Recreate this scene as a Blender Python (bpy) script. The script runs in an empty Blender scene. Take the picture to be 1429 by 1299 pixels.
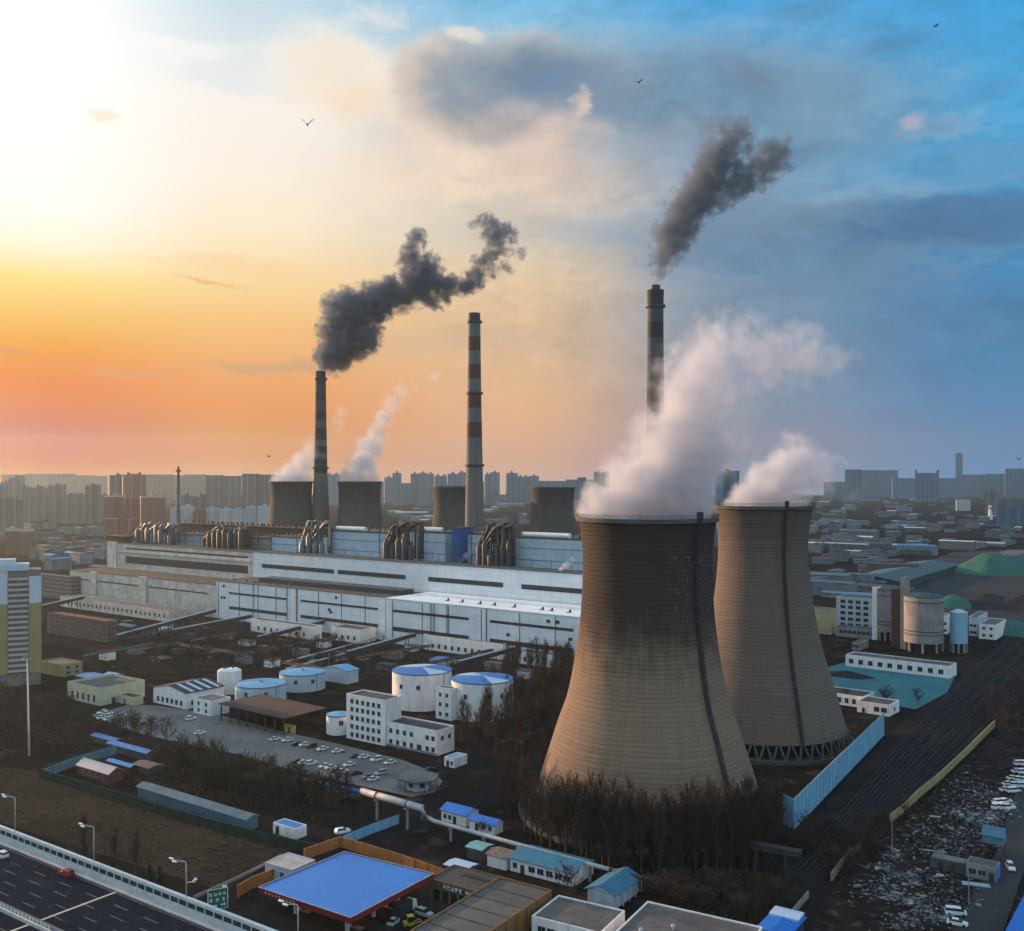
import bpy, bmesh, math, random
from mathutils import Vector, Matrix, noise as mnoise
R = math.radians
SC = bpy.context.scene
COL = SC.collection
random.seed(7)

# ------------------------------------------------------------------ camera
FPX, CX, VH, HC = 1400.0, 714.5, 668.0, 102.0
cd = bpy.data.cameras.new('camera')
cam = bpy.data.objects.new('camera', cd)
COL.objects.link(cam)
cd.sensor_width = 36.0
cd.lens = 36.0 * FPX / 1429.0
cd.clip_start, cd.clip_end = 1.0, 60000.0
cd.shift_y = (VH - 649.5) / 1429.0
cam.location = (0, 0, HC)
cam.rotation_euler = (R(90), 0, 0)
SC.camera = cam

# ------------------------------------------------------------------ render settings
SC.render.engine = 'CYCLES'
SC.view_settings.view_transform = 'Standard'
SC.view_settings.look = 'None'
SC.view_settings.exposure = 0.6
SC.view_settings.gamma = 1.0
cy = SC.cycles
cy.use_denoising = True
cy.use_adaptive_sampling = True
cy.adaptive_threshold = 0.02
cy.max_bounces = 8
cy.diffuse_bounces = 2
cy.glossy_bounces = 2
cy.transmission_bounces = 3
cy.transparent_max_bounces = 12
cy.volume_bounces = 5
cy.volume_max_steps = 160
cy.caustics_reflective = cy.caustics_refractive = False

# ------------------------------------------------------------------ sun
SUN_AZ, SUN_EL = R(-54.5), R(9)
sdir = Vector((math.sin(SUN_AZ) * math.cos(SUN_EL), math.cos(SUN_AZ) * math.cos(SUN_EL), math.sin(SUN_EL)))
sl = bpy.data.lights.new('sun', 'SUN')
sl.energy, sl.angle, sl.color = 5.0, R(1.5), (1.0, 0.60, 0.33)
sun = bpy.data.objects.new('sun', sl)
COL.objects.link(sun)
sun.rotation_euler = sdir.to_track_quat('Z', 'Y').to_euler()

# ------------------------------------------------------------------ world: dusk sky
def lin(c):
    return tuple((x / 255 / 12.92) if x / 255 <= 0.04045 else ((x / 255 + 0.055) / 1.055) ** 2.4 for x in c)
def azel(u, v):
    return math.degrees(math.atan2(u - CX, FPX)), math.degrees(math.atan2(VH - v, math.hypot(FPX, u - CX)))

W = bpy.data.worlds.new('World')
SC.world = W
W.use_nodes = True
wt = W.node_tree
wt.nodes.clear()
class NT:
    """small node-tree writer"""
    def __init__(s, t): s.t = t
    def n(s, typ, **kw):
        nd = s.t.nodes.new(typ)
        for k, v in kw.items():
            if k == 'ins':
                for a, b in v.items():
                    s.set(nd.inputs[a], b)
            else: setattr(nd, k, v)
        return nd
    def set(s, inp, b):
        if isinstance(b, bpy.types.NodeSocket): s.t.links.new(b, inp)
        elif isinstance(b, bpy.types.Node): s.t.links.new(b.outputs[0], inp)
        else: inp.default_value = b
    def m(s, op, a, b=None, c=None, clamp=False):
        nd = s.t.nodes.new('ShaderNodeMath'); nd.operation = op; nd.use_clamp = clamp
        for i, x in enumerate((a, b, c)):
            if x is not None: s.set(nd.inputs[i], x)
        return nd.outputs[0]
    def mix(s, f, a, b, blend='MIX'):
        nd = s.t.nodes.new('ShaderNodeMix'); nd.data_type = 'RGBA'; nd.blend_type = blend
        s.set(nd.inputs[0], f)
        for i, x in ((6, a), (7, b)):
            if isinstance(x, (tuple, list)): x = tuple(x)[:3] + (1.0,)
            s.set(nd.inputs[i], x)
        return nd.outputs[2]
    def ramp(s, f, stops, interp='LINEAR'):
        nd = s.t.nodes.new('ShaderNodeValToRGB'); cr = nd.color_ramp; cr.interpolation = interp
        while len(cr.elements) < len(stops): cr.elements.new(0.5)
        for e, (p, c) in zip(cr.elements, stops):
            e.position = p; e.color = (c, c, c, 1) if isinstance(c, (int, float)) else tuple(c)[:3] + (1.0,)
        s.set(nd.inputs[0], f)
        return nd.outputs[0]
    def noise(s, vec, scale, detail=3.0, rough=0.55, color=False, dist=0.0):
        nd = s.t.nodes.new('ShaderNodeTexNoise')
        if vec is not None: s.set(nd.inputs['Vector'], vec)
        nd.inputs['Scale'].default_value = scale; nd.inputs['Detail'].default_value = detail
        nd.inputs['Roughness'].default_value = rough; nd.inputs['Distortion'].default_value = dist
        return nd.outputs['Color' if color else 'Fac']
    def ss(s, x, a, b):
        nd = s.t.nodes.new('ShaderNodeMapRange'); nd.interpolation_type = 'SMOOTHSTEP'
        s.set(nd.inputs[0], x)
        for i, y in ((1, a), (2, b), (3, 0.0), (4, 1.0)): s.set(nd.inputs[i], y)
        return nd.outputs[0]

w = NT(wt)
tc = w.n('ShaderNodeTexCoord')
sep = w.n('ShaderNodeSeparateXYZ', ins={0: tc.outputs['Generated']})
DEG = 180 / math.pi
az = w.m('MULTIPLY', w.m('ARCTAN2', sep.outputs[0], sep.outputs[1]), DEG)
el = w.m('MULTIPLY', w.m('ARCSINE', sep.outputs[2]), DEG)
ELMAX = 60.0
fel = w.m('DIVIDE', el, ELMAX, clamp=True)
# column colours read off the dusk sky: elevation ramps at five azimuths (u = pixel column, v = pixel row, sRGB)
BOOST = 1.0
COLS = {
  50: [(668, (0.687, 0.220, 0.022)), (640, (0.529, 0.015, 0.000)), (600, (0.480, 0.000, 0.000)), (560, (0.722, 0.126, 0.000)), (520, (0.827, 0.198, 0.000)), (475, (0.871, 0.361, 0.022)), (430, (0.923, 0.557, 0.129)), (385, (0.991, 0.756, 0.256)), (340, (1.009, 0.939, 0.722)), (280, (1.027, 1.009, 0.956)), (0, (1.064, 1.064, 1.064))],
  350: [(668, (0.738, 0.385, 0.204)), (640, (0.703, 0.238, 0.056)), (600, (0.727, 0.218, 0.007)), (560, (0.836, 0.281, 0.048)), (505, (0.870, 0.402, 0.123)), (450, (0.940, 0.536, 0.188)), (400, (0.970, 0.671, 0.315)), (330, (0.984, 0.811, 0.566)), (250, (0.982, 0.883, 0.753)), (140, (0.952, 0.897, 0.837)), (50, (0.685, 0.772, 0.825)), (0, (0.581, 0.728, 0.824))],
  714: [(668, (0.682, 0.419, 0.315)), (640, (0.740, 0.374, 0.228)), (600, (0.816, 0.412, 0.213)), (555, (0.808, 0.466, 0.243)), (500, (0.776, 0.492, 0.283)), (440, (0.742, 0.517, 0.320)), (390, (0.802, 0.587, 0.380)), (330, (0.691, 0.606, 0.494)), (250, (0.748, 0.631, 0.519)), (140, (0.496, 0.588, 0.667)), (50, (0.277, 0.526, 0.699)), (0, (0.181, 0.475, 0.743))],
  1050: [(668, (0.253, 0.291, 0.424)), (620, (0.247, 0.253, 0.374)), (560, (0.210, 0.281, 0.402)), (500, (0.181, 0.271, 0.392)), (400, (0.189, 0.302, 0.432)), (300, (0.197, 0.324, 0.466)), (200, (0.216, 0.375, 0.538)), (100, (0.183, 0.410, 0.612)), (0, (0.074, 0.374, 0.725))],
  1400: [(668, (0.120, 0.276, 0.531)), (620, (0.110, 0.243, 0.456)), (560, (0.090, 0.240, 0.460)), (500, (0.073, 0.233, 0.442)), (400, (0.072, 0.257, 0.499)), (300, (0.065, 0.270, 0.515)), (200, (0.076, 0.371, 0.672)), (100, (0.073, 0.380, 0.697)), (0, (0.053, 0.345, 0.684))],
}
TOP = (110, 158, 205)
def colramp(u, rows):
    st = [(max(0.0, azel(u, v)[1]) / ELMAX, c) for v, c in rows]
    st.sort(key=lambda s_: s_[0])
    st.append((1.0, lin(TOP)))
    return w.ramp(fel, st)
keys = sorted(COLS)
cur = colramp(keys[0], COLS[keys[0]])
for k0, k1 in zip(keys, keys[1:]):
    a0, a1 = azel(k0, 600)[0], azel(k1, 600)[0]
    cur = w.mix(w.ss(az, a0, a1), cur, colramp(k1, COLS[k1]))
# clouds: soft patches in direction space, their outlines broken by noise; each has a rim tone and a core tone
cv = w.n('ShaderNodeCombineXYZ', ins={0: w.m('MULTIPLY', az, 0.045), 1: w.m('MULTIPLY', el, 0.085)})
nc = w.n('ShaderNodeSeparateXYZ', ins={0: w.noise(cv, 3.6, 6.0, 0.62, color=True)})
nf = w.noise(cv, 10.0, 8.0, 0.66)
nm = w.noise(cv, 4.5, 4.0, 0.6)
azd = w.m('ADD', az, w.m('MULTIPLY', w.m('SUBTRACT', nc.outputs[0], 0.5), 5.0))
eld = w.m('ADD', el, w.m('MULTIPLY', w.m('SUBTRACT', nc.outputs[1], 0.5), 3.2))
nfc = w.m('ADD', w.m('SUBTRACT', nf, 0.5), w.m('MULTIPLY', w.m('SUBTRACT', nm, 0.5), 0.9))
def patch(base, u, v, ru, rv, col, strength, edge=0.6, rag=0.5, rim=None):
    a0, e0 = azel(u, v)
    da = w.m('MULTIPLY', w.m('SUBTRACT', azd, a0), 24.4 / ru)
    de = w.m('MULTIPLY', w.m('SUBTRACT', eld, e0), 24.4 / rv)
    q = w.m('ADD', w.m('MULTIPLY', da, da), w.m('MULTIPLY', de, de))
    q = w.m('SUBTRACT', 1.0, w.m('SQRT', q))
    q = w.m('ADD', q, w.m('MULTIPLY', nfc, rag * 1.6))
    k = w.m('MULTIPLY', w.ss(q, 0.0, edge), strength)
    c = lin(col)
    if rim: c = w.mix(w.ss(q, edge * 0.15, edge * 1.1), lin(rim), lin(col))
    return w.mix(k, base, c)
CLOUDS = [
  # long veils and banks
  (720, 478, 340, 34, (198, 174, 152), .40, .9, .5), (900, 318, 330, 56, (148, 162, 178), .55, 1.0, .5),
  (1030, 455, 260, 80, (124, 148, 172), .30, 1.0, .6), (800, 262, 200, 46, (214, 194, 180), .45, 1.0, .5),
  (1160, 335, 350, 66, (94, 128, 158), .72, .6, .8, (118, 146, 172)), (1345, 305, 190, 44, (70, 112, 152), .65, .5, .9), (1080, 300, 170, 34, (110, 140, 166), .6, .6, .9),
  (1330, 440, 210, 54, (86, 122, 158), .45, .7, 1.0), (1180, 395, 200, 26, (98, 130, 160), .5, .6, .9), (1230, 262, 200, 16, (140, 172, 196), .4, .9, .7),
  # big bank right of centre, then the cumulus with its lit left edge
  (960, 140, 310, 104, (110, 140, 166), .82, .6, .5, (142, 170, 192)), (1040, 215, 260, 50, (112, 146, 176), .5, 1.0, .6), (880, 210, 170, 70, (164, 172, 182), .55, 1.0, .5),
  (640, 180, 220, 120, (240, 212, 186), .62, 1.0, .45), (560, 250, 200, 50, (250, 226, 200), .45, 1.0, .6), (760, 215, 130, 66, (220, 194, 178), .6, .9, .5),
  (462, 112, 120, 88, (252, 234, 212), .8, .7, .35, (255, 248, 238)), (500, 150, 70, 40, (242, 214, 186), .5, .9, .4),
  (600, 120, 92, 78, (206, 190, 180), .8, .6, .22, (250, 230, 208)), (690, 128, 160, 92, (128, 148, 166), .85, .55, .2, (226, 206, 188)), (752, 106, 172, 68, (106, 134, 158), .8, .8, .25, (176, 178, 182)), (800, 128, 110, 60, (108, 134, 164), .7, .9, .5),
  (690, 170, 140, 34, (196, 178, 170), .6, 1.0, .5), (812, 156, 20, 30, (234, 212, 198), .7, .9, .4), (792, 186, 76, 30, (226, 200, 184), .55, 1.0, .5),
  (655, 46, 60, 14, (240, 228, 218), .55, .9, .8), (530, 18, 50, 18, (238, 232, 228), .6, .8, .8),
  (1060, 100, 80, 30, (112, 130, 156), .55, .9, .7), (1310, 176, 96, 26, (118, 158, 192), .8, .9, .7, (160, 184, 208)), (1276, 166, 34, 16, (218, 196, 204), .8, .9, .5),
  (390, 512, 150, 17, (200, 158, 122), .72, .9, .6), (160, 516, 130, 10, (220, 152, 98), .6, .9, .6), (285, 393, 60, 7, (232, 168, 104), .65, .9, .5),
  (130, 158, 34, 8, (250, 222, 170), .5, .9, .6), (20, 492, 34, 11, (200, 146, 106), .55, .9, .6),
  (240, 70, 150, 18, (254, 253, 252), .55, .9, 1.0), (330, 118, 120, 24, (222, 230, 236), .4, .9, 1.0), (360, 300, 160, 30, (255, 240, 214), .4, 1.0, .8), (330, 370, 220, 16, (250, 206, 146), .4, 1.0, .8),
  (1240, 66, 80, 26, (84, 130, 168), .6, .9, 1.1), (1130, 10, 80, 20, (88, 138, 176), .6, .9, 1.0), (1390, 130, 40, 14, (80, 136, 180), .5, .9, 1.0), (1190, 120, 60, 30, (100, 142, 172), .45, .9, .9), (1190, 165, 200, 90, (114, 152, 180), .6, .8, .9), (1380, 220, 120, 40, (104, 150, 184), .5, .8, .9), (1120, 215, 60, 24, (92, 128, 158), .5, .8, .9),
]
for c in CLOUDS:
    cur = patch(cur, *c)
# thin layered veil over the clouded right half
veil = w.m('MULTIPLY_ADD', w.m('MULTIPLY', nfc, w.m('MULTIPLY', w.ss(az, -14.0, 6.0), w.ss(el, 1.0, 8.0))), 0.62, 1.0)
vs_ = w.n('ShaderNodeVectorMath', operation='SCALE', ins={0: cur}); w.set(vs_.inputs['Scale'], veil)
cur = vs_.outputs[0]
# behind and far to the sides the picture gives way to a Nishita sky plus an added fill glow that brightens the walls
sky = w.n('ShaderNodeTexSky', sky_type='NISHITA')
sky.sun_disc = False
sky.sun_elevation = SUN_EL
sky.sun_rotation = SUN_AZ
sky.air_density, sky.dust_density, sky.ozone_density = 1.2, 1.5, 1.5
nish = w.n('ShaderNodeVectorMath', operation='SCALE', ins={0: sky.outputs[0]})
nish.inputs['Scale'].default_value = 0.08
BACK_FILL = (0.54, 0.70, 0.86)
back = w.n('ShaderNodeVectorMath', operation='ADD', ins={0: nish.outputs[0]})
back.inputs[1].default_value = BACK_FILL
fb = w.ss(w.m('ABSOLUTE', az), 48.0, 110.0)
fz = w.ss(el, 32.0, 62.0)
f = w.m('MAXIMUM', fb, fz)
cur = w.mix(f, cur, back.outputs[0])
bg = w.n('ShaderNodeBackground', ins={0: cur, 1: 2 ** -0.6})
wo = w.n('ShaderNodeOutputWorld', ins={0: bg.outputs[0]})

# ------------------------------------------------------------------ helpers: picture pixel -> place on the ground
TH = -36.0
def G(u, v, h=0.0):
    Y = FPX * (HC - h) / (v - VH)
    return Vector(((u - CX) / FPX * Y, Y, h))
def at(u, Y, v=None):
    return Vector(((u - CX) / FPX * Y, Y, 0 if v is None else HC - (v - VH) * Y / FPX))
def axes(ang):
    a = R(ang)
    return Vector((math.cos(a), math.sin(a), 0)), Vector((-math.sin(a), math.cos(a), 0))
def along(N, d, u):
    """distance along direction d from ground point N to where picture column u is met"""
    k = (u - CX) / FPX
    return (k * N.y - N.x) / (d.x - k * d.y)

# ------------------------------------------------------------------ materials
MATS = {}
def newmat(name):
    m = bpy.data.materials.new(name); m.use_nodes = True
    t = m.node_tree; t.nodes.clear()
    g = NT(t)
    o = g.n('ShaderNodeOutputMaterial')
    b = g.n('ShaderNodeBsdfPrincipled')
    t.links.new(b.outputs[0], o.inputs[0])
    return m, g, b, o
def pm(name, c1, c2=None, scale=0.5, rough=0.85, metal=0.0, streak=0.0, spec=0.3, rnd=0.0, bump=0.0, c3=None, fine=6.0, seam=None, rib=0.0):
    """procedural surface: two or three tones broken by noise, optional vertical dirt streaks, per-object variation"""
    if name in MATS: return MATS[name]
    m, g, b, o = newmat(name)
    tc = g.n('ShaderNodeTexCoord')
    c2 = c2 or tuple(x * 0.75 for x in c1)
    n1 = g.noise(tc.outputs['Object'], scale, 5.0, 0.62)
    col = g.mix(g.ss(n1, 0.34, 0.66), c1, c2)
    if c3:
        n3 = g.noise(tc.outputs['Object'], scale * fine, 4.0, 0.6)
        col = g.mix(g.ss(n3, 0.52, 0.72), col, c3)
    if streak:
        mp = g.n('ShaderNodeMapping', ins={0: tc.outputs['Object']})
        mp.inputs['Scale'].default_value = (0.9, 0.9, 0.06)
        n2 = g.noise(mp.outputs[0], 1.3, 5.0, 0.7)
        col = g.mix(g.m('MULTIPLY', g.ss(n2, 0.45, 0.75), streak), col, tuple(x * 0.35 for x in c1))
    if seam or rib:
        sp = g.n('ShaderNodeSeparateXYZ', ins={0: tc.outputs['Object']})
        def lines(c, per, wd): return g.m('LESS_THAN', g.m('ABSOLUTE', g.m('SUBTRACT', g.m('FRACT', g.m('ADD', g.m('DIVIDE', c, per), 300.5)), 0.5)), wd / per)
        if seam:
            # cladding sheets: every sheet a little different, dark joints between
            cell = g.n('ShaderNodeCombineXYZ', ins={0: g.m('FLOOR', g.m('ADD', g.m('DIVIDE', sp.outputs[0], seam[0]), .5)), 1: g.m('FLOOR', g.m('DIVIDE', sp.outputs[2], seam[1]))})
            wn = g.n('ShaderNodeTexWhiteNoise', noise_dimensions='2D', ins={0: cell.outputs[0]}).outputs[0]
            col = g.mix(g.m('MULTIPLY', wn, 0.35), col, tuple(x * 0.8 for x in c2))
            k = g.m('MAXIMUM', lines(sp.outputs[0], seam[0], .12), lines(sp.outputs[2], seam[1], .10))
            col = g.mix(g.m('MULTIPLY', k, 0.45), col, tuple(x * 0.45 for x in c1))
        if rib:
            col = g.mix(g.m('MULTIPLY', lines(sp.outputs[0], rib, rib * .16), 0.45), col, tuple(x * 0.5 for x in c1))
    if rnd:
        oi = g.n('ShaderNodeObjectInfo')
        hs = g.n('ShaderNodeHueSaturation', ins={'Color': col})
        g.set(hs.inputs['Value'], g.m('ADD', 1 - rnd, g.m('MULTIPLY', oi.outputs['Random'], 2 * rnd)))
        col = hs.outputs[0]
    g.set(b.inputs['Base Color'], col)
    b.inputs['Roughness'].default_value = rough
    b.inputs['Metallic'].default_value = metal
    b.inputs['Specular IOR Level'].default_value = spec
    if bump:
        bp = g.n('ShaderNodeBump', ins={'Height': g.noise(tc.outputs['Object'], scale * 8, 4.0)})
        bp.inputs['Strength'].default_value = bump
        g.t.links.new(bp.outputs[0], b.inputs['Normal'])
    MATS[name] = m
    return m
def facade(name, wall, win, px, pz, roof=(0.05, 0.05, 0.055), fw=0.55, fh=0.5, top=None, ztop=0.0, rnd=0.0, bands=0.0):
    """far building skin: walls with a grid of window openings, a flat roof, an optional paler crown from height ztop"""
    if name in MATS: return MATS[name]
    m, g, b, o = newmat(name)
    tc = g.n('ShaderNodeTexCoord')
    s = g.n('ShaderNodeSeparateXYZ', ins={0: tc.outputs['Object']})
    nn = g.n('ShaderNodeSeparateXYZ', ins={0: tc.outputs['Normal']})
    hx = g.m('ADD', g.m('MULTIPLY', s.outputs[0], g.m('ABSOLUTE', nn.outputs[1])), g.m('MULTIPLY', s.outputs[1], g.m('ABSOLUTE', nn.outputs[0])))
    fx = g.m('FRACT', g.m('ADD', g.m('DIVIDE', hx, px), 200.5))
    fzz = g.m('FRACT', g.m('DIVIDE', s.outputs[2], pz))
    wx = g.m('LESS_THAN', g.m('ABSOLUTE', g.m('SUBTRACT', fx, 0.5)), fw / 2)
    wz = g.m('LESS_THAN', g.m('ABSOLUTE', g.m('SUBTRACT', fzz, 0.5)), fh / 2)
    n = g.noise(tc.outputs['Object'], 0.15, 4.0)
    wc = g.mix(n, wall, tuple(x * 0.7 for x in wall))
    if bands:
        wb = g.m('GREATER_THAN', g.m('FRACT', g.m('ADD', g.m('DIVIDE', hx, px * 5), 200.2)), 1 - bands)
        wc = g.mix(wb, wc, tuple(min(.7, x * 1.35 + .015) for x in wall))
    if top: wc = g.mix(g.m('GREATER_THAN', s.outputs[2], ztop), wc, top)
    col = g.mix(g.m('MULTIPLY', wx, wz), wc, win)
    col = g.mix(g.m('GREATER_THAN', nn.outputs[2], 0.5), col, roof)
    if rnd:
        oi = g.n('ShaderNodeObjectInfo')
        hs = g.n('ShaderNodeHueSaturation', ins={'Color': col})
        g.set(hs.inputs['Value'], g.m('ADD', 1 - rnd, g.m('MULTIPLY', oi.outputs['Random'], 2 * rnd)))
        col = hs.outputs[0]
    g.set(b.inputs['Base Color'], col)
    b.inputs['Roughness'].default_value = 0.8
    MATS[name] = m
    return m

# ------------------------------------------------------------------ mesh writer and scene tree
class MB:
    def __init__(s): s.v, s.f, s.mi, s.cur = [], [], [], 0
    def add(s, vs, fs):
        b = len(s.v); s.v += [tuple(p) for p in vs]
        for f in fs: s.f.append(tuple(b + i for i in f)); s.mi.append(s.cur)
        return s
    def box(s, x0, x1, y0, y1, z0, z1):
        return s.add([(x0, y0, z0), (x1, y0, z0), (x1, y1, z0), (x0, y1, z0), (x0, y0, z1), (x1, y0, z1), (x1, y1, z1), (x0, y1, z1)],
                     [(3, 2, 1, 0), (4, 5, 6, 7), (0, 1, 5, 4), (1, 2, 6, 5), (2, 3, 7, 6), (3, 0, 4, 7)])
    def cbox(s, cx, cy_, z0, sx, sy, sz): return s.box(cx - sx / 2, cx + sx / 2, cy_ - sy / 2, cy_ + sy / 2, z0, z0 + sz)
    def prism(s, pts, z0, z1):
        n = len(pts)
        vs = [(p[0], p[1], z0) for p in pts] + [(p[0], p[1], z1) for p in pts]
        return s.add(vs, [tuple(range(n - 1, -1, -1)), tuple(range(n, 2 * n))] + [(i, (i + 1) % n, n + (i + 1) % n, n + i) for i in range(n)])
    def poly(s, pts): return s.add(pts, [tuple(range(len(pts)))])
    def lathe(s, prof, n=48, cx=0, cy_=0, cap0=False, cap1=False, rad=None):
        vs, fs = [], []
        for j, (r, z) in enumerate(prof):
            for i in range(n):
                a = 2 * math.pi * i / n
                rr = r * (rad(a, z) if rad else 1)
                vs.append((cx + rr * math.cos(a), cy_ + rr * math.sin(a), z))
        for j in range(len(prof) - 1):
            for i in range(n):
                k = (i + 1) % n
                fs.append((j * n + i, j * n + k, (j + 1) * n + k, (j + 1) * n + i))
        if cap0: fs.append(tuple(range(n - 1, -1, -1)))
        if cap1: fs.append(tuple((len(prof) - 1) * n + i for i in range(n)))
        return s.add(vs, fs)
    def tube(s, pts, r, n=6, r1=None):
        pts = [Vector(p) for p in pts]
        vs, fs = [], []
        for j, p in enumerate(pts):
            d = (pts[min(j + 1, len(pts) - 1)] - pts[max(j - 1, 0)]).normalized()
            a = d.cross(Vector((0, 0, 1)))
            if a.length < 1e-3: a = Vector((1, 0, 0))
            a.normalize(); b = d.cross(a)
            rr = r if r1 is None else r + (r1 - r) * j / (len(pts) - 1)
            for i in range(n):
                t = 2 * math.pi * i / n
                vs.append(p + a * (rr * math.cos(t)) + b * (rr * math.sin(t)))
        for j in range(len(pts) - 1):
            for i in range(n):
                k = (i + 1) % n
                fs.append((j * n + i, (j + 1) * n + i, (j + 1) * n + k, j * n + k))
        fs.append(tuple(range(n))); fs.append(tuple((len(pts) - 1) * n + i for i in range(n - 1, -1, -1)))
        return s.add(vs, fs)
    def gable(s, x0, x1, y0, y1, z0, ze, zr, axis='x', over=0.0):
        """solid house shape with a ridge along the given axis"""
        if axis == 'x':
            ym = (y0 + y1) / 2
            return s.add([(x0, y0, z0), (x1, y0, z0), (x1, y1, z0), (x0, y1, z0), (x0, y0, ze), (x1, y0, ze), (x1, y1, ze), (x0, y1, ze), (x0, ym, zr), (x1, ym, zr)],
                         [(3, 2, 1, 0), (0, 1, 5, 4), (2, 3, 7, 6), (1, 2, 6, 9, 5), (3, 0, 4, 8, 7), (4, 5, 9, 8), (6, 7, 8, 9)])
        xm = (x0 + x1) / 2
        return s.add([(x0, y0, z0), (x1, y0, z0), (x1, y1, z0), (x0, y1, z0), (x0, y0, ze), (x1, y0, ze), (x1, y1, ze), (x0, y1, ze), (xm, y0, zr), (xm, y1, zr)],
                     [(3, 2, 1, 0), (0, 1, 5, 8, 4), (2, 3, 7, 9, 6), (1, 2, 6, 5), (3, 0, 4, 7), (5, 6, 9, 8), (7, 4, 8, 9)])
    def roof2(s, x0, x1, y0, y1, ze, zr, t=0.15, axis='x', over=0.4):
        """two sloping roof slabs with thickness"""
        if axis == 'x':
            ym = (y0 + y1) / 2; x0 -= over; x1 += over; k = (zr - ze) / (ym - y0)
            for ya in (y0 - over, y1 + over):
                za = ze - k * over
                q = [(x0, ya, za), (x1, ya, za), (x1, ym, zr), (x0, ym, zr)]
                s.slab(q, t)
        else:
            xm = (x0 + x1) / 2; y0 -= over; y1 += over; k = (zr - ze) / (xm - x0)
            for xa in (x0 - over, x1 + over):
                za = ze - k * over
                s.slab([(xa, y0, za), (xa, y1, za), (xm, y1, zr), (xm, y0, zr)], t)
        return s
    def slab(s, q, t):
        a = [(x, y, z + 0.02) for x, y, z in q]; b = [(x, y, z + t + 0.02) for x, y, z in q]
        return s.add(a + b, [(3, 2, 1, 0), (4, 5, 6, 7), (0, 1, 5, 4), (1, 2, 6, 5), (2, 3, 7, 6), (3, 0, 4, 7)])
    def mesh(s, name, mats, smooth=False):
        me = bpy.data.meshes.new(name)
        me.from_pydata(s.v, [], s.f)
        mats = mats if isinstance(mats, (list, tuple)) else [mats]
        for m in mats: me.materials.append(m)
        if len(mats) > 1: me.polygons.foreach_set('material_index', s.mi)
        bm = bmesh.new(); bm.from_mesh(me)
        bmesh.ops.recalc_face_normals(bm, faces=bm.faces)
        bm.to_mesh(me); bm.free()
        if smooth: me.polygons.foreach_set('use_smooth', [True] * len(me.polygons))
        me.update()
        return me
    def build(s, name, mats, parent=None, loc=(0, 0, 0), rz=0.0, smooth=False):
        return put(name, s.mesh(name, mats, smooth), parent, loc, rz)
def put(name, me, parent=None, loc=(0, 0, 0), rz=0.0):
    o = bpy.data.objects.new(name, me); COL.objects.link(o)
    o.location = loc; o.rotation_euler = (0, 0, R(rz))
    if parent: o.parent = parent
    return o
def tag(o, label=None, cat=None, group=None, kind=None):
    if label: o['label'] = label
    if cat: o['category'] = cat
    if group: o['group'] = group
    if kind: o['kind'] = kind
    return o
def thing(name, label, cat, loc=(0, 0, 0), rz=0.0, group=None):
    o = bpy.data.objects.new(name, None); COL.objects.link(o)
    o.location = loc; o.rotation_euler = (0, 0, R(rz)); o.empty_display_size = 0.5
    return tag(o, label, cat, group)
KIDS = {}
def dup(root, loc, rz, label=None, group=None, scale=None):
    r = root.copy(); COL.objects.link(r); r.location = loc; r.rotation_euler = (0, 0, R(rz))
    if scale: r.scale = scale
    if label: r['label'] = label
    if group: r['group'] = group
    for ch in KIDS.setdefault(root.name, list(root.children)):
        c = ch.copy(); COL.objects.link(c); c.parent = r
        for g in KIDS.setdefault(ch.name, list(ch.children)):
            d = g.copy(); COL.objects.link(d); d.parent = c
    return r

# ------------------------------------------------------------------ shared materials
M_CONC = pm('concrete', (0.26, 0.25, 0.24), (0.19, 0.18, 0.17), 0.2, streak=0.3)
M_DARKCONC = pm('dark_concrete', (0.09, 0.088, 0.085), (0.06, 0.058, 0.056), 0.3)
M_STEEL = pm('dark_steel', (0.05, 0.052, 0.055), (0.03, 0.03, 0.032), 0.6, rough=0.6)
M_GREYSTEEL = pm('grey_steel', (0.14, 0.155, 0.17), (0.085, 0.093, 0.10), 0.5, rough=0.5, metal=0.3)
M_BLACK = pm('black_opening', (0.012, 0.012, 0.013), rough=0.9)

# ------------------------------------------------------------------ ground
M_GROUND = pm('ground_soil', (0.024, 0.0205, 0.019), (0.0125, 0.011, 0.011), 0.012, c3=(0.050, 0.042, 0.037), fine=9.0, spec=0.0)
gm = MB()
GR = [0, 300, 700, 1500, 3000, 4500, 6200]
n_ = 48
gv = [(0, 300, 0)]; gf = []
for r_ in GR[1:]:
    for i in range(n_): gv.append((r_ * math.cos(2 * math.pi * i / n_), 300 + r_ * math.sin(2 * math.pi * i / n_), 0))
for i in range(n_): gf.append((0, 1 + i, 1 + (i + 1) % n_))
for j in range(len(GR) - 2):
    for i in range(n_):
        k = (i + 1) % n_
        gf.append((1 + j * n_ + i, 1 + (j + 1) * n_ + i, 1 + (j + 1) * n_ + k, 1 + j * n_ + k))
gm.add(gv, gf)
tag(gm.build('ground', M_GROUND), kind='structure')

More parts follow.
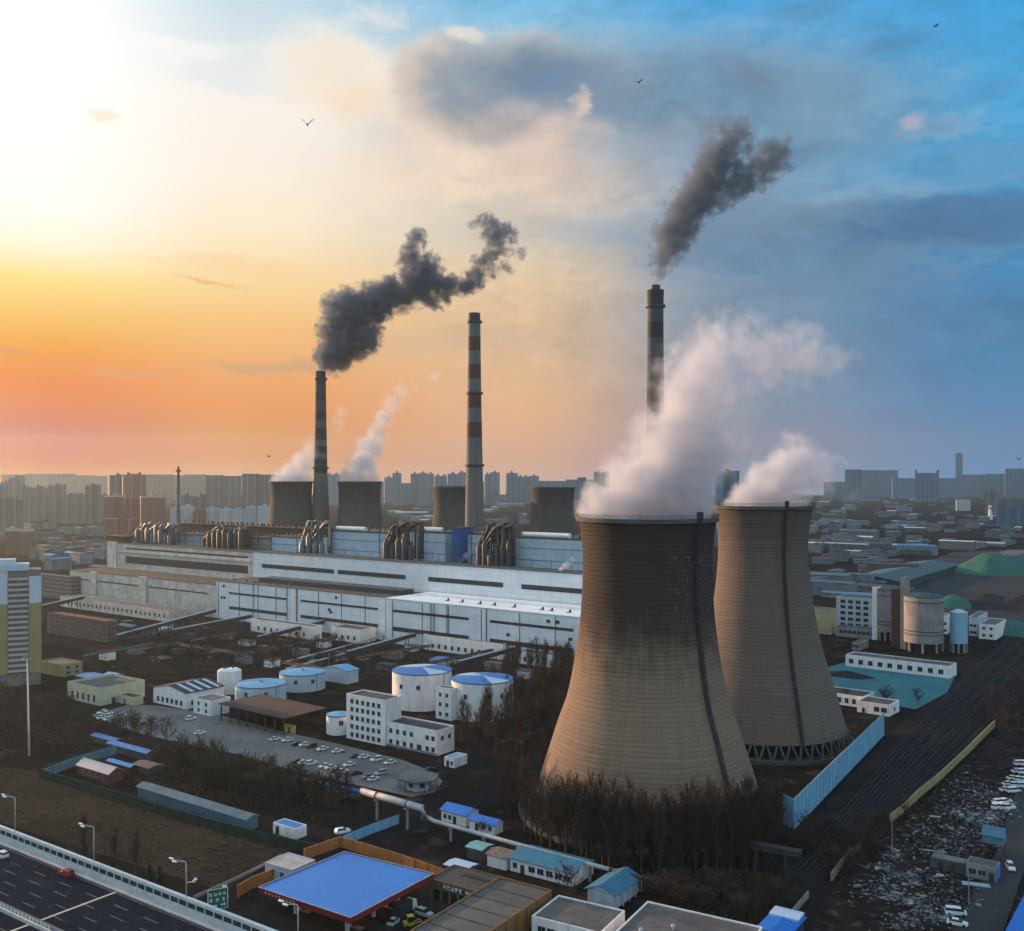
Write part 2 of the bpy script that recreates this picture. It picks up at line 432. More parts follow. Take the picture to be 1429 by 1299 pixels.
# ------------------------------------------------------------------ cooling towers
def tower_mat(name, base, dark, dz0, dz1, dstr, spots=False):
    m, g, b, o = newmat(name)
    tc = g.n('ShaderNodeTexCoord')
    s = g.n('ShaderNodeSeparateXYZ', ins={0: tc.outputs['Object']})
    z = s.outputs[2]
    ang = g.m('ARCTAN2', s.outputs[1], s.outputs[0])
    # casting lifts: one ring every 1.3 m, uneven in tone
    zz = g.m('ADD', g.m('DIVIDE', z, 1.3), g.m('MULTIPLY', g.noise(tc.outputs['Object'], 0.08, 3.0), 1.3))
    lift = g.n('ShaderNodeTexWhiteNoise', noise_dimensions='1D', ins={'W': g.m('FLOOR', zz)}).outputs[0]
    joint = g.ss(g.m('ABSOLUTE', g.m('SUBTRACT', g.m('FRACT', zz), 0.5)), 0.28, 0.5)
    cyl = g.n('ShaderNodeCombineXYZ', ins={0: g.m('MULTIPLY', ang, 26.0), 1: 0.0, 2: g.m('MULTIPLY', z, 0.05)})
    streak = g.noise(cyl.outputs[0], 1.0, 6.0, 0.7)
    cyl2 = g.n('ShaderNodeCombineXYZ', ins={0: g.m('MULTIPLY', ang, 7.0), 1: 0.0, 2: g.m('MULTIPLY', z, 0.22)})
    blot = g.noise(cyl2.outputs[0], 0.6, 6.0, 0.65)
    col = g.mix(g.m('MULTIPLY', lift, 0.42), base, tuple(x * 0.72 for x in base))
    col = g.mix(g.m('MULTIPLY', joint, 0.20), col, tuple(x * 0.45 for x in base))
    col = g.mix(g.m('MULTIPLY', g.ss(streak, 0.42, 0.72), 0.35), col, tuple(x * 0.5 for x in base))
    # weather staining of the upper shell, ragged lower edge
    zr = g.m('ADD', z, g.m('MULTIPLY', g.m('SUBTRACT', blot, 0.5), 26.0))
    zr = g.m('ADD', zr, g.m('MULTIPLY', g.m('SUBTRACT', streak, 0.5), 12.0))
    d = g.m('MULTIPLY', g.ss(zr, dz0, dz1), dstr)
    col = g.mix(d, col, dark)
    col = g.mix(g.m('MULTIPLY', g.m('MULTIPLY', d, joint), 0.4), col, tuple(x * 0.5 for x in dark))
    if spots:
        # pale lime runs below the rim on the face by the ladder
        cyl3 = g.n('ShaderNodeCombineXYZ', ins={0: g.m('MULTIPLY', ang, 60.0), 1: 0.0, 2: g.m('MULTIPLY', z, 0.35)})
        sp = g.noise(cyl3.outputs[0], 1.0, 5.0, 0.75)
        am = g.m('MULTIPLY', g.ss(ang, R(-88), R(-70)), g.ss(ang, R(-18), R(-40)))
        zm = g.m('MULTIPLY', g.ss(z, 50.0, 68.0), g.ss(z, 86.0, 78.0))
        k = g.m('MULTIPLY', g.m('MULTIPLY', am, zm), g.ss(sp, 0.56, 0.64))
        col = g.mix(g.m('MULTIPLY', k, 0.6), col, (0.32, 0.33, 0.33))
    g.set(b.inputs['Base Color'], col)
    b.inputs['Roughness'].default_value = 0.9
    b.inputs['Specular IOR Level'].default_value = 0.2
    bp = g.n('ShaderNodeBump', ins={'Height': g.m('ADD', g.m('MULTIPLY', joint, -0.6), g.m('MULTIPLY', blot, 0.6))})
    bp.inputs['Strength'].default_value = 0.5; bp.inputs['Distance'].default_value = 0.25
    g.t.links.new(bp.outputs[0], b.inputs['Normal'])
    return m
def catmull(pts, n):
    out = []
    P = [pts[0]] + list(pts) + [pts[-1]]
    for i in range(1, len(P) - 2):
        for j in range(n):
            t = j / n; p0, p1, p2, p3 = P[i - 1], P[i], P[i + 1], P[i + 2]
            out.append(tuple(0.5 * (2 * b + (c - a) * t + (2 * a - 5 * b + 4 * c - d) * t * t + (3 * b - a - 3 * c + d) * t ** 3) for a, b, c, d in zip(p0, p1, p2, p3)))
    out.append(pts[-1])
    return out
def cooling_tower(label, loc, prof, mat, ladder_deg, group=None, detail=True, nleg=44):
    """prof: (radius, height) from the shell's foot to its lip"""
    t = thing('cooling_tower', label, 'cooling tower', loc, 0, group)
    pr = catmull(prof, 6)
    n = 128 if detail else 64
    th = 0.7
    outer = pr
    inner = [(r - th, z) for r, z in reversed(pr)]
    s = MB(); s.lathe(outer + inner + [pr[0]], n)
    s.build('shell', mat, t, smooth=True)
    r1, z1 = pr[-1]
    rim = MB(); rim.lathe([(r1 + 0.02, z1 - 1.1), (r1 + 0.75, z1 - 0.9), (r1 + 0.75, z1 + 0.35), (r1 - th + 0.05, z1 + 0.35), (r1 - th - 0.15, z1 - 1.0), (r1 + 0.02, z1 - 1.1)], n)
    rim.build('rim', M_DARKCONC, t)
    if not detail: return t
    rl = MB()
    for zz in (0.9, 1.4): rl.tube([((r1 + .6) * math.cos(i * math.pi / 48), (r1 + .6) * math.sin(i * math.pi / 48), z1 + zz) for i in range(97)], 0.05, 4)
    for i in range(96): a = i * math.pi / 48; rl.box((r1 + .6) * math.cos(a) - .04, (r1 + .6) * math.cos(a) + .04, (r1 + .6) * math.sin(a) - .04, (r1 + .6) * math.sin(a) + .04, z1 + .36, z1 + 1.42)
    rl.build('railing', M_STEEL, t)
    # caged ladder climbing the shell
    a = R(-90 + ladder_deg); d = Vector((math.cos(a), math.sin(a), 0)); q = Vector((-math.sin(a), math.cos(a), 0))
    L = MB()
    for off in (-0.42, 0.42):
        L.tube([d * (r + 0.5) + q * off + Vector((0, 0, z)) for r, z in pr] + [d * (r1 + 0.9) + q * off + Vector((0, 0, z1 + 2.0))], 0.22, 5)
    for off in (-0.3, 0.0, 0.3):
        L.tube([d * (r + 1.25) + q * off + Vector((0, 0, z)) for r, z in pr[3:]] + [d * (r1 + 1.6) + q * off + Vector((0, 0, z1 + 2.2))], 0.16, 4)
    prr = [(Vector(x), Vector(y)) for x, y in zip(pr, pr[1:])]
    for (x, y) in prr:
        k = max(1, int((y - x).length / 1.0))
        for j in range(k):
            p = x + (y - x) * (j / k); c = d * (p[0] + .35) + Vector((0, 0, p[1]))
            L.tube([c - q * 0.45, c + d * 0.7 - q * 0.3, c + d * 0.95, c + d * 0.7 + q * 0.3, c + q * 0.45], 0.08, 3)
    L.build('ladder', M_STEEL, t)
    head = MB(); c = d * (r1 + 0.6)
    head.cbox(c.x, c.y, z1 + 0.4, 1.6, 1.6, 2.0)
    head.build('ladder_platform', M_STEEL, t)
    # slanting columns under the shell, basin wall
    rs, zs = pr[0]; rb = rs + 2.2
    leg = MB()
    leg.tube([(rb, 0, 0.0), (rs - 0.2, 1.9, zs + 0.4)], 0.42, 8)
    lm = leg.mesh('leg', M_DARKCONC)
    leg2 = MB(); leg2.tube([(rb, 0, 0.0), (rs - 0.2, -1.9, zs + 0.4)], 0.42, 8)
    lm2 = leg2.mesh('leg', M_DARKCONC)
    for i in range(nleg):
        put('leg', lm, t, (0, 0, 0), i * 360 / nleg); put('leg', lm2, t, (0, 0, 0), i * 360 / nleg)
    bs = MB(); bs.lathe([(rb + 3.0, 0.0), (rb + 3.0, 1.6), (rb + 2.5, 1.6), (rb + 2.5, 0.3), (0.5, 0.3)], 72)
    bs.build('basin', M_DARKCONC, t)
    fill = MB(); fill.lathe([(rs - 3.0, 0.4), (rs - 3.0, zs + 2.0)], 72)
    fill.build('inner_fill', M_BLACK, t)
    return t
MT1 = tower_mat('tower_shell_stained', (0.225, 0.160, 0.112), (0.036, 0.027, 0.021), 40.0, 64.0, 0.93, True)
MT2 = tower_mat('tower_shell_plain', (0.150, 0.120, 0.098), (0.055, 0.046, 0.04), 62.0, 100.0, 0.6)
MT3 = tower_mat('tower_shell_grey', (0.10, 0.088, 0.078), (0.03, 0.03, 0.03), 66.0, 96.0, 0.7)
P1 = at(903, 308); P2 = at(1064.5, 393)
PROF1 = [(34.3, 6.0), (33.2, 9.2), (30.4, 18), (27.5, 27), (23.9, 37.8), (20.9, 55.4), (19.75, 71.4), (19.9, 82), (21.0, 90.0)]
PROF2 = [(31.6, 5.6), (30.4, 9.5), (26.8, 22), (22.2, 37.4), (18.8, 55), (17.2, 71.4), (17.4, 81), (18.9, 91.3)]
cooling_tower('largest hyperbolic concrete cooling tower in front, dark stained upper half, steam pouring out', P1, PROF1, MT1, 37)
cooling_tower('brown ribbed cooling tower just behind the stained one, its slanting legs showing', P2, PROF2, MT2, 12)
PROFB = [(36, 6.5), (31, 20), (26.5, 36), (22.6, 56), (20.6, 74), (20.3, 84), (21.3, 98)]
for u, vt, Y, s_, lab in ((406, 672, 1000, 1.0, 'small far cooling tower left of the blackened chimney, half behind plant roofs'),
                      (502, 672, 985, 1.0, 'far steaming cooling tower just right of the blackened chimney'),
                      (633, 679, 985, 0.95, 'far cooling tower half hidden by the red and white chimney, no steam'),
                      (771, 680, 920, 0.96, 'far idle cooling tower closest to the big stained tower')):
    h = HC - (vt - VH) * Y / FPX
    cooling_tower(lab, at(u, Y), [(r * s_, z * h / 98) for r, z in PROFB], MT3, 0, None, False)

# ------------------------------------------------------------------ chimneys
def chimney_mat(name, zb, cols, grey, soot=0.0):
    """painted bands: zb = ascending heights where the paint changes, cols = colours between"""
    m, g, b, o = newmat(name)
    tc = g.n('ShaderNodeTexCoord')
    s = g.n('ShaderNodeSeparateXYZ', ins={0: tc.outputs['Object']})
    z = s.outputs[2]
    ang = g.m('ARCTAN2', s.outputs[1], s.outputs[0])
    col = grey
    zj = g.m('ADD', z, g.m('MULTIPLY', g.noise(tc.outputs['Object'], 0.3, 3.0), 0.6))
    for zt, c in zip(zb, cols):
        col = g.mix(g.m('GREATER_THAN', zj, zt), col, c)
    cyl = g.n('ShaderNodeCombineXYZ', ins={0: g.m('MULTIPLY', ang, 6.0), 1: 0.0, 2: g.m('MULTIPLY', z, 0.03)})
    st = g.noise(cyl.outputs[0], 1.2, 5.0, 0.7)
    col = g.mix(g.m('MULTIPLY', g.ss(st, 0.4, 0.75), 0.45), col, (0.04, 0.035, 0.035))
    if soot:
        col = g.mix(g.m('MULTIPLY', g.ss(z, zb[0] - 10, zb[-1]), soot), col, (0.02, 0.018, 0.02))
    g.set(b.inputs['Base Color'], col)
    b.inputs['Roughness'].default_value = 0.85
    return m
RED, WHT, DRK = (0.085, 0.018, 0.020), (0.095, 0.125, 0.14), (0.022, 0.020, 0.022)
def chimney(label, loc, prof, mat, rings, flue=None):
    t = thing('chimney', label, 'chimney', loc)
    s = MB(); H = prof[-1][1]; r1 = prof[-1][0]
    s.lathe(prof + [(r1 - 0.8, H), (r1 - 0.8, H - 12)], 40)
    s.build('shaft', mat, t, smooth=False)
    for zr in rings:
        rr = prof[-1][0]
        for (ra, za), (rb_, zb_) in zip(prof, prof[1:]):
            if za <= zr <= zb_: rr = ra + (rb_ - ra) * (zr - za) / (zb_ - za)
        k = MB(); k.lathe([(rr + .03, zr - .5), (rr + 1.5, zr), (rr + 1.5, zr + 1.6), (rr + 1.4, zr + 1.6), (rr + 1.4, zr + .15), (rr + .03, zr + .15)], 40)
        k.build('gallery', M_STEEL, t)
    L = MB(); a = R(-75)
    L.tube([(math.cos(a) * (r + .35), math.sin(a) * (r + .35), z) for r, z in prof], 0.18, 4)
    L.build('ladder', M_STEEL, t)
    if flue:
        f_ = MB(); f_.lathe([(flue[0], H - 10), (flue[0], H + flue[1]), (flue[0] - .4, H + flue[1]), (flue[0] - .4, H - 10)], 32)
        f_.build('flue', M_STEEL, t)
    return t
def zat(v, Y): return HC - (v - VH) * Y / FPX
Y2 = 830
vb = [630.2, 609.8, 588.9, 568.7, 548, 528, 508.5, 489.4, 469.7, 451]
zb = [zat(v, Y2) for v in vb]
mc2 = chimney_mat('chimney_red_white', zb, [WHT, RED, WHT, RED, WHT, RED, WHT, RED, WHT, DRK], (0.15, 0.135, 0.12))
pf = lambda Y, rows: [(hw * Y / FPX, zat(v, Y) if v else 0.0) for v, hw in rows]
chimney('tall red and white striped chimney without smoke, pale concrete foot', at(662, Y2), pf(Y2, [(0, 18), (740, 13.3), (650, 11.6), (550, 9.6), (437, 8.2)]), mc2, [zat(650.4, Y2), zat(549.8, Y2), zat(450.5, Y2)])
Y1 = 1000
vb = [660, 640, 632, 622, 613, 597, 585, 572, 560, 548, 536]
zb = [zat(v, Y1) for v in vb]
LW, LR = (0.12, 0.14, 0.16), (0.035, 0.016, 0.018)
mc1 = chimney_mat('chimney_sooty', zb, [LR, LW, LR, LW, LR, (.10, .11, .13), LR, (.10, .11, .13), LR, (.08, .09, .10), DRK], (0.12, 0.11, 0.10), 0.75)
chimney('soot blackened banded chimney giving thick dark smoke, between two small cooling towers', at(447.5, Y1), pf(Y1, [(0, 18), (735, 12.6), (655, 9.2), (590, 8.0), (518, 7.0)]), mc1, [zat(654, Y1), zat(530, Y1)])
Y3 = 720
vb = [630, 605, 583, 560, 538, 515.5, 495, 471, 449, 428]
zb = [zat(v, Y3) for v in vb]
D2, W2 = (0.030, 0.014, 0.022), (0.050, 0.085, 0.095)
mc3 = chimney_mat('chimney_dark_bands', zb, [W2, D2, W2, D2, W2, D2, W2, D2, W2, DRK], (0.18, 0.17, 0.16), 0.3)
chimney('dark maroon and teal banded chimney rising behind the steam of the stained tower', at(914.7, Y3), pf(Y3, [(0, 20), (700, 14.5), (600, 12.6), (500, 11.4), (430, 11.0), (405, 11.8)]), mc3, [zat(429, Y3)], (3.4, 3.6))

# ------------------------------------------------------------------ steam and smoke
def plume_mat(name, balls, color, dens, nscale, nstr, sharp, aniso=0.2, step=0.35, det=4.0, rk=1.25, erode=0.9):
    """density = union of soft balls along the plume, its surface billowed by noise (object space)"""
    m = bpy.data.materials.new(name); m.use_nodes = True
    t = m.node_tree; t.nodes.clear(); g = NT(t)
    o = g.n('ShaderNodeOutputMaterial')
    tc = g.n('ShaderNodeTexCoord'); P = tc.outputs['Object']
    n1 = g.noise(P, nscale, det, 0.62, color=True)
    off = g.n('ShaderNodeVectorMath', operation='SUBTRACT', ins={0: n1}); off.inputs[1].default_value = (.5, .5, .5)
    sc = g.n('ShaderNodeVectorMath', operation='SCALE', ins={0: off.outputs[0]}); sc.inputs['Scale'].default_value = nstr
    Pw = g.n('ShaderNodeVectorMath', operation='ADD', ins={0: P, 1: sc.outputs[0]}).outputs[0]
    best = None
    for (c, r, d) in balls:
        r *= rk
        ds = g.n('ShaderNodeVectorMath', operation='DISTANCE', ins={0: Pw}); ds.inputs[1].default_value = c
        k = g.m('MULTIPLY_ADD', ds.outputs['Value'], -d / r, d)
        best = k if best is None else g.m('MAXIMUM', best, k)
    fb = g.noise(P, nscale * 2.6, 6.0, 0.68)
    best = g.m('ADD', best, g.m('MULTIPLY', g.m('SUBTRACT', fb, 0.53), erode))
    den = g.m('MULTIPLY', g.ss(best, 0.0, sharp), g.m('MULTIPLY_ADD', best, 0.7, 0.3))
    den = g.m('MULTIPLY', den, dens)
    v = g.n('ShaderNodeVolumePrincipled')
    v.inputs['Color'].default_value = tuple(color) + (1,)
    v.inputs['Anisotropy'].default_value = aniso
    g.set(v.inputs['Density'], den)
    t.links.new(v.outputs[0], o.inputs['Volume'])
    try: m.cycles.volume_step_rate = step
    except Exception: pass
    return m
def plume(name, label, cat, origin, balls_px, Y, color, dens, nscale, nstr, sharp, aniso=0.2, step=0.35, grow=1.36, vox=0.14, zmin=None, depth=0.0, det=4.0, erode=0.9, rk=1.25):
    """balls_px: (u, v, radius_px, strength[, depth offset m]) seen at distance Y"""
    k = Y / FPX
    balls = []
    for i, b in enumerate(balls_px):
        u, v, r, d = b[:4]
        dy = b[4] if len(b) > 4 else 0.0
        y = Y + dy
        p = Vector(((u - CX) / FPX * y, y, HC - (v - VH) * y / FPX)) - Vector(origin)
        balls.append((tuple(p), r * k, d))
    bm = bmesh.new()
    for (c, r, d) in balls:
        bmesh.ops.create_icosphere(bm, subdivisions=2, radius=r * grow, matrix=Matrix.Translation(c))
    if zmin is not None:
        for vv in bm.verts:
            if vv.co.z < zmin[0]: 
                vv.co.z = zmin[0]
                q = Vector((vv.co.x, vv.co.y))
                if q.length > zmin[1]: q = q.normalized() * zmin[1]; vv.co.x, vv.co.y = q.x, q.y
    me = bpy.data.meshes.new(name); bm.to_mesh(me); bm.free()
    o = put(name, me, None, origin)
    rm = o.modifiers.new('remesh', 'REMESH'); rm.mode = 'VOXEL'
    rmax = max(r for _, r, _ in balls)
    rm.voxel_size = max(0.8, rmax * vox)
    dg = bpy.context.evaluated_depsgraph_get()
    me2 = bpy.data.meshes.new_from_object(o.evaluated_get(dg))
    o.modifiers.clear(); o.data = me2; me2.name = name
    me2.materials.clear()
    me2.materials.append(plume_mat(name, balls, color, dens, nscale, nstr, sharp, aniso, step, det, rk, erode))
    return tag(o, label, cat)
WARMW, COOLW, SMOKE = (0.80, 0.815, 0.87), (0.70, 0.76, 0.84), (0.40, 0.42, 0.46)
plume('steam_plume', 'broad white steam plume rising from the big stained cooling tower and bending right', 'steam', (P1.x, P1.y, 88.0),
      [(840, 716, 40, 1.4), (880, 716, 48, 1.4), (925, 716, 50, 1.4), (965, 714, 46, 1.3), (896, 682, 60, 1.1), (945, 672, 58, 1.1), (932, 640, 60, 1.0), (970, 625, 60, .9), (952, 596, 58, .9), (966, 560, 58, .8), (976, 520, 58, .6), (994, 488, 54, .48), (1034, 484, 50, .5), (1078, 494, 48, .46), (1124, 502, 46, .42), (1168, 500, 40, .34), (1016, 560, 52, .4), (1010, 620, 44, .55), (1050, 530, 46, .3)],
      308, WARMW, 0.30, 0.07, 24.0, 0.6, 0.3, 0.12, zmin=(0.5, 19.5))
plume('steam_plume', 'short white steam cloud leaning right out of the brown ribbed cooling tower', 'steam', (P2.x, P2.y, 89.5),
      [(1040, 704, 28, 1.3), (1072, 704, 32, 1.3), (1104, 704, 30, 1.2), (1078, 680, 40, 1.0), (1098, 655, 38, .8), (1112, 630, 28, .5), (1135, 660, 34, .45), (1160, 670, 28, .18), (1190, 690, 24, .12)],
      393, WARMW, 0.30, 0.07, 22.0, 0.5, 0.3, 0.12, zmin=(0.5, 17.0))
plume('steam_plume', 'pale steam drifting off the small cooling tower left of the blackened chimney', 'steam', (at(406, 1000).x, 1000, 97),
      [(388, 672, 12, 1.3), (406, 668, 20, 1.2), (422, 666, 18, 1.1), (424, 648, 20, .9), (434, 628, 16, .6), (470, 590, 14, .35), (474, 572, 12, .4)], 1000, COOLW, 0.14, 0.045, 18.0, 0.5, 0.3, 0.3, zmin=(0.3, 20.0))
plume('steam_plume', 'slanting bluish steam column from the far tower right of the blackened chimney', 'steam', (at(502, 985).x, 985, 97),
      [(486, 668, 15, 1.3), (502, 666, 18, 1.3), (518, 666, 15, 1.3), (506, 648, 22, 1.1), (516, 626, 20, .9), (526, 604, 17, .75), (535, 584, 16, .6), (546, 564, 17, .5), (560, 546, 14, .4), (606, 526, 12, .35), (580, 540, 10, .25)], 985, COOLW, 0.16, 0.05, 18.0, 0.5, 0.3, 0.3, zmin=(0.3, 20.0))
c1 = at(447.5, Y1)
plume('smoke_plume', 'thick black smoke rolling right from the blackened chimney with a curl on top', 'smoke', (c1.x, c1.y, zat(518, Y1)),
      [(447, 512, 8, 1.6), (453, 503, 16, 1.6), (470, 490, 27, 1.5), (482, 468, 32, 1.5), (486, 440, 32, 1.5), (500, 472, 26, 1.3), (518, 462, 16, 1.0), (497, 415, 15, .9), (516, 424, 26, 1.3), (540, 416, 26, 1.3), (566, 410, 22, 1.2), (585, 392, 26, 1.3), (602, 398, 22, 1.2), (572, 362, 17, 1.0), (570, 340, 13, .9), (582, 330, 11, 1.0), (592, 340, 8, 1.0), (598, 372, 18, 1.0), (622, 402, 17, 1.1), (645, 402, 13, 1.0), (662, 388, 15, 1.0), (677, 370, 17, .9), (690, 350, 18, .8), (690, 328, 17, .8), (684, 312, 13, .8), (706, 325, 14, .8), (664, 312, 9, .7), (722, 352, 11, .6), (708, 372, 12, .5), (612, 420, 12, .6)],
      Y1, (0.24, 0.29, 0.37), 0.30, 0.05, 46.0, 0.4, 0.2, 0.05, det=8.0, erode=2.5, rk=1.32, grow=1.5)
c3 = at(914.7, Y3)
plume('smoke_plume', 'dark grey smoke streaming up and right from the maroon banded chimney', 'smoke', (c3.x, c3.y, zat(398, Y3)),
      [(915, 396, 6, 1.2), (916, 388, 7, 1.3), (919, 378, 10, 1.3), (924, 364, 15, 1.2), (932, 342, 22, 1.2), (944, 318, 25, 1.2), (958, 296, 27, 1.1), (976, 272, 29, 1.0), (992, 246, 30, .95), (1006, 220, 30, .8), (1020, 196, 28, .6), (1036, 182, 22, .4), (1012, 262, 24, .9), (1036, 254, 24, .8), (1060, 240, 24, .7), (1082, 220, 24, .7), (1096, 208, 18, .7), (998, 190, 20, .4), (950, 280, 18, .5)],
      Y3, (0.24, 0.29, 0.36), 0.22, 0.055, 42.0, 0.4, 0.2, 0.06, det=8.0, erode=2.3, rk=1.38, grow=1.55)

# ------------------------------------------------------------------ building helpers
M_GLASS = pm('window_glass', (0.018, 0.021, 0.026), (0.010, 0.012, 0.015), 0.7, rough=0.15, spec=0.5)
M_FRAME = pm('window_frame', (0.42, 0.43, 0.43))
M_WHITEWALL = pm('white_wall', (0.80, 0.79, 0.77), (0.68, 0.67, 0.65), 0.25, streak=0.45)
M_CREAM = pm('cream_wall', (0.55, 0.52, 0.36), (0.46, 0.43, 0.30), 0.25, streak=0.3)
M_PALEBLUE = pm('pale_blue_cladding', (0.46, 0.57, 0.64), (0.38, 0.49, 0.57), 0.12, streak=0.35, seam=(5.0, 3.6))
M_WHITECLAD = pm('white_blue_cladding', (0.74, 0.79, 0.82), (0.66, 0.72, 0.76), 0.05, streak=0.3, seam=(7.5, 4.5))
M_OLDWALL = pm('stained_old_wall', (0.66, 0.61, 0.54), (0.48, 0.44, 0.39), 0.12, streak=0.7, c3=(0.36, 0.32, 0.28), fine=3)
M_STRIP = pm('strip_window_dark', (0.030, 0.036, 0.042), (0.05, 0.058, 0.064), 0.5, rough=0.3)
M_ROOFDARK = pm('dark_felt_roof', (0.060, 0.060, 0.062), (0.038, 0.037, 0.038), 0.15, c3=(0.09, 0.085, 0.08))
M_ROOFGREY = pm('grey_felt_roof', (0.115, 0.11, 0.107), (0.075, 0.072, 0.07), 0.12, c3=(0.06, 0.058, 0.056))
M_ROOFBROWN = pm('brown_old_roof', (0.060, 0.047, 0.041), (0.036, 0.031, 0.029), 0.1, c3=(0.10, 0.085, 0.075))
M_BLUEROOF = pm('blue_sheet_roof', (0.022, 0.20, 0.52), (0.018, 0.16, 0.43), 0.2, rough=0.45, rnd=0.12, rib=1.0, c3=(0.06, 0.13, 0.30), fine=4)
M_TEALROOF = pm('teal_sheet_roof', (0.045, 0.19, 0.29), (0.035, 0.15, 0.24), 0.2, rough=0.5, rib=1.0, c3=(0.09, 0.15, 0.18), fine=4)
M_SKYROOF = pm('light_blue_sheet_roof', (0.12, 0.36, 0.56), (0.09, 0.29, 0.48), 0.2, rough=0.45)
M_BRICK = pm('dull_brick', (0.16, 0.095, 0.080), (0.12, 0.072, 0.062), 0.3, streak=0.3)
M_RUST = pm('rusty_brown', (0.075, 0.040, 0.030), (0.050, 0.030, 0.024), 0.3, c3=(0.10, 0.06, 0.045))

def place(uN, vN, uL, uR, ang=TH, N=None, dep=None):
    N = N or G(uN, vN); e, b = axes(ang)
    wl = -along(N, e, uL); wr = dep or along(N, b, uR)
    return N - e * (wl / 2) + b * (wr / 2), wl, wr
WINC = {}
def winmesh(w, h, frame=None, glass=None):
    k = (round(w, 2), round(h, 2), frame.name if frame else '', glass.name if glass else '')
    if k not in WINC:
        m = MB(); t = 0.07
        m.box(-w / 2, w / 2, -0.09, 0.0, -t, 0); m.box(-w / 2, w / 2, -0.09, 0.0, h, h + t)
        m.box(-w / 2 - t, -w / 2, -0.09, 0.0, -t, h + t); m.box(w / 2, w / 2 + t, -0.09, 0.0, -t, h + t)
        m.box(-0.035, 0.035, -0.085, 0.0, 0, h)
        m.cur = 1; m.box(-w / 2, w / 2, -0.05, 0.0, 0, h)
        WINC[k] = m.mesh('window', [frame or M_FRAME, glass or M_GLASS])
    return WINC[k]
def windows(root, wl, wr, side, n, zs, w=1.3, h=1.5, a0=0.08, a1=0.92, frame=None):
    me = winmesh(w, h, frame)
    for z in zs:
        for i in range(n):
            f = a0 + (a1 - a0) * ((i + 0.5) / n)
            if side == 'front': put('window', me, root, (-wl / 2 + wl * f, -wr / 2 - 0.005, z), 0)
            else: put('window', me, root, (wl / 2 + 0.005, -wr / 2 + wr * f, z), 90)
def door(root, wl, wr, side, f, w=1.2, h=2.2, mat=None):
    m = MB(); m.box(-w / 2, w / 2, -0.07, 0, 0, h)
    if side == 'front': m.build('door', mat or M_STRIP, root, (-wl / 2 + wl * f, -wr / 2 - 0.004, 0.05))
    else: m.build('door', mat or M_STRIP, root, (wl / 2 + 0.004, -wr / 2 + wr * f, 0.05), 90)
def building(name, label, cat, uN, vN, uL, uR, h, wall, roof, ang=TH, kind='flat', rise=1.5, group=None, par=0.5, over=0.5, dep=None):
    c, wl, wr = place(uN, vN, uL, uR, ang, None, dep)
    t = thing(name, label, cat, c, ang, group)
    a, b = wl / 2, wr / 2
    if kind == 'flat':
        MB().box(-a, a, -b, b, 0, h).build('wall', wall, t)
        r = MB(); r.box(-a + .3, a - .3, -b + .3, b - .3, h - .05, h + .05); r.build('roof', roof, t)
        if par:
            p = MB(); p.box(-a, a, -b, -b + .28, h, h + par); p.box(-a, a, b - .28, b, h, h + par); p.box(-a, -a + .28, -b + .28, b - .28, h, h + par); p.box(a - .28, a, -b + .28, b - .28, h, h + par)
            p.build('parapet', wall, t)
    else:
        ax = kind[-1]
        MB().gable(-a, a, -b, b, 0, h, h + rise, ax).build('wall', wall, t)
        MB().roof2(-a, a, -b, b, h, h + rise, 0.15, ax, over).build('roof', roof, t)
    return t, wl, wr

# ------------------------------------------------------------------ the power station (its own grid)
PA = -37.0
E, B = axes(PA)
P0 = G(302, 862)
def X(u, y): return along(P0 + B * y, E, u)
def zv(v, x, y):
    p = P0 + E * x + B * y
    return HC - (v - VH) * p.y / FPX
def pthing(name, label, cat, x, y, group=None):
    p = P0 + E * x + B * y
    return thing(name, label, cat, (p.x, p.y, 0), PA, group)
def hall(label, x0, x1, y0, y1, h, wall, roof, strips=(), name='turbine_hall', cat='industrial hall', ribs=None, par=0.0):
    t = pthing(name, label, cat, (x0 + x1) / 2, (y0 + y1) / 2)
    a, b = (x1 - x0) / 2, (y1 - y0) / 2
    MB().box(-a, a, -b, b, 0, h).build('wall', wall, t)
    r = MB(); r.box(-a - .3, a + .3, -b - .3, b - .05, h, h + .35); r.build('roof', roof, t)
    xm = (x0 + x1) / 2
    for (xa, xb, za, zb) in strips:
        s = MB(); s.box(xa - xm, xb - xm, -b - 0.15, -b - 0.003, za, zb)
        k = max(1, int((xb - xa) / 6))
        for i in range(k + 1):
            xx = xa - xm + (xb - xa) * i / k
            s.box(xx - .12, xx + .12, -b - 0.24, -b - 0.151, za, zb)
        s.build('window_strip', M_STRIP, t)
    if ribs:
        s = MB(); k = int((x1 - x0) / ribs)
        for i in range(k + 1):
            xx = -a + (x1 - x0) * i / k
            s.box(xx - .25, xx + .25, -b - 0.12, -b - 0.002, 0.2, h - .3)
        s.build('pilasters', wall, t)
    return t
x548, x806, xend = X(548, 0), X(806, 0), X(960, 0)
def us(y, *us_): return [X(u, y) for u in us_]
sA = us(0, 320, 400, 420, 540)
new_hall = hall('long white blue turbine hall with dark roof and two rows of window strips', 0, x548 - .1, 0, 35, 27.0, M_WHITECLAD, M_ROOFDARK,
     [(sA[0], sA[1], 18.6, 20.0), (sA[0], sA[1], 7.6, 9.8), (sA[2], sA[3] - 8, 18.6, 20.0), (sA[2], sA[3] - 8, 7.6, 9.8)])
m = MB(); m.box(X(365, 14) - x548 / 2, X(562, 14) - x548 / 2, -6, 7, 27.36, 30.6)
m.build('roof_monitor', M_STRIP, new_hall)
rv = MB().cbox(0, 0, 0, 1.2, 1.2, 1.4).mesh('roof_vent', M_GREYSTEEL)
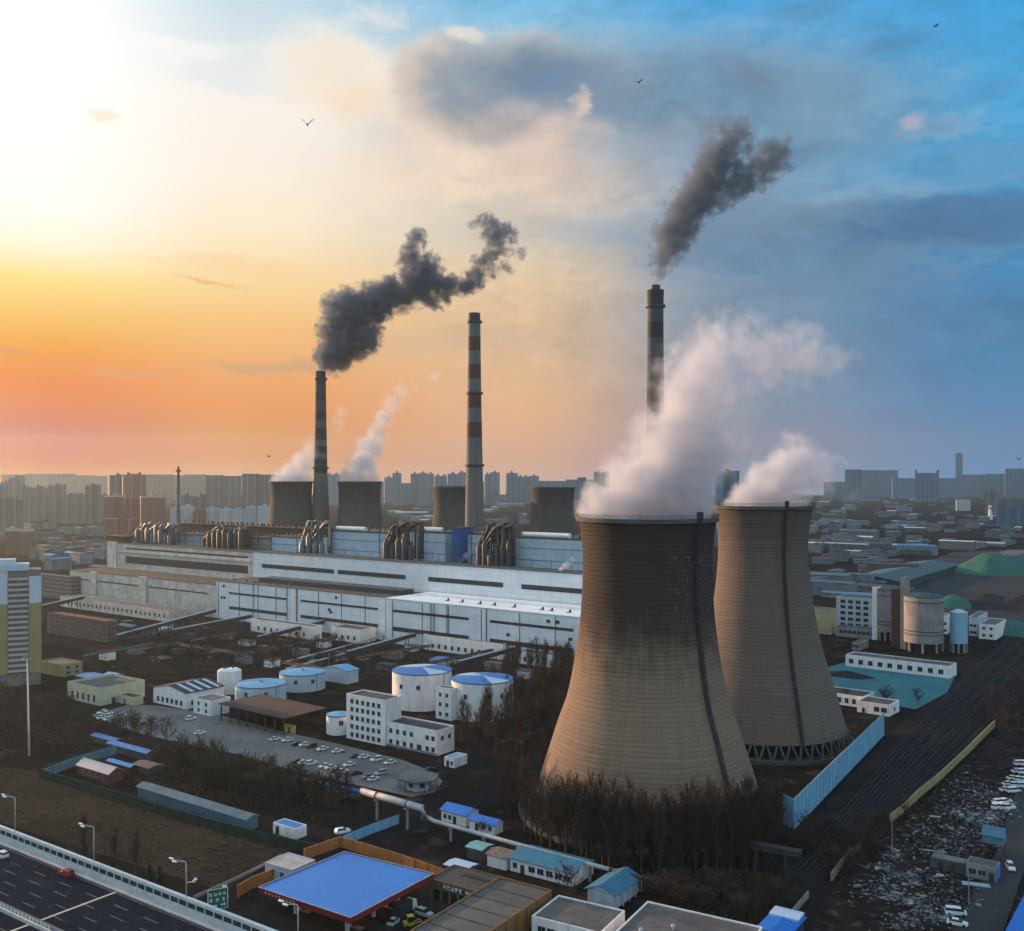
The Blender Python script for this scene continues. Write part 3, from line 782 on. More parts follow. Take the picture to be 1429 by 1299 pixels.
for i in range(7): put('roof_vent', rv, new_hall, (-x548 / 2 + 12 + i * 12, -11 + (i % 2) * 2, 27.36))
sB = us(-6, 549, 654, 684, 800, 830, 930)
h2 = hall('bright white turbine hall with pale roof running behind the stained cooling tower', x548, xend, -6, 35, 27.6, M_WHITECLAD, pm('pale_sheet_roof', (0.82, 0.84, 0.85), (0.74, 0.77, 0.79), 0.05, rough=0.5),
     [(sB[0], sB[1], 19.6, 21.2), (sB[0], sB[1], 8.0, 10.6), (sB[2], sB[3], 19.6, 21.2), (sB[2], sB[3], 8.0, 10.6), (sB[4], sB[5], 19.6, 21.2)])
xm = (x548 + xend) / 2
mm = MB()
mm.box(X(604, 20) - xm, xend - xm - 10, 2.0, 7.0, 27.96, 29.4); mm.build('roof_monitor', M_WHITECLAD, h2)
rv2 = MB().cbox(0, 0, 0, .9, .9, 1.6).box(-1.4, 1.4, -1.5, -1.2, 0, .5).mesh('roof_vent', M_STEEL)
for u in (625, 645, 670, 690, 718, 757, 770, 795): 
    x = X(u, 5) - xm
    put('roof_vent', rv2, h2, (x, -9, 27.96))
pipe = MB(); pipe.box(X(679, -6) - xm - .3, X(679, -6) - xm + .3, -20.9, -20.52, 0, 27.5); pipe.build('downpipe', M_GREYSTEEL, h2)
xo = X(98, 0)
old_hall = hall('dirty beige old turbine hall with pilasters at the left end of the plant', xo, -.3, 0, 33, 24.0, M_OLDWALL, M_ROOFBROWN,
     [(xo + 2, X(128, 0), 16.6, 17.6), (X(136, 0), X(196, 0), 16.6, 17.6), (X(208, 0), X(290, 0), 16.6, 17.6), (xo + 2, X(128, 0), 1.5, 4.4), (X(136, 0), X(250, 0), 1.5, 4.2)], ribs=7.0)
for u0, u1 in ((128, 136), (196, 206)):
    m = MB(); xx0, xx1 = X(u0, 0) - xo / 2, X(u1, 0) - xo / 2
    m.box(xx0, xx1, -18.2, -16.52, 0, 24.8); m.build('pier', M_OLDWALL, old_hall)
# downpipes, wall ladders and small louvres that break the long walls
dpm = MB().box(-.16, .16, -.45, -.06, .1, 26.6).mesh('downpipe', M_GREYSTEEL)
lvm = MB().box(-1.2, 1.2, -.22, -.02, 0, 1.8).mesh('louvre', M_STRIP)
wl_ = MB()
for s_ in (-.35, .35): wl_.box(s_ - .06, s_ + .06, -.7, -.5, .5, 27.2)
for i in range(44): wl_.box(-.29, .29, -.66, -.56, .9 + i * .6, 1.0 + i * .6)
wlm = wl_.mesh('wall_ladder', M_STEEL)
for hall_, xa, xb, yf, sd in ((new_hall, 0, x548, -17.5, 1), (h2, x548, xend, -20.5, 2)):
    rd = random.Random(sd); half = (xb - xa) / 2
    for i in range(9): put('downpipe', dpm, hall_, (-half + 4 + i * (2 * half - 8) / 8 + rd.uniform(-2, 2), yf, 0))
    for i in range(10): put('louvre', lvm, hall_, (rd.uniform(-half + 5, half - 5), yf, rd.choice((3.0, 4.0, 13.0, 14.5, 23.0))))
    for i in range(3): put('wall_ladder', wlm, hall_, (rd.uniform(-half + 6, half - 6), yf, 0))
# bunker bays (second tier)
x352, x150, xe2 = X(352, 35), X(150, 35), X(970, 35)
sC = us(36, 366, 466, 472, 566, 598, 702, 728, 812)
hall('long white bunker bay behind the white turbine halls, dark strip windows', x352, xe2, 36, 53, 46.0, M_WHITECLAD, M_ROOFDARK,
     [(sC[i], sC[i + 1], 34.6, 37.6) for i in (0, 2, 4, 6)], name='bunker_bay')
ob = hall('stained beige old bunker bay on the left with a brown lower roof', x150, x352 - .3, 36, 53, 45.5, M_OLDWALL, M_ROOFBROWN,
     [(X(176, 36), X(346, 36), 41.0, 42.4), (X(176, 36), X(346, 36), 29.0, 35.0)], name='bunker_bay', ribs=8.0)
m = MB(); m.box((x150 - x352) / 2 - .5, (x150 - x352) / 2 + 14, -9.6, -8.52, 24, 46.8); m.build('end_pier', M_OLDWALL, ob)
m = MB(); m.box((x150 - x352) / 2 + 15, (x352 - x150) / 2 - 2, -9.6, -8.53, 38.2, 39.6); m.build('ledge', M_OLDWALL, ob)
# boiler houses
def boiler(label, u0, u1, vtop, y0, depth, wall, roof, vents=True, zb=0, tank=None):
    x0, x1 = X(u0, y0), X(u1, y0)
    h = zv(vtop, x0, y0)
    t = pthing('boiler_house', label, 'boiler house', (x0 + x1) / 2, y0 + depth / 2)
    a, b = (x1 - x0) / 2, depth / 2
    MB().box(-a, a, -b, b, zb, h).build('wall', wall, t)
    r = MB(); r.box(-a - .4, a + .4, -b - .4, b + .4, h, h + .8); r.build('roof', roof, t)
    g_ = MB()
    for zz in (h * .78, h * .9): g_.box(-a, a, -b - .16, -b - .003, zz, zz + .35)
    for i in range(1, 4): g_.box(-a + 2 * a * i / 4 - .12, -a + 2 * a * i / 4 + .12, -b - .15, -b - .004, h * .6, h * .78)
    g_.build('cladding_joints', M_GREYSTEEL, t)
    if vents:
        n = max(2, int((x1 - x0) / 7))
        v1 = MB().tube([(0, 0, -.1), (0, 0, 2.7)], .6, 8).mesh('roof_vent', M_STEEL); v2 = MB().tube([(0, 0, -.1), (0, 0, 1.8)], 1.0, 8).mesh('roof_vent', M_STEEL)
        for i in range(n):
            xx = -a + (i + .5) * 2 * a / n
            put('roof_vent', v1, t, (xx, -b + 4 + (i % 2) * 3, h + .8)); put('roof_vent', v2, t, (xx - .2, b - 6, h + .8))
    if tank:
        k = MB(); k.tube([(-a + tank[0] * 2 * a, -b + 3, h + 2.2), (-a + tank[1] * 2 * a, -b + 3, h + 2.2)], 1.7, 12); k.build('roof_tank', M_WHITEWALL, t)
    return t
y0 = 62
boiler('pale blue boiler house with white drum on its roof, right of the blackened chimney', 463, 537, 741, y0, 34, M_PALEBLUE, M_ROOFDARK, tank=(.05, .6))
boiler('pale blue boiler house left of the narrow deep blue tower', 586, 621, 743, y0, 30, M_PALEBLUE, M_ROOFDARK, tank=(.05, .8))
bt = boiler('narrow deep blue lift tower between two boiler houses', 631, 642, 737, y0 - 2, 14, pm('deep_blue_cladding', (0.018, 0.085, 0.24), (0.014, 0.07, 0.20), .2), M_ROOFDARK, False)
boiler('pale blue boiler house right of the narrow deep blue tower', 644, 674, 745, y0 + 6, 30, M_PALEBLUE, M_ROOFDARK)
boiler('widest pale blue boiler house, faded writing high on its wall, beside the stained tower', 716, 826, 750, y0, 36, M_PALEBLUE, M_ROOFDARK, tank=(.1, .7))
boiler('bright pale blue boiler house at the foot of the blackened chimney', 378, 427, 749, y0 + 4, 26, M_PALEBLUE, M_ROOFDARK)
boiler('dirty grey boiler house next to the oldest pipe bundle', 350, 376.5, 750, y0 + 2, 26, M_CONC, M_ROOFDARK)
boiler('grey blue old boiler house seen between two pipe bundles', 246, 292, 745, y0 + 6, 26, pm('grey_blue_cladding', (0.26, 0.32, 0.36), (0.2, 0.25, 0.29), .15), M_ROOFDARK)
og = boiler('long dark red brown coal gallery along the old boiler houses', 250, 438, 731, y0 + 36, 20, M_RUST, pm('rust_roof', (0.05, 0.03, 0.028), (0.03, 0.022, 0.02), .3), True)
boiler('small dark red pump house on the left end of the old bunker bay', 148, 172, 748, 40, 8, M_RUST, M_ROOFDARK, False, zb=45)
boiler('dark brown rooftop shed behind the left pipe bundles', 172, 250, 747, y0 + 20, 16, M_STEEL, M_ROOFBROWN, True)
# flue pipe bundles
def bundle(label, u0, u1, vtop, y, n, mat, seed):
    n = int(n * 1.7)
    rnd = random.Random(seed)
    x0, x1 = X(u0, y), X(u1, y)
    ztop = zv(vtop, (x0 + x1) / 2, y)
    t = pthing('flue_pipe_bundle', label, 'pipe bundle', (x0 + x1) / 2, y)
    L = x1 - x0; zb = 46.3
    for i in range(n):
        f = i / (n - 1); yy = -5 + 10 * rnd.random(); r = rnd.uniform(.6, 1.1)
        xa = -L / 2 + L * f * 0.25; xb = -L / 2 + L * (0.32 + 0.6 * f)
        zt = ztop - rnd.uniform(0.0, 2.5)
        m = MB()
        pts = [(xa, yy, zb), (xa, yy, zb + (zt - zb) * .35), (xa + (xb - xa) * .6, yy, zt - 3.0), (xb - 2.2, yy, zt - .4), (xb - .6, yy, zt - .2), (xb + .6, yy, zt - 2.0), (xb + .8, yy, zb)]
        m.tube(catmull([tuple(p) for p in pts], 3), r, 8)
        m.build('pipe', mat, t, smooth=True)
    for i in range(max(2, n // 2)):
        m = MB(); xx = -L / 2 + L * (.2 + .75 * i / max(1, n // 2 - 1)); r = rnd.uniform(1.6, 2.6); hh = rnd.uniform(6, 15)
        m.lathe([(r, zb), (r, zb + hh), (r * .5, zb + hh + 1.5), (r * .5, zb + hh + 3)], 12, xx, -7, cap1=True); m.build('cyclone', mat, t, smooth=True)
    fr = MB()
    for i in range(4):
        xx = -L / 2 + L * i / 3
        for yy in (-7.5, 7.5): fr.box(xx - .22, xx + .22, yy - .22, yy + .22, zb, ztop - 4)
    for zz in (zb + 6, zb + 13): fr.box(-L / 2, L / 2, -7.7, -7.28, zz, zz + .4)
    fr.build('support_frame', M_STEEL, t)
    return t
bundle('bundle of bent grey flue pipes at the far left of the plant roof', 196, 224, 729, 56, 5, M_GREYSTEEL, 1)
bundle('second bundle of bent grey flue pipes from the left on the plant roof', 223, 248, 730, 56, 5, M_GREYSTEEL, 2)
bundle('wide tangled bundle of brown and grey flue pipes left of the grey boiler house', 290, 350, 734, 56, 9, M_STEEL, 3)
bundle('bundle of light grey bent flue pipes at the foot of the blackened chimney', 425, 461, 725, 57, 5, M_GREYSTEEL, 4)
bundle('dark bundle of bent flue pipes between the drum roofed boiler houses', 540, 586, 728, 57, 7, M_STEEL, 5)
bundle('darkest bundle of bent flue pipes left of the widest boiler house', 668, 722, 728, 57, 8, M_STEEL, 6)
# steam leaks on the plant roof
for lab, u, v, Y in (('little white steam puff leaking by the deep blue lift tower', 650, 780, 675), ('little white steam puff leaking beside the stained tower on the plant roof', 790, 793, 610)):
    p = at(u, Y)
    plume('steam_puff', lab, 'steam', (p.x, p.y, zat(v + 4, Y)), [(u - 7, v + 2, 4, 1.2), (u, v - 4, 6, 1.0), (u + 8, v - 12, 5, .8), (u + 4, v - 6, 5, .9)], Y, WARMW, 0.5, 0.25, 4.0, 0.5, 0.2, 0.3, vox=.2)

# ------------------------------------------------------------------ far city: tower blocks in the haze
F_GREY = facade('far_grey_block', (0.15, 0.145, 0.15), (0.05, 0.05, 0.055), 3.6, 3.0, rnd=0.25, bands=0.25)
F_BROWN = facade('far_brown_block', (0.32, 0.13, 0.09), (0.07, 0.05, 0.05), 3.6, 3.0, rnd=0.12, bands=0.12)
F_BROWNW = facade('far_brown_block_pale_crown', (0.34, 0.14, 0.10), (0.07, 0.05, 0.05), 3.6, 3.0, top=(0.5, 0.46, 0.42), ztop=71.0, bands=0.0)
F_BROWNW2 = facade('red_block_pale_crown', (0.26, 0.12, 0.09), (0.08, 0.05, 0.05), 3.6, 3.0, top=(0.55, 0.5, 0.46), ztop=31.0)
F_WHITE = facade('far_white_block', (0.55, 0.56, 0.57), (0.10, 0.11, 0.12), 3.6, 3.0, fw=0.5, rnd=0.1, roof=(.2, .2, .2))
F_HAZEBLUE = facade('far_haze_blue_block', (0.07, 0.15, 0.22), (0.03, 0.065, 0.10), 4.0, 3.1, rnd=0.2, bands=0.2)  # blue of the distant haze is put into these wall colours
CITYN = [0]
def block(u0, u1, vt, Y, mat, label, group, kind='slab', ang=None, cat='tower block', name='tower_block'):
    """apartment slab standing at distance Y whose roof meets picture row vt"""
    w_ = max(6.0, (u1 - u0) / FPX * Y); h = HC - (vt - VH) * Y / FPX
    p = at((u0 + u1) / 2, Y)
    CITYN[0] += 1
    rr = random.Random(CITYN[0])
    a = -math.degrees(math.atan2(p.x, p.y)) + (rr.uniform(-14, 14) if ang is None else ang)
    d = min(w_, 18)
    t = thing(name, label, cat, (p.x, p.y, 0), a, group)
    m = MB()
    if kind == 'slab' and w_ > 26:
        # stepped plan: bays stand forward of one another
        n = max(2, int(w_ / 14)); bw = w_ / n
        for i in range(n):
            x0 = -w_ / 2 + i * bw; off = 0 if i % 2 else 2.2
            m.box(x0 + .01, x0 + bw - .01, -d / 2 - off, d / 2, 0, h - (0 if i % 2 else 1.5) - rr.choice((0, 0, 3)))
    else:
        m.box(-w_ / 2, w_ / 2, -d / 2, d / 2, 0, h)
    m.build('wall', mat, t)
    n = max(1, int(w_ / 22))
    for i in range(n):
        r = MB()
        xx = -w_ / 2 + (i + .5) * w_ / n
        if kind == 'spire':
            r.cbox(xx, 0, h - 3, 9, 9, 6); r.lathe([(6.0, h + 3), (0.3, h + 10)], 4, xx, 0, cap1=True)
        elif kind != 'plain':
            r.cbox(xx, 0, h - 4, 6, 6, 7)
        if r.v: r.build('roof_house', mat, t)
    return t
GL = 'hazy tower blocks on the left skyline'
for u0, u1, vt, Y in [(-30, 8, 677, 2350), (0, 16, 672, 2700), (14, 33, 664, 2650), (26, 42, 679, 2250), (44, 61, 678, 2450), (58, 70, 682, 2600), (69, 91, 676, 2300), (94, 119, 689, 2500), (120, 140, 676, 2250), (-10, 30, 694, 1900), (140, 152, 690, 2400), (92, 124, 692, 2300), (34, 62, 690, 2500)]:
    block(u0, u1, vt, Y, F_GREY, 'grey hazy tower block on the left skyline above the olive apartment tower', GL)
GF = 'faintest far blocks on the left skyline'
for u0, u1, vt, Y in [(4, 40, 662, 5200), (36, 66, 661, 5600), (68, 104, 661, 5000), (104, 132, 663, 5400), (128, 154, 664, 5200), (200, 240, 662, 4600), (240, 262, 663, 4800), (258, 288, 662, 4700), (380, 420, 663, 4800)]:
    block(u0, u1, vt, Y, F_GREY, 'faintest pale block almost lost in the haze on the left skyline', GF, 'plain')
block(152, 176, 662, 2150, F_GREY, 'dark grey tower block rising behind the brown apartment towers', None)
block(172, 202, 661, 2080, F_BROWN, 'tallest brown apartment tower with the highest roof of its group', None)
block(147, 174, 690, 1720, F_BROWNW, 'brown apartment tower with pale crown, left one of its group', None)
block(174, 197, 694, 1700, F_BROWN, 'plain brown apartment tower in the middle of its group', None)
block(197, 229, 688, 1650, F_BROWNW, 'wide brown apartment tower with pale crown beside the old plant hall', None)
block(150, 186, 722, 1420, F_BROWN, 'short red brown block in front of the brown apartment towers', None)
block(253, 289, 690, 2300, F_GREY, 'low grey block standing behind the white apartment rows', None)
for u0, u1, vt in ((287, 312, 663), (312, 336, 664)):
    block(u0, u1, vt, 2650, F_GREY, 'broad grey tower block left of the thin pale strip on the skyline', 'pair of broad grey blocks on the left skyline', 'plain')
for u0, u1, vt in ((339, 360, 661), (360, 384, 662)):
    block(u0, u1, vt, 2500, F_GREY, 'broad grey tower block right behind the leftmost small cooling tower', 'broad grey blocks behind the small cooling tower', 'plain')
for u0, u1, vt in ((238, 254, 708), (254, 271, 706), (288, 306, 709), (306, 325, 710), (325, 343, 711), (343, 360, 707), (360, 380, 706)):
    block(u0, u1, vt, 1650, F_WHITE, 'white apartment block in the row beyond the coal gallery', 'white apartment row beyond the coal gallery', 'slab', ang=0)
block(271, 288, 713, 1640, F_BROWN, 'brick red block between the white apartment rows', None)
block(8, 27, 737, 1360, F_BROWNW2, 'red brown low block with pale crown, left twin', None, ang=0)
block(28, 47, 738, 1350, F_BROWNW2, 'red brown low block with pale crown, right twin', None, ang=0)
block(86, 120, 752, 1430, F_BROWN, 'squat red brown building among low sheds left of the plant', None)
GC = 'bluish tower blocks between the two left chimneys'
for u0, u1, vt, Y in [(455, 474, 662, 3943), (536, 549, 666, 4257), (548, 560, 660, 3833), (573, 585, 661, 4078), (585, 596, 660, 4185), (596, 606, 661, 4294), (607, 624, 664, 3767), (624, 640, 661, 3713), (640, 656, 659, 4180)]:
    block(u0, u1, vt, Y, F_HAZEBLUE, 'bluish tower block with pointed roof left of the striped chimney', GC, 'spire')
GD = 'bluish tower blocks right of the striped chimney'
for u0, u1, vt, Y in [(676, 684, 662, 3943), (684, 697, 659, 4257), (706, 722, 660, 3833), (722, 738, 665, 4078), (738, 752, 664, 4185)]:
    block(u0, u1, vt, Y, F_HAZEBLUE, 'bluish tower block with pointed roof right of the striped chimney', GD, 'spire')
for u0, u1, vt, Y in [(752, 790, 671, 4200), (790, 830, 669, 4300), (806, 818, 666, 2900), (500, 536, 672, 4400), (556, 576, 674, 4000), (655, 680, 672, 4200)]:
    block(u0, u1, vt, Y, F_HAZEBLUE, 'faint low block in the haze behind the far cooling towers', 'faint blocks behind the far cooling towers', 'plain')
block(829, 851, 658, 3600, F_HAZEBLUE, 'single dark blue tower block just left of the big steam plume', None)
block(1000, 1030, 657, 1500, F_HAZEBLUE, 'dark bushy topped block seen between the two big steam plumes', None)
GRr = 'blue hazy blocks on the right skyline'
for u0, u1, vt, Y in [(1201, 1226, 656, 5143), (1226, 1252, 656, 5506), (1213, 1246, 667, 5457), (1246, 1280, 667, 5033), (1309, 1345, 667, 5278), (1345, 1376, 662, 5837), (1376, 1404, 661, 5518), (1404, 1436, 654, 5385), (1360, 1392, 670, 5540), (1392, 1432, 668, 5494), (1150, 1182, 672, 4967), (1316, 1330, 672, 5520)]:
    block(u0, u1, vt, Y, F_HAZEBLUE, 'blue hazy block on the right skyline', GRr, 'plain')
block(1180, 1202, 655, 4300, F_HAZEBLUE, 'tallest dark blue block right beside the ribbed cooling tower', None, 'plain')
tb = block(1278, 1309, 660, 4400, F_HAZEBLUE, 'blue block with two corner turrets on the right skyline', None, 'plain', ang=0)
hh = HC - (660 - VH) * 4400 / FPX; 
for s_ in (-1, 1): MB().cbox(s_ * 44, 0, hh - .5, 11, 11, 14).build('turret', F_HAZEBLUE, tb)
block(1334, 1343, 632, 5900, F_HAZEBLUE, 'very faint slender tower poking highest from the right skyline', None, 'plain')
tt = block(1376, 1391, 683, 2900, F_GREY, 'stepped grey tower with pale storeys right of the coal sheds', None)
block(1392, 1430, 706, 2130, F_HAZEBLUE, 'broad dark block behind the stepped grey tower', None, 'plain')
block(1335, 1353, 697, 3200, F_WHITE, 'pale works block with small blue roof left of the stepped tower', None, 'plain')
# low roofs of the districts
low_m = [pm('low_roof_grey', (0.07, 0.10, 0.125), (0.045, 0.065, 0.085), .05, rnd=.35), pm('low_roof_brown', (0.085, 0.06, 0.052), (0.055, 0.042, 0.038), .05, rnd=.3), pm('low_roof_blue', (0.06, 0.19, 0.32), (0.045, 0.14, 0.25), .05, rnd=.3), pm('low_roof_white', (0.48, 0.50, 0.52), (0.36, 0.38, 0.40), .05, rnd=.2)]
low_w = pm('low_wall', (0.15, 0.17, 0.185), (0.10, 0.115, 0.13), .1, rnd=.4)  # these walls and the grey roofs are tinted blue in place of haze
LOWN = {}
def low(u, v, w_, d, h, k, label, group, ang):
    key = (round(w_ / 6) * 6, round(d / 4) * 4, round(h / 2) * 2)
    if key not in LOWN:
        a, b, c = key[0] / 2, key[1] / 2, key[2]
        LOWN[key] = MB().gable(-a, a, -b, b, 0, c, c + .08 * key[1], 'x'), MB().roof2(-a, a, -b, b, c, c + .08 * key[1], .25, 'x', .5)
    wm, rm_ = LOWN[key]
    mk = (key, k)
    if mk not in LOWN: LOWN[mk] = (wm.mesh('wall', low_w), rm_.mesh('roof', low_m[k]))
    t = thing('low_building', label, 'building', G(u, v), ang, group)
    put('wall', LOWN[mk][0], t); put('roof', LOWN[mk][1], t)
KN = ['grey', 'brown', 'blue', 'white']
rr = random.Random(11)
def district(n, u0, u1, v0, v1, where, group, wts, avoid=()):
    for i in range(n):
        u = rr.uniform(u0, u1); v = VH + 1 / rr.uniform(1 / (v1 - VH), 1 / (v0 - VH)) if False else rr.uniform(v0, v1)
        if any(a <= u <= b and c <= v <= d for a, b, c, d in avoid): continue
        k = rr.choices(range(4), wts)[0]
        low(u, v, rr.choice((18, 24, 36, 48, 60)), rr.choice((12, 16, 20)), rr.choice((4, 6, 8, 12)), k,
            'low %s roofed building %s' % (KN[k], where), group + ', ' + KN[k] + ' roofs', rr.choice((-36, 54, -30, 60, -40)))
district(150, 1120, 1435, 690, 775, 'in the hazy blue district on the right', 'low buildings of the right district', (5, 4, 3, 2), ((1300, 1435, 768, 776),))
district(34, 1132, 1250, 755, 835, 'between the ribbed cooling tower and the long coal shed', 'low buildings left of the long coal shed', (4, 5, 1, 1))
district(70, -10, 150, 735, 800, 'in the dense quarter left of the plant', 'low buildings left of the plant', (5, 5, 1, .8), ((0, 60, 740, 802),))
district(14, 536, 600, 700, 733, 'beyond the boiler houses near the striped chimney', 'low buildings beyond the boiler houses', (4, 2, 2, 3))
district(14, 680, 740, 694, 733, 'between the striped chimney and the idle cooling tower', 'low buildings right of the striped chimney', (3, 2, 4, 3))
for lab, u, v, w_, d, k in (('long white factory roof beyond the boiler houses', 575, 719, 96, 30, 3), ('long light blue factory roof right of the striped chimney', 712, 706, 110, 30, 2), ('long white shed in the middle of the right district', 1262, 768, 60, 16, 3), ('pale blue long roof near the foot of the right skyline', 1208, 700, 120, 30, 2), ('long white roof far out in the right district', 1290, 699, 120, 24, 3)):
    low(u, v, w_, d, 8, k, lab, None, -10)
# thin far chimneys and masts
def mast(u, vt, Y, r, label, mat, cat='mast', name='far_mast'):
    p = at(u, Y); h = zat(vt, Y)
    t = thing(name, label, cat, p)
    m = MB(); m.lathe([(r, 0), (r * .55, h)], 10, cap1=True); m.build('shaft', mat, t)
    m = MB(); m.lathe([(r * .6, h - 8), (r * 1.5, h - 7), (r * 1.5, h - 5.5), (r * .6, h - 5.5)], 10); m.build('collar', M_STEEL, t)
mast(249, 651, 1500, 3.0, 'thin red and white far chimney rising over the white apartment rows', chimney_mat('thin_chimney', [20, 35, 50, 65, 80, 95], [RED, WHT, RED, WHT, RED, DRK], (.3, .3, .3)), 'chimney', 'thin_chimney')
mast(1382, 705, 2500, 5.5, 'white topped squat stack right of the long coal shed', M_WHITEWALL, 'chimney', 'squat_stack')
# distant trees between the roofs

# ------------------------------------------------------------------ ground sheets
def patch_ground(name, pts, z, mat, kind='structure'):
    m = MB(); m.poly([tuple(G(u, v, 0).xy) + (z,) for u, v in pts])
    return tag(m.build(name, mat), kind=kind)
M_LOT = pm('worn_concrete_lot', (0.17, 0.16, 0.15), (0.11, 0.103, 0.10), 0.05, c3=(0.075, 0.072, 0.07), fine=5)
M_ASPH = pm('dark_asphalt', (0.020, 0.021, 0.024), (0.014, 0.015, 0.018), 0.04, c3=(0.027, 0.027, 0.030), spec=0.0)
M_YARD = pm('dark_yard', (0.034, 0.027, 0.024), (0.018, 0.015, 0.014), 0.06, c3=(0.062, 0.050, 0.043), spec=0.0)
M_FIELD = pm('bare_field', (0.052, 0.039, 0.029), (0.034, 0.026, 0.020), 0.05, c3=(0.074, 0.057, 0.041), fine=7, spec=0.0)
M_TEAL = pm('teal_dust_net', (0.03, 0.15, 0.17), (0.022, 0.11, 0.13), 0.06, c3=(0.04, 0.18, 0.20))
M_BALLAST = pm('dark_ballast', (0.030, 0.026, 0.025), (0.018, 0.016, 0.016), 0.08, c3=(0.044, 0.036, 0.032), spec=0.0)
M_JUNK = pm('junk_yard_soil', (0.032, 0.025, 0.022), (0.015, 0.013, 0.012), 0.10, c3=(0.085, 0.068, 0.058), spec=0.0, fine=3.5)
patch_ground('parking_ground', [(126, 998), (178, 984), (215, 984), (300, 996), (400, 1022), (480, 1040), (560, 1060), (602, 1076), (618, 1090), (606, 1106), (575, 1112), (500, 1096), (420, 1078), (330, 1052), (250, 1036), (190, 1022)], 0.05, M_LOT)
patch_ground('field', [(-60, 1062), (60, 1078), (180, 1112), (300, 1148), (420, 1180), (300, 1240), (100, 1180), (-60, 1128)], 0.05, M_FIELD)
patch_ground('road', [(440, 1165), (640, 1120), (700, 1085), (760, 1050), (775, 1062), (715, 1100), (660, 1135), (480, 1190), (380, 1245), (300, 1265), (330, 1232)], 0.06, M_ASPH)
patch_ground('station_forecourt', [(300, 1290), (470, 1190), (640, 1235), (720, 1300), (700, 1420), (300, 1420)], 0.055, M_ASPH)
patch_ground('teal_yard', [(1140, 935), (1180, 924), (1334, 941), (1322, 966), (1278, 990), (1160, 968), (1146, 950)], 0.06, M_TEAL)
patch_ground('railway_ballast', [(1085, 1235), (1110, 1170), (1235, 1028), (1290, 985), (1436, 862), (1500, 830), (1500, 900), (1390, 1004), (1285, 1106), (1200, 1175), (1140, 1240)], 0.05, M_BALLAST)
patch_ground('junk_yard_ground', [(1160, 1240), (1290, 1118), (1390, 1020), (1500, 960), (1500, 1400), (1080, 1400)], 0.045, M_JUNK)
patch_ground('side_road', [(1425, 1080), (1470, 1085), (1440, 1180), (1400, 1300), (1340, 1420), (1260, 1420), (1330, 1300), (1390, 1190)], 0.06, pm('side_road_grey', (0.040, 0.037, 0.036), (0.028, 0.026, 0.026), 0.06))
patch_ground('coal_yard_ground', [(1180, 830), (1330, 770), (1600, 760), (1600, 880), (1420, 890), (1310, 860)], 0.05, pm('coal_ground', (0.014, 0.014, 0.016), (0.009, 0.009, 0.01), 0.05))
patch_ground('plant_yard_ground', [(60, 885), (300, 862), (560, 892), (780, 935), (700, 985), (480, 930), (200, 940)], 0.04, M_YARD)
# rails
def rail(pts):
    m = MB()
    Q = [G(u, v) for u, v in pts]
    for off in (-0.72, 0.72):
        L = []
        for i, p in enumerate(Q):
            d = (Q[min(i + 1, len(Q) - 1)] - Q[max(i - 1, 0)]).normalized()
            L.append(p + Vector((d.y, -d.x, 0)) * off + Vector((0, 0, .26)))
        m.tube(L, 0.09, 4)
    t = m.build('rails', pm('worn_rail', (0.07, 0.07, 0.075), (0.035, 0.035, 0.04), 0.5, rough=0.4, metal=0.5))
    tag(t, kind='structure')
    s = MB()
    for a, b in zip(Q, Q[1:]):
        n = int((b - a).length / 1.6); d = (b - a).normalized(); c = Vector((d.y, -d.x, 0))
        for i in range(n):
            p = a + (b - a) * (i / n)
            q = [p - c * 1.3 - d * .13, p + c * 1.3 - d * .13, p + c * 1.3 + d * .13, p - c * 1.3 + d * .13]
            s.prism([x.xy for x in q], 0.06, 0.2)
    tag(s.build('sleepers', pm('old_sleeper', (0.030, 0.025, 0.022), (0.018, 0.015, 0.014), 0.4)), kind='structure')
for du in (0, 1, 2, 3, 4, 5):
    f = du / 5
    def lerp(a, b): return a + (b - a) * f
    rail([(lerp(1112, 1160), lerp(1215, 1215)), (lerp(1165, 1235), lerp(1150, 1150)), (lerp(1250, 1330), lerp(1050, 1058)), (lerp(1330, 1405), lerp(965, 985)), (lerp(1429, 1500), lerp(872, 905))])

# ------------------------------------------------------------------ walls and fences
def wall_line(name, label, cat, pts, h, mat, th=0.25, panel=0.0, pmat=None, top=None, group=None, post=None):
    """a wall that follows ground points; panel = spacing of its posts"""
    Q = [G(u, v) for u, v in pts]
    o = Q[0].copy()
    t = thing(name, label, cat, o, 0, group)
    m = MB(); ps = []
    for a, b in zip(Q, Q[1:]):
        d = (b - a).normalized(); c = Vector((d.y, -d.x, 0)) * th / 2
        a2, b2 = a - o, b - o
        m.prism([(a2 - c).xy, (b2 - c).xy, (b2 + c).xy, (a2 + c).xy], 0, h)
        if panel:
            n = max(1, int((b - a).length / panel))
            for i in range(n + 1): ps.append((a2 + (b2 - a2) * (i / n), c, d))
    m.build('panel', mat, t)
    if ps:
        me = MB().box(-.14, .14, -th / 2 - .09, th / 2 + .09, 0, h + .12).mesh('post', pmat or mat)
        for p, c, d in ps: put('post', me, t, (p.x, p.y, 0), math.degrees(math.atan2(d.y, d.x)))
    if top:
        k = MB()
        for a, b in zip(Q, Q[1:]): k.tube([a - o + Vector((0, 0, h + .05)), b - o + Vector((0, 0, h + .05))], .12, 5)
        k.build('coping', top, t)
    return t
M_BARRIER = pm('sky_blue_barrier', (0.20, 0.44, 0.60), (0.16, 0.37, 0.52), 0.12, rough=0.5, streak=0.15)
M_BARRIERP = pm('sky_blue_barrier_post', (0.15, 0.34, 0.47), rough=0.5)
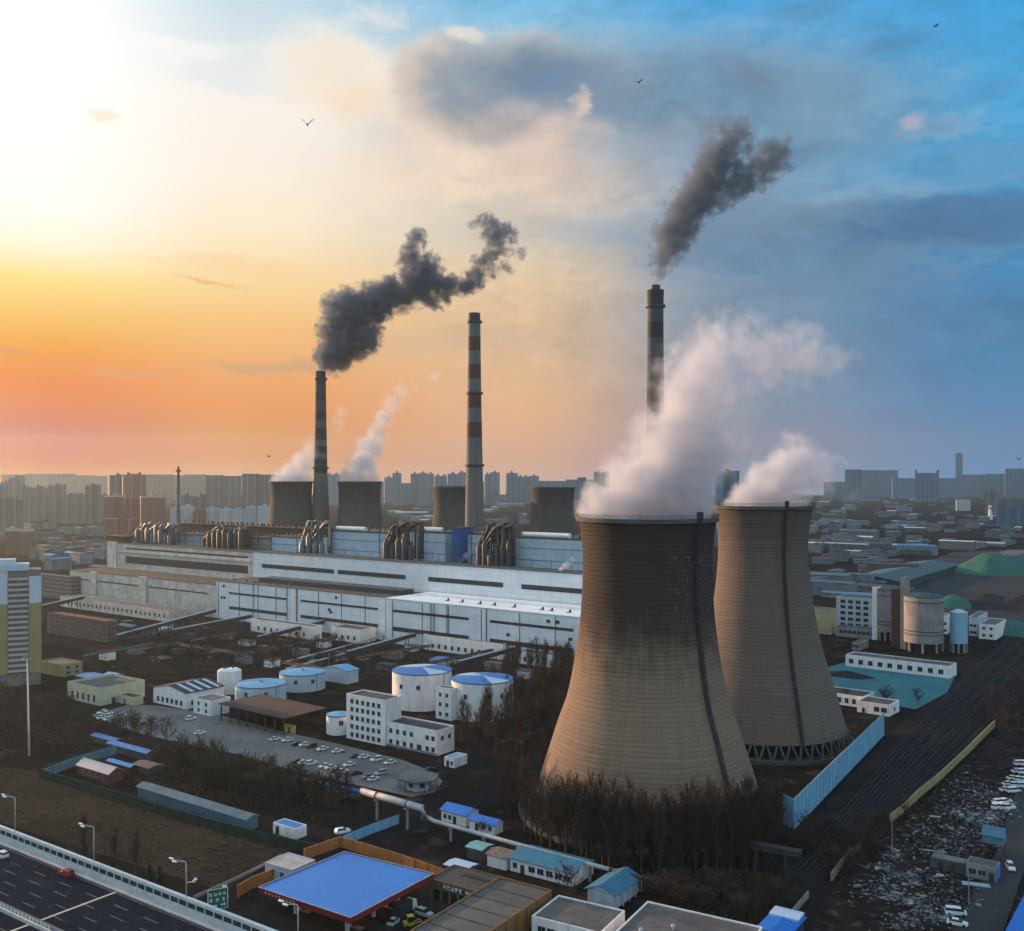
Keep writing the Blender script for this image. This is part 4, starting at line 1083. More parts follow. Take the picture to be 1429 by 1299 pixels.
wall_line('noise_barrier', 'tall sky blue noise barrier running from the tower grove to the small white house', 'barrier', [(1094, 1150), (1107, 1158), (1233, 1026)], 8.8, M_BARRIER, 0.4, 4.0, M_BARRIERP, M_FRAME)
wall_line('yellow_wall', 'low weathered yellow wall along the railway, far unbroken stretch', 'wall', [(1243, 1148), (1262, 1133), (1283, 1112), (1310, 1090), (1350, 1052), (1388, 1014)], 2.6, pm('yellow_wall', (0.36, 0.32, 0.14), (0.27, 0.235, 0.11), 0.2, streak=0.5), 0.4, 6.0)
wall_line('yellow_wall', 'short broken end of the yellow wall above the rubbish heaps', 'wall', [(1160, 1230), (1180, 1203), (1200, 1185)], 2.2, pm('pale_broken_wall', (0.26, 0.235, 0.16), (0.17, 0.15, 0.11), 0.2, streak=0.5), 0.4)
wall_line('orange_wall', 'orange painted wall behind the filling station canopy', 'wall', [(425, 1200), (475, 1182), (560, 1208), (634, 1235)], 3.0, pm('orange_wall', (0.42, 0.17, 0.05), (0.33, 0.13, 0.04), 0.3, streak=0.3), 0.3, 4.0)
wall_line('orange_wall', 'shorter orange wall left of the little white station house', 'wall', [(332, 1252), (352, 1240), (380, 1229)], 3.0, MATS['orange_wall'], 0.3, 4.0)
wall_line('panel_fence', 'pale blue panel fence behind the orange wall corner', 'fence', [(480, 1180), (520, 1163), (556, 1150)], 2.8, M_BARRIER, 0.12, 3.0, M_BARRIERP)
wall_line('panel_fence', 'weathered pale blue fence around the red shed yard', 'fence', [(62, 1086), (95, 1072), (128, 1062), (163, 1052)], 3.2, pm('weathered_blue_fence', (0.12, 0.25, 0.30), (0.08, 0.17, 0.21), 0.3, streak=0.4), 0.12, 3.0)
wall_line('green_net_fence', 'long dark green net fence along the bare field', 'fence', [(55, 1085), (130, 1108), (220, 1136), (310, 1162), (400, 1184), (440, 1192)], 3.0, pm('dark_green_net', (0.018, 0.036, 0.026), (0.012, 0.024, 0.018), 0.3), 0.2, 5.0)
wall_line('garden_wall', 'low pale wall beside the lane down to the rubbish yard', 'wall', [(1090, 1298), (1108, 1276), (1128, 1252)], 1.6, M_CONC, 0.3)
wall_line('roadside_kerb', 'long low kerb wall along the lane beside the bare field', 'wall', [(270, 1255), (330, 1228), (372, 1207), (392, 1196)], 0.8, M_CONC, 0.3)

# ------------------------------------------------------------------ buildings of the middle ground
t, wl, wr = building('office_block', 'white five storey office block with rows of dark windows beside the round blue tanks', 'office block', 537, 1041, 483.5, 560, 17.0, M_WHITEWALL, M_ROOFDARK)
windows(t, wl, wr, 'front', 6, (1.0, 4.2, 7.6, 10.9, 14.0), 1.5, 1.7)
t, wl, wr = building('office_annex', 'two storey white annex with dark roof joined to the five storey block', 'building', 610, 1055, 538, 634, 8.8, M_WHITEWALL, M_ROOFDARK)
windows(t, wl, wr, 'front', 4, (1.1, 5.2), 1.5, 1.7, .04, .58); windows(t, wl, wr, 'front', 2, (1.1, 5.2), 1.5, 1.7, .76, .98)
door(t, wl, wr, 'front', .66, 2.2, 2.8, M_RUST); windows(t, wl, wr, 'side', 2, (5.2,), 1.5, 1.6)
pl = MB(); pl.box(-wl / 2 - .02, wl / 2 + .12, -wr / 2 - .12, -wr / 2 - .003, 0.05, 0.9); pl.build('plinth', M_CONC, t)
t, wl, wr = building('stair_block', 'pale stair block squeezed between the two round blue roofed tanks', 'building', 630, 1006, 608, 640, 13.0, M_WHITEWALL, M_ROOFGREY)
windows(t, wl, wr, 'front', 2, (1.5, 5.5, 9.5), 1.3, 1.6)
def sector_roof(r, z, rise, m1, m2, t, wedge, rz):
    n = 48
    for nm, mat, sel in (('roof', m1, False), ('roof_wedge', m2, True)):
        m = MB()
        for i in range(n):
            q = int(i * 8 / n) in wedge
            if q != sel: continue
            a0, a1 = 2 * math.pi * i / n, 2 * math.pi * (i + 1) / n
            dz = 0.02 if sel else 0
            m.add([(0, 0, z + rise + dz), (r * math.cos(a0), r * math.sin(a0), z + dz), (r * math.cos(a1), r * math.sin(a1), z + dz)], [(0, 1, 2)])
        if m.v: m.build(nm, mat, t, (0, 0, 0), rz)
    m = MB(); m.lathe([(r, z - .3), (r + .15, z - .3), (r + .15, z + .08), (r, z + .08)], n); m.build('eave_ring', pm('tank_eave_blue', (0.04, 0.10, 0.24)), t)
def tank(label, u, vroof, h, r, m1, m2=None, wedge=(), rise=1.0, wins=(), wall=M_WHITEWALL, rz=0, Y=None, hatch=True, group=None):
    Y = Y or FPX * (HC - h) / (vroof - VH)
    t = thing('storage_tank', label, 'storage tank', at(u, Y), 0, group)
    m = MB(); m.lathe([(r, 0), (r, h)], 64); m.build('wall', wall, t, smooth=True)
    sector_roof(r, h, rise, m1, m2 or m1, t, wedge, rz)
    for deg, z in wins:
        a = R(-90 + deg)
        put('window', winmesh(1.6, 1.8), t, ((r + .03) * math.cos(a), (r + .03) * math.sin(a), z), deg)
    if hatch:
        m = MB(); m.lathe([(1.0, h + rise * .8), (1.0, h + rise + .5), (.1, h + rise + .8)], 12, cap1=True); m.build('hatch', M_FRAME, t)
    ld = MB(); a = R(-40); ld.tube([((r + .25) * math.cos(a), (r + .25) * math.sin(a), 0), ((r + .25) * math.cos(a), (r + .25) * math.sin(a), h)], .1, 4); ld.build('ladder', M_STEEL, t)
    return t
M_PALEROOF = pm('pale_roof_wedge', (0.42, 0.54, 0.68), (0.36, 0.48, 0.62), 0.2, rough=0.4)
tank('white round tank with blue and pale wedge roof, left one of the pair', 589, 934, 16, 13.4, M_BLUEROOF, M_PALEROOF, (1, 2, 6), 1.2, ((-38, 9.5), (-2, 9.5)), rz=20, hatch=False)
tank('white round tank with blue and pale wedge roof, right one against the bare grove', 673, 946, 16, 13.3, M_BLUEROOF, M_PALEROOF, (2, 6), 1.2, ((-30, 9.5), (14, 9.5), (40, 9.5)), rz=20, hatch=False)
tank('small white tank with blue roof at the left edge of the five storey block', 473, 996, 7.5, 5.0, M_SKYROOF, None, (), .8, ((20, 4),), hatch=False)
tank('wide pale blue tank in front of the other pale blue round tank', 364, 953, 8, 11.5, M_SKYROOF, None, (), 1.0, ((-20, 4), (25, 4)), wall=M_PALEBLUE)
tank('pale blue round tank beside the gabled blue shed', 422, 937, 8, 11.0, M_SKYROOF, None, (), 1.0, ((-5, 4), (38, 4)), wall=M_PALEBLUE)
t, wl, wr = building('blue_shed', 'gabled shed with light blue roof right of the pale blue tanks', 'shed', 484, 955, 452, 500, 6.5, M_PALEBLUE, M_SKYROOF, kind='gable_y', rise=1.6)
for lab, u, v, r, h in (('white narrow silo beside the wide pale blue tank, left of two', 313, 968, 3.2, 11), ('white narrow silo beside the wide pale blue tank, right of two', 325, 967, 4.0, 11)):
    p = G(u, v); t = thing('white_silo', lab, 'silo', p)
    m = MB(); m.lathe([(r, 0), (r, h), (r * .6, h + .9), (.2, h + 1.1)], 32, cap1=True); m.build('wall', M_WHITEWALL, t, smooth=False)
    m = MB(); m.lathe([(.6, h + .9), (.6, h + 1.9), (.1, h + 2.2)], 12, cap1=True); m.build('vent_cap', M_ROOFDARK, t)
t, wl, wr = building('brown_canopy', 'huge flat rust brown roof on posts beside the parking ground', 'open shed', 396, 1027, 304, 456, 7.0, M_STEEL, M_RUST, par=0)
for ch in list(t.children): bpy.data.objects.remove(ch)
m = MB(); a, b = wl / 2, wr / 2
m.slab([(-a, -b, 7.2), (a, -b, 6.6), (a, b, 6.6), (-a, b, 7.2)], .3); m.build('roof', M_RUST, t)
for i in range(8):
    for yy in (-b + 1, b - 1):
        MB().box(-.25, .25, -.25, .25, 0, 6.6).build('post', M_STEEL, t, (-a + 1 + i * (2 * a - 2) / 7, yy, 0))
m = MB(); m.box(-a + 1.6, a - 1.6, b - 1.6, b - 1.3, 0, 6.5); m.build('back_wall', M_DARKCONC, t)
t2, _, _ = building('yellow_kiosk', 'small yellow kiosk at the corner of the rust brown roof', 'kiosk', 411, 1024, 396, 413, 3.0, pm('yellow_paint', (0.42, 0.36, 0.08), (0.34, 0.29, 0.07), .3), M_ROOFGREY, par=.2)
door(t2, _, _, 'front', .5)
t, wl, wr = building('cream_hall', 'flat roofed cream hall left of the row of parked cars', 'hall', 139, 985, 94, 202, 6.8, M_CREAM, M_ROOFGREY, par=1.2)
windows(t, wl, wr, 'front', 5, (1.2,), 1.6, 3.0); door(t, wl, wr, 'side', .3, 2.0, 2.6)
t, wl, wr = building('cream_annex', 'little cream annex with brown roof beside the cream hall', 'building', 186, 985, 166, 200, 3.6, M_CREAM, M_ROOFBROWN, par=.2)
door(t, wl, wr, 'front', .4)
t, wl, wr = building('white_workshop', 'white gabled workshop with skylights in its dark roof', 'workshop', 260, 990, 214, 312, 7.0, M_WHITEWALL, M_ROOFDARK, kind='gable_y', rise=2.2)
windows(t, wl, wr, 'front', 6, (1.2,), 1.7, 2.2); windows(t, wl, wr, 'side', 5, (1.6,), 1.6, 1.8)
for i in range(4):
    yy = -wr / 2 + wr * (.15 + .23 * i); m = MB(); k = 2.2 / (wl / 2)
    m.slab([(.6, yy, 7.0 + 2.2 - k * .6 + .2), (wl / 2 - .4, yy, 7.0 + k * .4 + .2), (wl / 2 - .4, yy + 1.6, 7.0 + k * .4 + .2), (.6, yy + 1.6, 7.0 + 2.2 - k * .6 + .2)], .06)
    m.build('skylight', M_PALEROOF, t)
t, wl, wr = building('white_house', 'white two storey house between the workshop and the rust brown roof', 'house', 295, 1000, 270, 322, 6.4, M_WHITEWALL, M_ROOFGREY, par=.3)
windows(t, wl, wr, 'front', 2, (1.0, 3.9), 1.3, 1.5)
t, wl, wr = building('olive_house', 'small olive house with pale roof edge right of the tall olive tower', 'house', 86, 945, 56, 115, 6.0, pm('olive_wall', (0.30, 0.28, 0.16), (0.24, 0.22, 0.13), .3), M_ROOFGREY)
windows(t, wl, wr, 'side', 2, (1.0, 3.6), 1.6, 1.5, .1, .95)
t, wl, wr = building('brick_block', 'dull brick dormitory with small windows left of the conveyor end', 'building', 150, 897, 66, 166, 13.0, M_BRICK, pm('brick_roof', (0.13, 0.07, 0.06), (0.09, 0.05, 0.045), .2), par=.5)
windows(t, wl, wr, 'front', 16, (1.2, 4.4, 7.6, 10.6), 1.7, 1.7, .02, .98); windows(t, wl, wr, 'side', 3, (1.2, 4.4, 7.6, 10.6), 1.6, 1.6)
t, wl, wr = building('old_school_block', 'grey brown slab block right behind the olive tower, long window bands', 'building', 100, 838, 46, 112, 19.0, facade('slab_bands', (0.19, 0.165, 0.14), (0.05, 0.05, 0.055), 3.0, 3.4, fw=.7), M_ROOFGREY)
for lab, uN, vN, uL, uR, h in (('long white low annex in front of the dirty beige turbine hall', 236, 868, 84, 262, 7.5),):
    t, wl, wr = building('plant_annex', lab, 'building', uN, vN, uL, uR, h, M_OLDWALL, M_ROOFGREY, PA)
    windows(t, wl, wr, 'front', 24, (2.6,), 1.8, 2.4, .02, .98)
for lab, uN, vN, uL, uR, h, n in (('white annex with dark window row at the foot of the white turbine hall', 436, 893, 350, 449, 8, 8),
                               ('second white annex right of the first one, small turquoise side wall', 502, 898, 462, 524, 8, 4),
                               ('stained white annex with a blue sheet in front, near the conveyor', 702, 921, 591, 722, 8.5, 10),
                               ('low white annex beside the bare grove at the right end of the white halls', 770, 932, 724, 800, 6.5, 4)):
    t, wl, wr = building('plant_annex', lab, 'building', uN, vN, uL, uR, h, M_WHITEWALL, M_ROOFDARK, PA)
    windows(t, wl, wr, 'front', n, (1.6,), 1.8, 2.4)
building('blue_sheet_shed', 'small bright blue sheet roof in front of the stained annex', 'shed', 622, 930, 600, 640, 2.6, M_WHITEWALL, M_BLUEROOF, kind='gable_x', rise=.7)
building('blue_shed', 'dark blue shed under the conveyor end beside the brick dormitory', 'shed', 184, 888, 164, 196, 6, pm('navy_sheet', (0.035, 0.10, 0.18), (0.03, 0.08, 0.14), .2), MATS['navy_sheet'], kind='gable_x', rise=1)
for lab, uN, vN, uL, uR in (('blue sheet roofed lean-to behind the cream hall', 140, 958, 106, 166), ('pale blue torn sheet roof beside the blue lean-to', 160, 951, 146, 172)):
    building('blue_sheet_shed', lab, 'shed', uN, vN, uL, uR, 2.8, M_DARKCONC, M_BLUEROOF if 'torn' not in lab else M_SKYROOF, kind='gable_x', rise=.7)
# olive apartment tower at the left edge
M_OLIVE = pm('olive_render', (0.31, 0.27, 0.125), (0.26, 0.225, 0.105), 0.1, streak=0.2)
M_CROWN = pm('pale_crown_render', (0.50, 0.56, 0.62), (0.43, 0.49, 0.55), 0.1)
p = G(28, 957); Yt = p.y; k = Yt / FPX
t = thing('apartment_tower', 'tall olive apartment tower with pale blue crown and stacked balconies', 'apartment tower', p, 25)
hz_ = zat(796, Yt); zc = zat(842, Yt)
w0 = -22
MB().box(w0, 9.2, 0, 16, 0, hz_).build('wall', pm('tower_render_grey', (0.20, 0.19, 0.155), (0.15, 0.142, 0.118), .2, streak=.3), t)
for (xa, xb, yo, zt) in ((-11, -5.5, -.6, hz_ + 2.5), (-.2 + 4.2, 9.4, -.5, hz_ - 3), (-22, -15.5, -.5, hz_ + 1)):
    m = MB(); m.box(xa * .75 if False else xa, xb, yo, -.004, 6, zc); m.build('pier', M_OLIVE, t)
    m = MB(); m.box(xa, xb, yo, -.004, zc, zt); m.build('pier_crown', M_CROWN, t)
m = MB(); m.box(9.204, 9.6, .3, 15.7, 6, zc); m.build('side_pier', M_OLIVE, t)
m = MB(); m.box(9.204, 9.6, .3, 15.7, zc, hz_ - 3); m.build('side_crown', M_CROWN, t)
m = MB(); m.box(w0 - .4, 4.0, -.9, 10, hz_ + .01, hz_ + 3.2); m.box(-18, -2, 1, 9, hz_ + 3.21, hz_ + 5.5); m.build('roof_house', M_CROWN, t)
nf = 18
bal = MB().box(0, 1, -1.3, -.005, 0, 1.0).mesh('balcony', pm('balcony_front', (0.46, 0.46, 0.44), (0.38, 0.38, 0.365), .4))
for i in range(nf):
    z = 7 + i * (hz_ - 9) / nf
    o = put('balcony', bal, t, (-5.3, 0, z)); o.scale = (9.0, 1, 1)
    for xx in (-14.6, -12.2): put('window', winmesh(1.5, 1.6), t, (xx, -.01, z + .6))
# booth by the gate
p = G(584, 1100); t = thing('gate_booth', 'gate booth with pale six sided roof at the parking exit', 'booth', p, -36)
m = MB(); m.lathe([(4.2, 0), (4.2, 3.4)], 6); m.build('wall', M_PALEBLUE, t)
m = MB(); m.lathe([(7.2, 3.5), (7.2, 4.0), (.2, 4.5)], 6, cap0=True); m.build('roof', M_LOT, t)
for i in range(6):
    a = R(60 * i + 30); put('window', winmesh(1.7, 1.5), t, (3.67 * math.cos(a), 3.67 * math.sin(a), 1.1), 60 * i + 120)
    MB().lathe([(.12, 0), (.12, 3.5)], 6).build('post', M_STEEL, t, (6.2 * math.cos(a), 6.2 * math.sin(a), 0))
t, wl, wr = building('blue_booth', 'small blue and white hut beside the lane under the bare grove', 'hut', 634, 1072, 620, 652, 3.2, M_WHITEWALL, M_SKYROOF, par=.2)
door(t, wl, wr, 'front', .35); windows(t, wl, wr, 'front', 1, (1.0,), 1.0, 1.2, .55, .95)
# sheds by the bare field
t, wl, wr = building('red_shed', 'dull red shed with white gabled roof beside the green fence', 'shed', 152, 1094, 108, 172, 3.4, pm('dull_red', (0.15, 0.055, 0.05), (0.11, 0.045, 0.04), .3, streak=.3), pm('white_sheet_roof', (0.50, 0.46, 0.44), (0.42, 0.38, 0.37), .2, streak=.2), kind='gable_x', rise=1.6)
windows(t, wl, wr, 'front', 4, (1.0,), 1.2, 1.2)
building('long_blue_shed', 'very long low slate blue shed parallel to the green fence', 'shed', 344, 1160, 192, 360, 3.4, pm('slate_blue_wall', (0.07, 0.16, 0.22), (0.05, 0.12, 0.17), .2, streak=.3), pm('slate_blue_roof', (0.08, 0.15, 0.20), (0.055, 0.11, 0.15), .15), kind='gable_x', rise=.8)
building('blue_roof_strip', 'long bright blue roof curving behind the red shed', 'shed', 205, 1062, 150, 216, 2.8, M_DARKCONC, M_BLUEROOF, kind='gable_x', rise=.6)
building('blue_roof_strip', 'narrow bright blue roof farther left behind the red shed', 'shed', 160, 1044, 128, 170, 2.6, M_DARKCONC, M_BLUEROOF, kind='gable_x', rise=.5)
building('blue_roof_strip', 'bright blue canopy right beside the white gabled roof', 'shed', 182, 1080, 150, 190, 2.4, M_RUST, M_BLUEROOF, kind='gable_x', rise=.4)
building('striped_shed', 'shed with pale and dark striped roof next to the bare hedge', 'shed', 208, 1082, 186, 226, 2.4, M_DARKCONC, M_ROOFGREY, kind='gable_x', rise=.5)
t, wl, wr = building('white_cabin', 'white cabin with flat blue roof at the end of the green fence', 'cabin', 412, 1172, 381, 428, 3.0, M_WHITEWALL, M_BLUEROOF, par=.1)
door(t, wl, wr, 'front', .2, 1.4, 2.3); 
# blue roofed houses behind the pipe
t, wl, wr = building('blue_roof_house', 'white house with vivid blue roof behind the elevated pipe, left half', 'house', 650, 1154, 616, 668, 3.4, M_WHITEWALL, pm('vivid_blue_roof', (0.018, 0.17, 0.60), (0.014, 0.14, 0.50), .2, rough=.45, rib=.9, c3=(.06, .13, .40), fine=4), kind='gable_x', rise=1.3)
door(t, wl, wr, 'front', .55); windows(t, wl, wr, 'front', 2, (1.0,), 1.1, 1.3, .05, .45)
t, wl, wr = building('blue_roof_house', 'white house with vivid blue roof behind the elevated pipe, right half', 'house', 690, 1166, 655, 702, 3.0, M_WHITEWALL, MATS['vivid_blue_roof'], kind='gable_x', rise=1.0)
door(t, wl, wr, 'front', .3); windows(t, wl, wr, 'front', 2, (1.0,), 1.1, 1.3, .45, .95)
# right side works
t, wl, wr = building('long_white_store', 'long low white store with ten square windows above the teal yard', 'building', 1325, 947, 1180, 1335, 6.0, M_WHITEWALL, M_ROOFGREY, -40, par=.4)
windows(t, wl, wr, 'front', 10, (1.8,), 2.4, 2.4, .01, .97)
t, wl, wr = building('white_lodge', 'small white lodge at the upper end of the sky blue barrier', 'building', 1241, 1000, 1196, 1255, 4.6, M_WHITEWALL, M_ROOFDARK, -40, par=.4)
windows(t, wl, wr, 'front', 2, (1.4,), 2.2, 2.0, .5, .95); door(t, wl, wr, 'front', .2); windows(t, wl, wr, 'side', 1, (1.4,), 1.6, 1.6)
t, wl, wr = building('white_lodge', 'long white lodge hidden partly by the ribbed cooling tower', 'building', 1204, 988, 1120, 1220, 4.6, M_WHITEWALL, M_ROOFDARK, -40, par=.4)
windows(t, wl, wr, 'front', 7, (1.2,), 1.6, 2.2)
t, wl, wr = building('works_office', 'five storey pale works office left of the tall silos', 'office block', 1218, 880, 1167, 1232, 21.0, pm('office_pale_blue', (0.44, 0.48, 0.52), (0.36, 0.40, 0.44), .2), M_ROOFGREY)
windows(t, wl, wr, 'front', 4, (1.5, 5.5, 9.5, 13.5, 17.2), 3.2, 2.2)
t, wl, wr = building('works_row', 'low grey row of workshops in front of the pale works office', 'building', 1226, 893, 1166, 1232, 6.0, M_CONC, M_ROOFDARK)
windows(t, wl, wr, 'front', 8, (2.4,), 2.2, 2.0)
t, wl, wr = building('yellow_curtain_hall', 'yellow ribbed block close to the flank of the ribbed cooling tower', 'building', 1160, 886, 1128, 1167, 16.0, pm('yellow_cladding', (0.44, 0.38, 0.20), (0.36, 0.31, 0.16), .12, streak=.3), M_ROOFGREY)
ps = MB().box(-.3, .3, -.35, -.005, 0, 16.2).mesh('pilaster', MATS['yellow_cladding'])
for i in range(5): put('pilaster', ps, t, (-wl / 2 + wl * i / 4, -wr / 2, 0))
def silo(label, u, vb, vt, r, mat, top=None, ring=True):
    p = G(u, vb); h = zat(vt, p.y); t = thing('silo', label, 'silo', p)
    m = MB(); m.lathe([(r, 5.5), (r, h)], 48); m.build('wall', mat, t, smooth=True)
    m = MB(); m.lathe([(r + .1, h), (r + .1, h + .5), (r * .4, h + 2.0), (.2, h + 2.1)], 48, cap0=True); m.build('roof', top or M_ROOFGREY, t)
    if ring:
        for z in (h - 3, h * .38, h * .32):
            m = MB(); m.lathe([(r + .01, z), (r + .25, z), (r + .25, z + .5), (r + .01, z + .5)], 48); m.build('hoop', M_DARKCONC, t)
    for i in range(8):
        a = R(45 * i + 20); MB().cbox(0, 0, 0, 1.1, 1.1, 5.6).build('leg', M_CONC, t, ((r - .7) * math.cos(a), (r - .7) * math.sin(a), 0), 45 * i)
    m = MB(); m.lathe([(r - 1.5, 0), (r - 1.5, 5.4)], 24); m.build('skirt', M_BLACK, t)
    return t
M_SILO = pm('pinkish_silo', (0.29, 0.265, 0.255), (0.22, 0.20, 0.195), 0.12, streak=.4)
silo('slim pinkish concrete silo left of the square lift shaft', 1236, 893, 824, 5.2, M_SILO)
silo('stout pinkish concrete silo with green roof right of the square lift shaft', 1289, 908, 832, 11.0, M_SILO, pm('green_roof', (0.025, 0.085, 0.075), (0.02, 0.065, 0.055), .2))
t, wl, wr = building('lift_shaft', 'tall square grey lift shaft standing between the two pinkish silos', 'shaft', 1265, 906, 1256, 1270, zat(806, G(1265, 906).y), M_CONC, M_ROOFGREY, par=.2)
t, wl, wr = building('silo_bay', 'dark brown steel bay beside the square lift shaft', 'building', 1252, 902, 1244, 1257, zat(822, G(1252, 902).y), M_RUST, M_ROOFDARK, par=0)
t, wl, wr = building('pale_slab', 'narrow pale frame wall at the left of the slim silo', 'building', 1224, 893, 1217, 1229, zat(819, G(1224, 893).y), M_WHITEWALL, M_ROOFGREY, par=0)
for ch in list(t.children):
    pass
silo('sky blue steel silo standing right of the stout pinkish silo', 1338, 910, 855, 4.8, pm('sky_blue_steel', (0.24, 0.44, 0.58), (0.19, 0.37, 0.50), .2), pm('pale_cap', (.4, .5, .56)), False)
for lab, uN, vN, uL, uR, h, wm in (('small white and blue block behind the sky blue silo', 1322, 885, 1310, 1327, 12, M_WHITEWALL), ('pale blue block right of the sky blue silo', 1364, 888, 1352, 1378, 12, M_PALEBLUE), ('white flat house at the end of the coal yard', 1390, 893, 1366, 1404, 9, M_WHITEWALL), ('small grey hut with white roof in front of the works row', 1200, 908, 1189, 1212, 4, M_CONC)):
    t, wl, wr = building('works_house', lab, 'building', uN, vN, uL, uR, h, wm, M_ROOFGREY)
    windows(t, wl, wr, 'front', 2, (1.6,) if h < 6 else (1.6, 6.0), 1.8, 1.6)
building('coal_shed', 'very long slate blue coal shed with sloping roof stretching away', 'shed', 1258, 822.5, 1178, 1338, 7.0, pm('shed_wall_dark', (0.05, 0.06, 0.065), (0.035, 0.042, 0.046), .1), pm('slate_shed_roof', (0.060, 0.105, 0.125), (0.045, 0.085, 0.10), .04), kind='gable_y', rise=4, over=1.0)
building('tall_dark_store', 'big dull blue store beyond the green covered coal heap', 'building', 1418, 796, 1382, 1440, 16, pm('dull_blue_store', (0.13, 0.17, 0.21), (0.10, 0.14, 0.17), .05), M_ROOFGREY)
def heap(name, label, cat, u, v, rx, ry, h, mat, seed, ang=-36, flat=.35, kind=None):
    p = G(u, v); rnd = random.Random(seed)
    m = MB(); n, k = 40, 10
    ph = [rnd.uniform(0, 6.28) for _ in range(4)]
    vs = [(0, 0, h)]; fs = []
    for j in range(1, k + 1):
        f = j / k
        for i in range(n):
            a = 2 * math.pi * i / n
            rr_ = 1 + .10 * math.sin(2 * a + ph[0]) + .06 * math.sin(5 * a + ph[1])
            z = h * (1 - max(0, f - flat * .3) / (1 - flat * .3)) ** 1.0 if f > flat * .3 else h
            z *= 1 + .08 * math.sin(3 * a + ph[2]) * f
            vs.append((rx * f * rr_ * math.cos(a), ry * f * rr_ * math.sin(a), max(0, z) if j < k else -.2))
    for i in range(n): fs.append((0, 1 + i, 1 + (i + 1) % n))
    for j in range(k - 1):
        for i in range(n):
            q = (i + 1) % n; fs.append((1 + j * n + i, 1 + (j + 1) * n + i, 1 + (j + 1) * n + q, 1 + j * n + q))
    m.add(vs, fs)
    return tag(m.build(name, mat, None, p, ang), label, cat, kind=kind)
M_GREENNET = pm('green_net_cover', (0.030, 0.12, 0.095), (0.022, 0.09, 0.07), 0.1, c3=(0.05, 0.15, 0.12), bump=.6)
M_COAL = pm('coal', (0.013, 0.013, 0.015), (0.008, 0.008, 0.009), 0.2, c3=(0.02, 0.02, 0.022))
heap('covered_heap', 'large coal heap under a green net cover beyond the coal yard', 'coal heap', 1384, 800, 40, 32, 22, M_GREENNET, 3, flat=.6)
heap('covered_heap', 'small green covered mound right of the white flat house', 'coal heap', 1412, 884, 24, 16, 9, M_GREENNET, 4)
heap('covered_heap', 'green covered mound right behind the stout pinkish silo', 'coal heap', 1330, 846, 22, 14, 9, M_GREENNET, 6)
heap('coal_heap', 'broad black coal heap in front of the green covered heap', 'coal heap', 1378, 845, 48, 30, 10, M_COAL, 5)
heap('coal_heap', 'black coal ridge at the right edge above the railway', 'coal heap', 1440, 850, 40, 28, 12, M_COAL, 7)
heap('black_tarp_heap', 'black tarpaulin heap on the upper edge of the teal yard', 'heap', 1182, 943, 13, 8, 2.6, M_COAL, 8)
# overhead conveyors, pipes on trestles
def gallery(label, pts, h0, h1, w_, hh, mat, roof, leg=12.0, name='conveyor_gallery', cat='conveyor', group=None):
    a, b = G(*pts[0]), G(*pts[1])
    t = thing(name, label, cat, a, 0, group)
    d = (b - a); L = d.length; d.normalize(); c = Vector((d.y, -d.x, 0)) * w_ / 2
    def pt(f, z): return d * (L * f) + Vector((0, 0, h0 + (h1 - h0) * f + z))
    def bx(z0, z1, cc):
        q = [pt(0, z0) - cc, pt(1, z0) - cc, pt(1, z0) + cc, pt(0, z0) + cc]; r_ = [pt(0, z1) - cc, pt(1, z1) - cc, pt(1, z1) + cc, pt(0, z1) + cc]
        return q + r_, [(3, 2, 1, 0), (4, 5, 6, 7), (0, 1, 5, 4), (1, 2, 6, 5), (2, 3, 7, 6), (3, 0, 4, 7)]
    m = MB(); m.add(*bx(0, hh, c)); m.build('wall', mat, t)
    m = MB(); m.add(*bx(hh + .01, hh + .25, c * 1.15)); m.build('roof', roof, t)
    n = max(2, int(L / leg))
    for i in range(n):
        f = (i + .5) / n; p = pt(f, 0)
        g_ = MB()
        for s_ in (-.8, .8): g_.tube([p + c * s_, Vector((p.x, p.y, 0)) + c * s_ * 1.5], .3, 5)
        g_.tube([p + c * .8 + Vector((0, 0, -p.z * .5)), p - c * .8 + Vector((0, 0, -p.z * .5))], .2, 4)
        g_.build('trestle', M_STEEL, t)
    return t
M_GALROOF = pm('gallery_roof', (0.20, 0.25, 0.28), (0.14, 0.18, 0.21), .3)
gallery('conveyor gallery running from the brick dormitory up to the old turbine hall', ((163, 905), (300, 868)), 6, 7, 2.4, 2.2, M_STEEL, M_GALROOF)
gallery('short conveyor gallery left of the brick dormitory', ((52, 868), (116, 852)), 9, 9, 2.4, 2.2, M_STEEL, M_GALROOF)
gallery('dark conveyor gallery in front of the first white annex', ((240, 895), (350, 872)), 5, 5, 2.2, 2.2, M_STEEL, M_GALROOF)
gallery('dark conveyor gallery slanting below the second white annex', ((360, 905), (460, 880)), 5, 6, 2.2, 2.2, M_STEEL, M_GALROOF)
gallery('pale conveyor gallery left of the stained annex', ((485, 930), (592, 898)), 6, 6, 2.2, 2.2, M_STEEL, M_GALROOF)
gallery('pale conveyor gallery ending by the bare grove', ((640, 945), (736, 918)), 6, 6, 2.2, 2.2, M_STEEL, M_GALROOF)
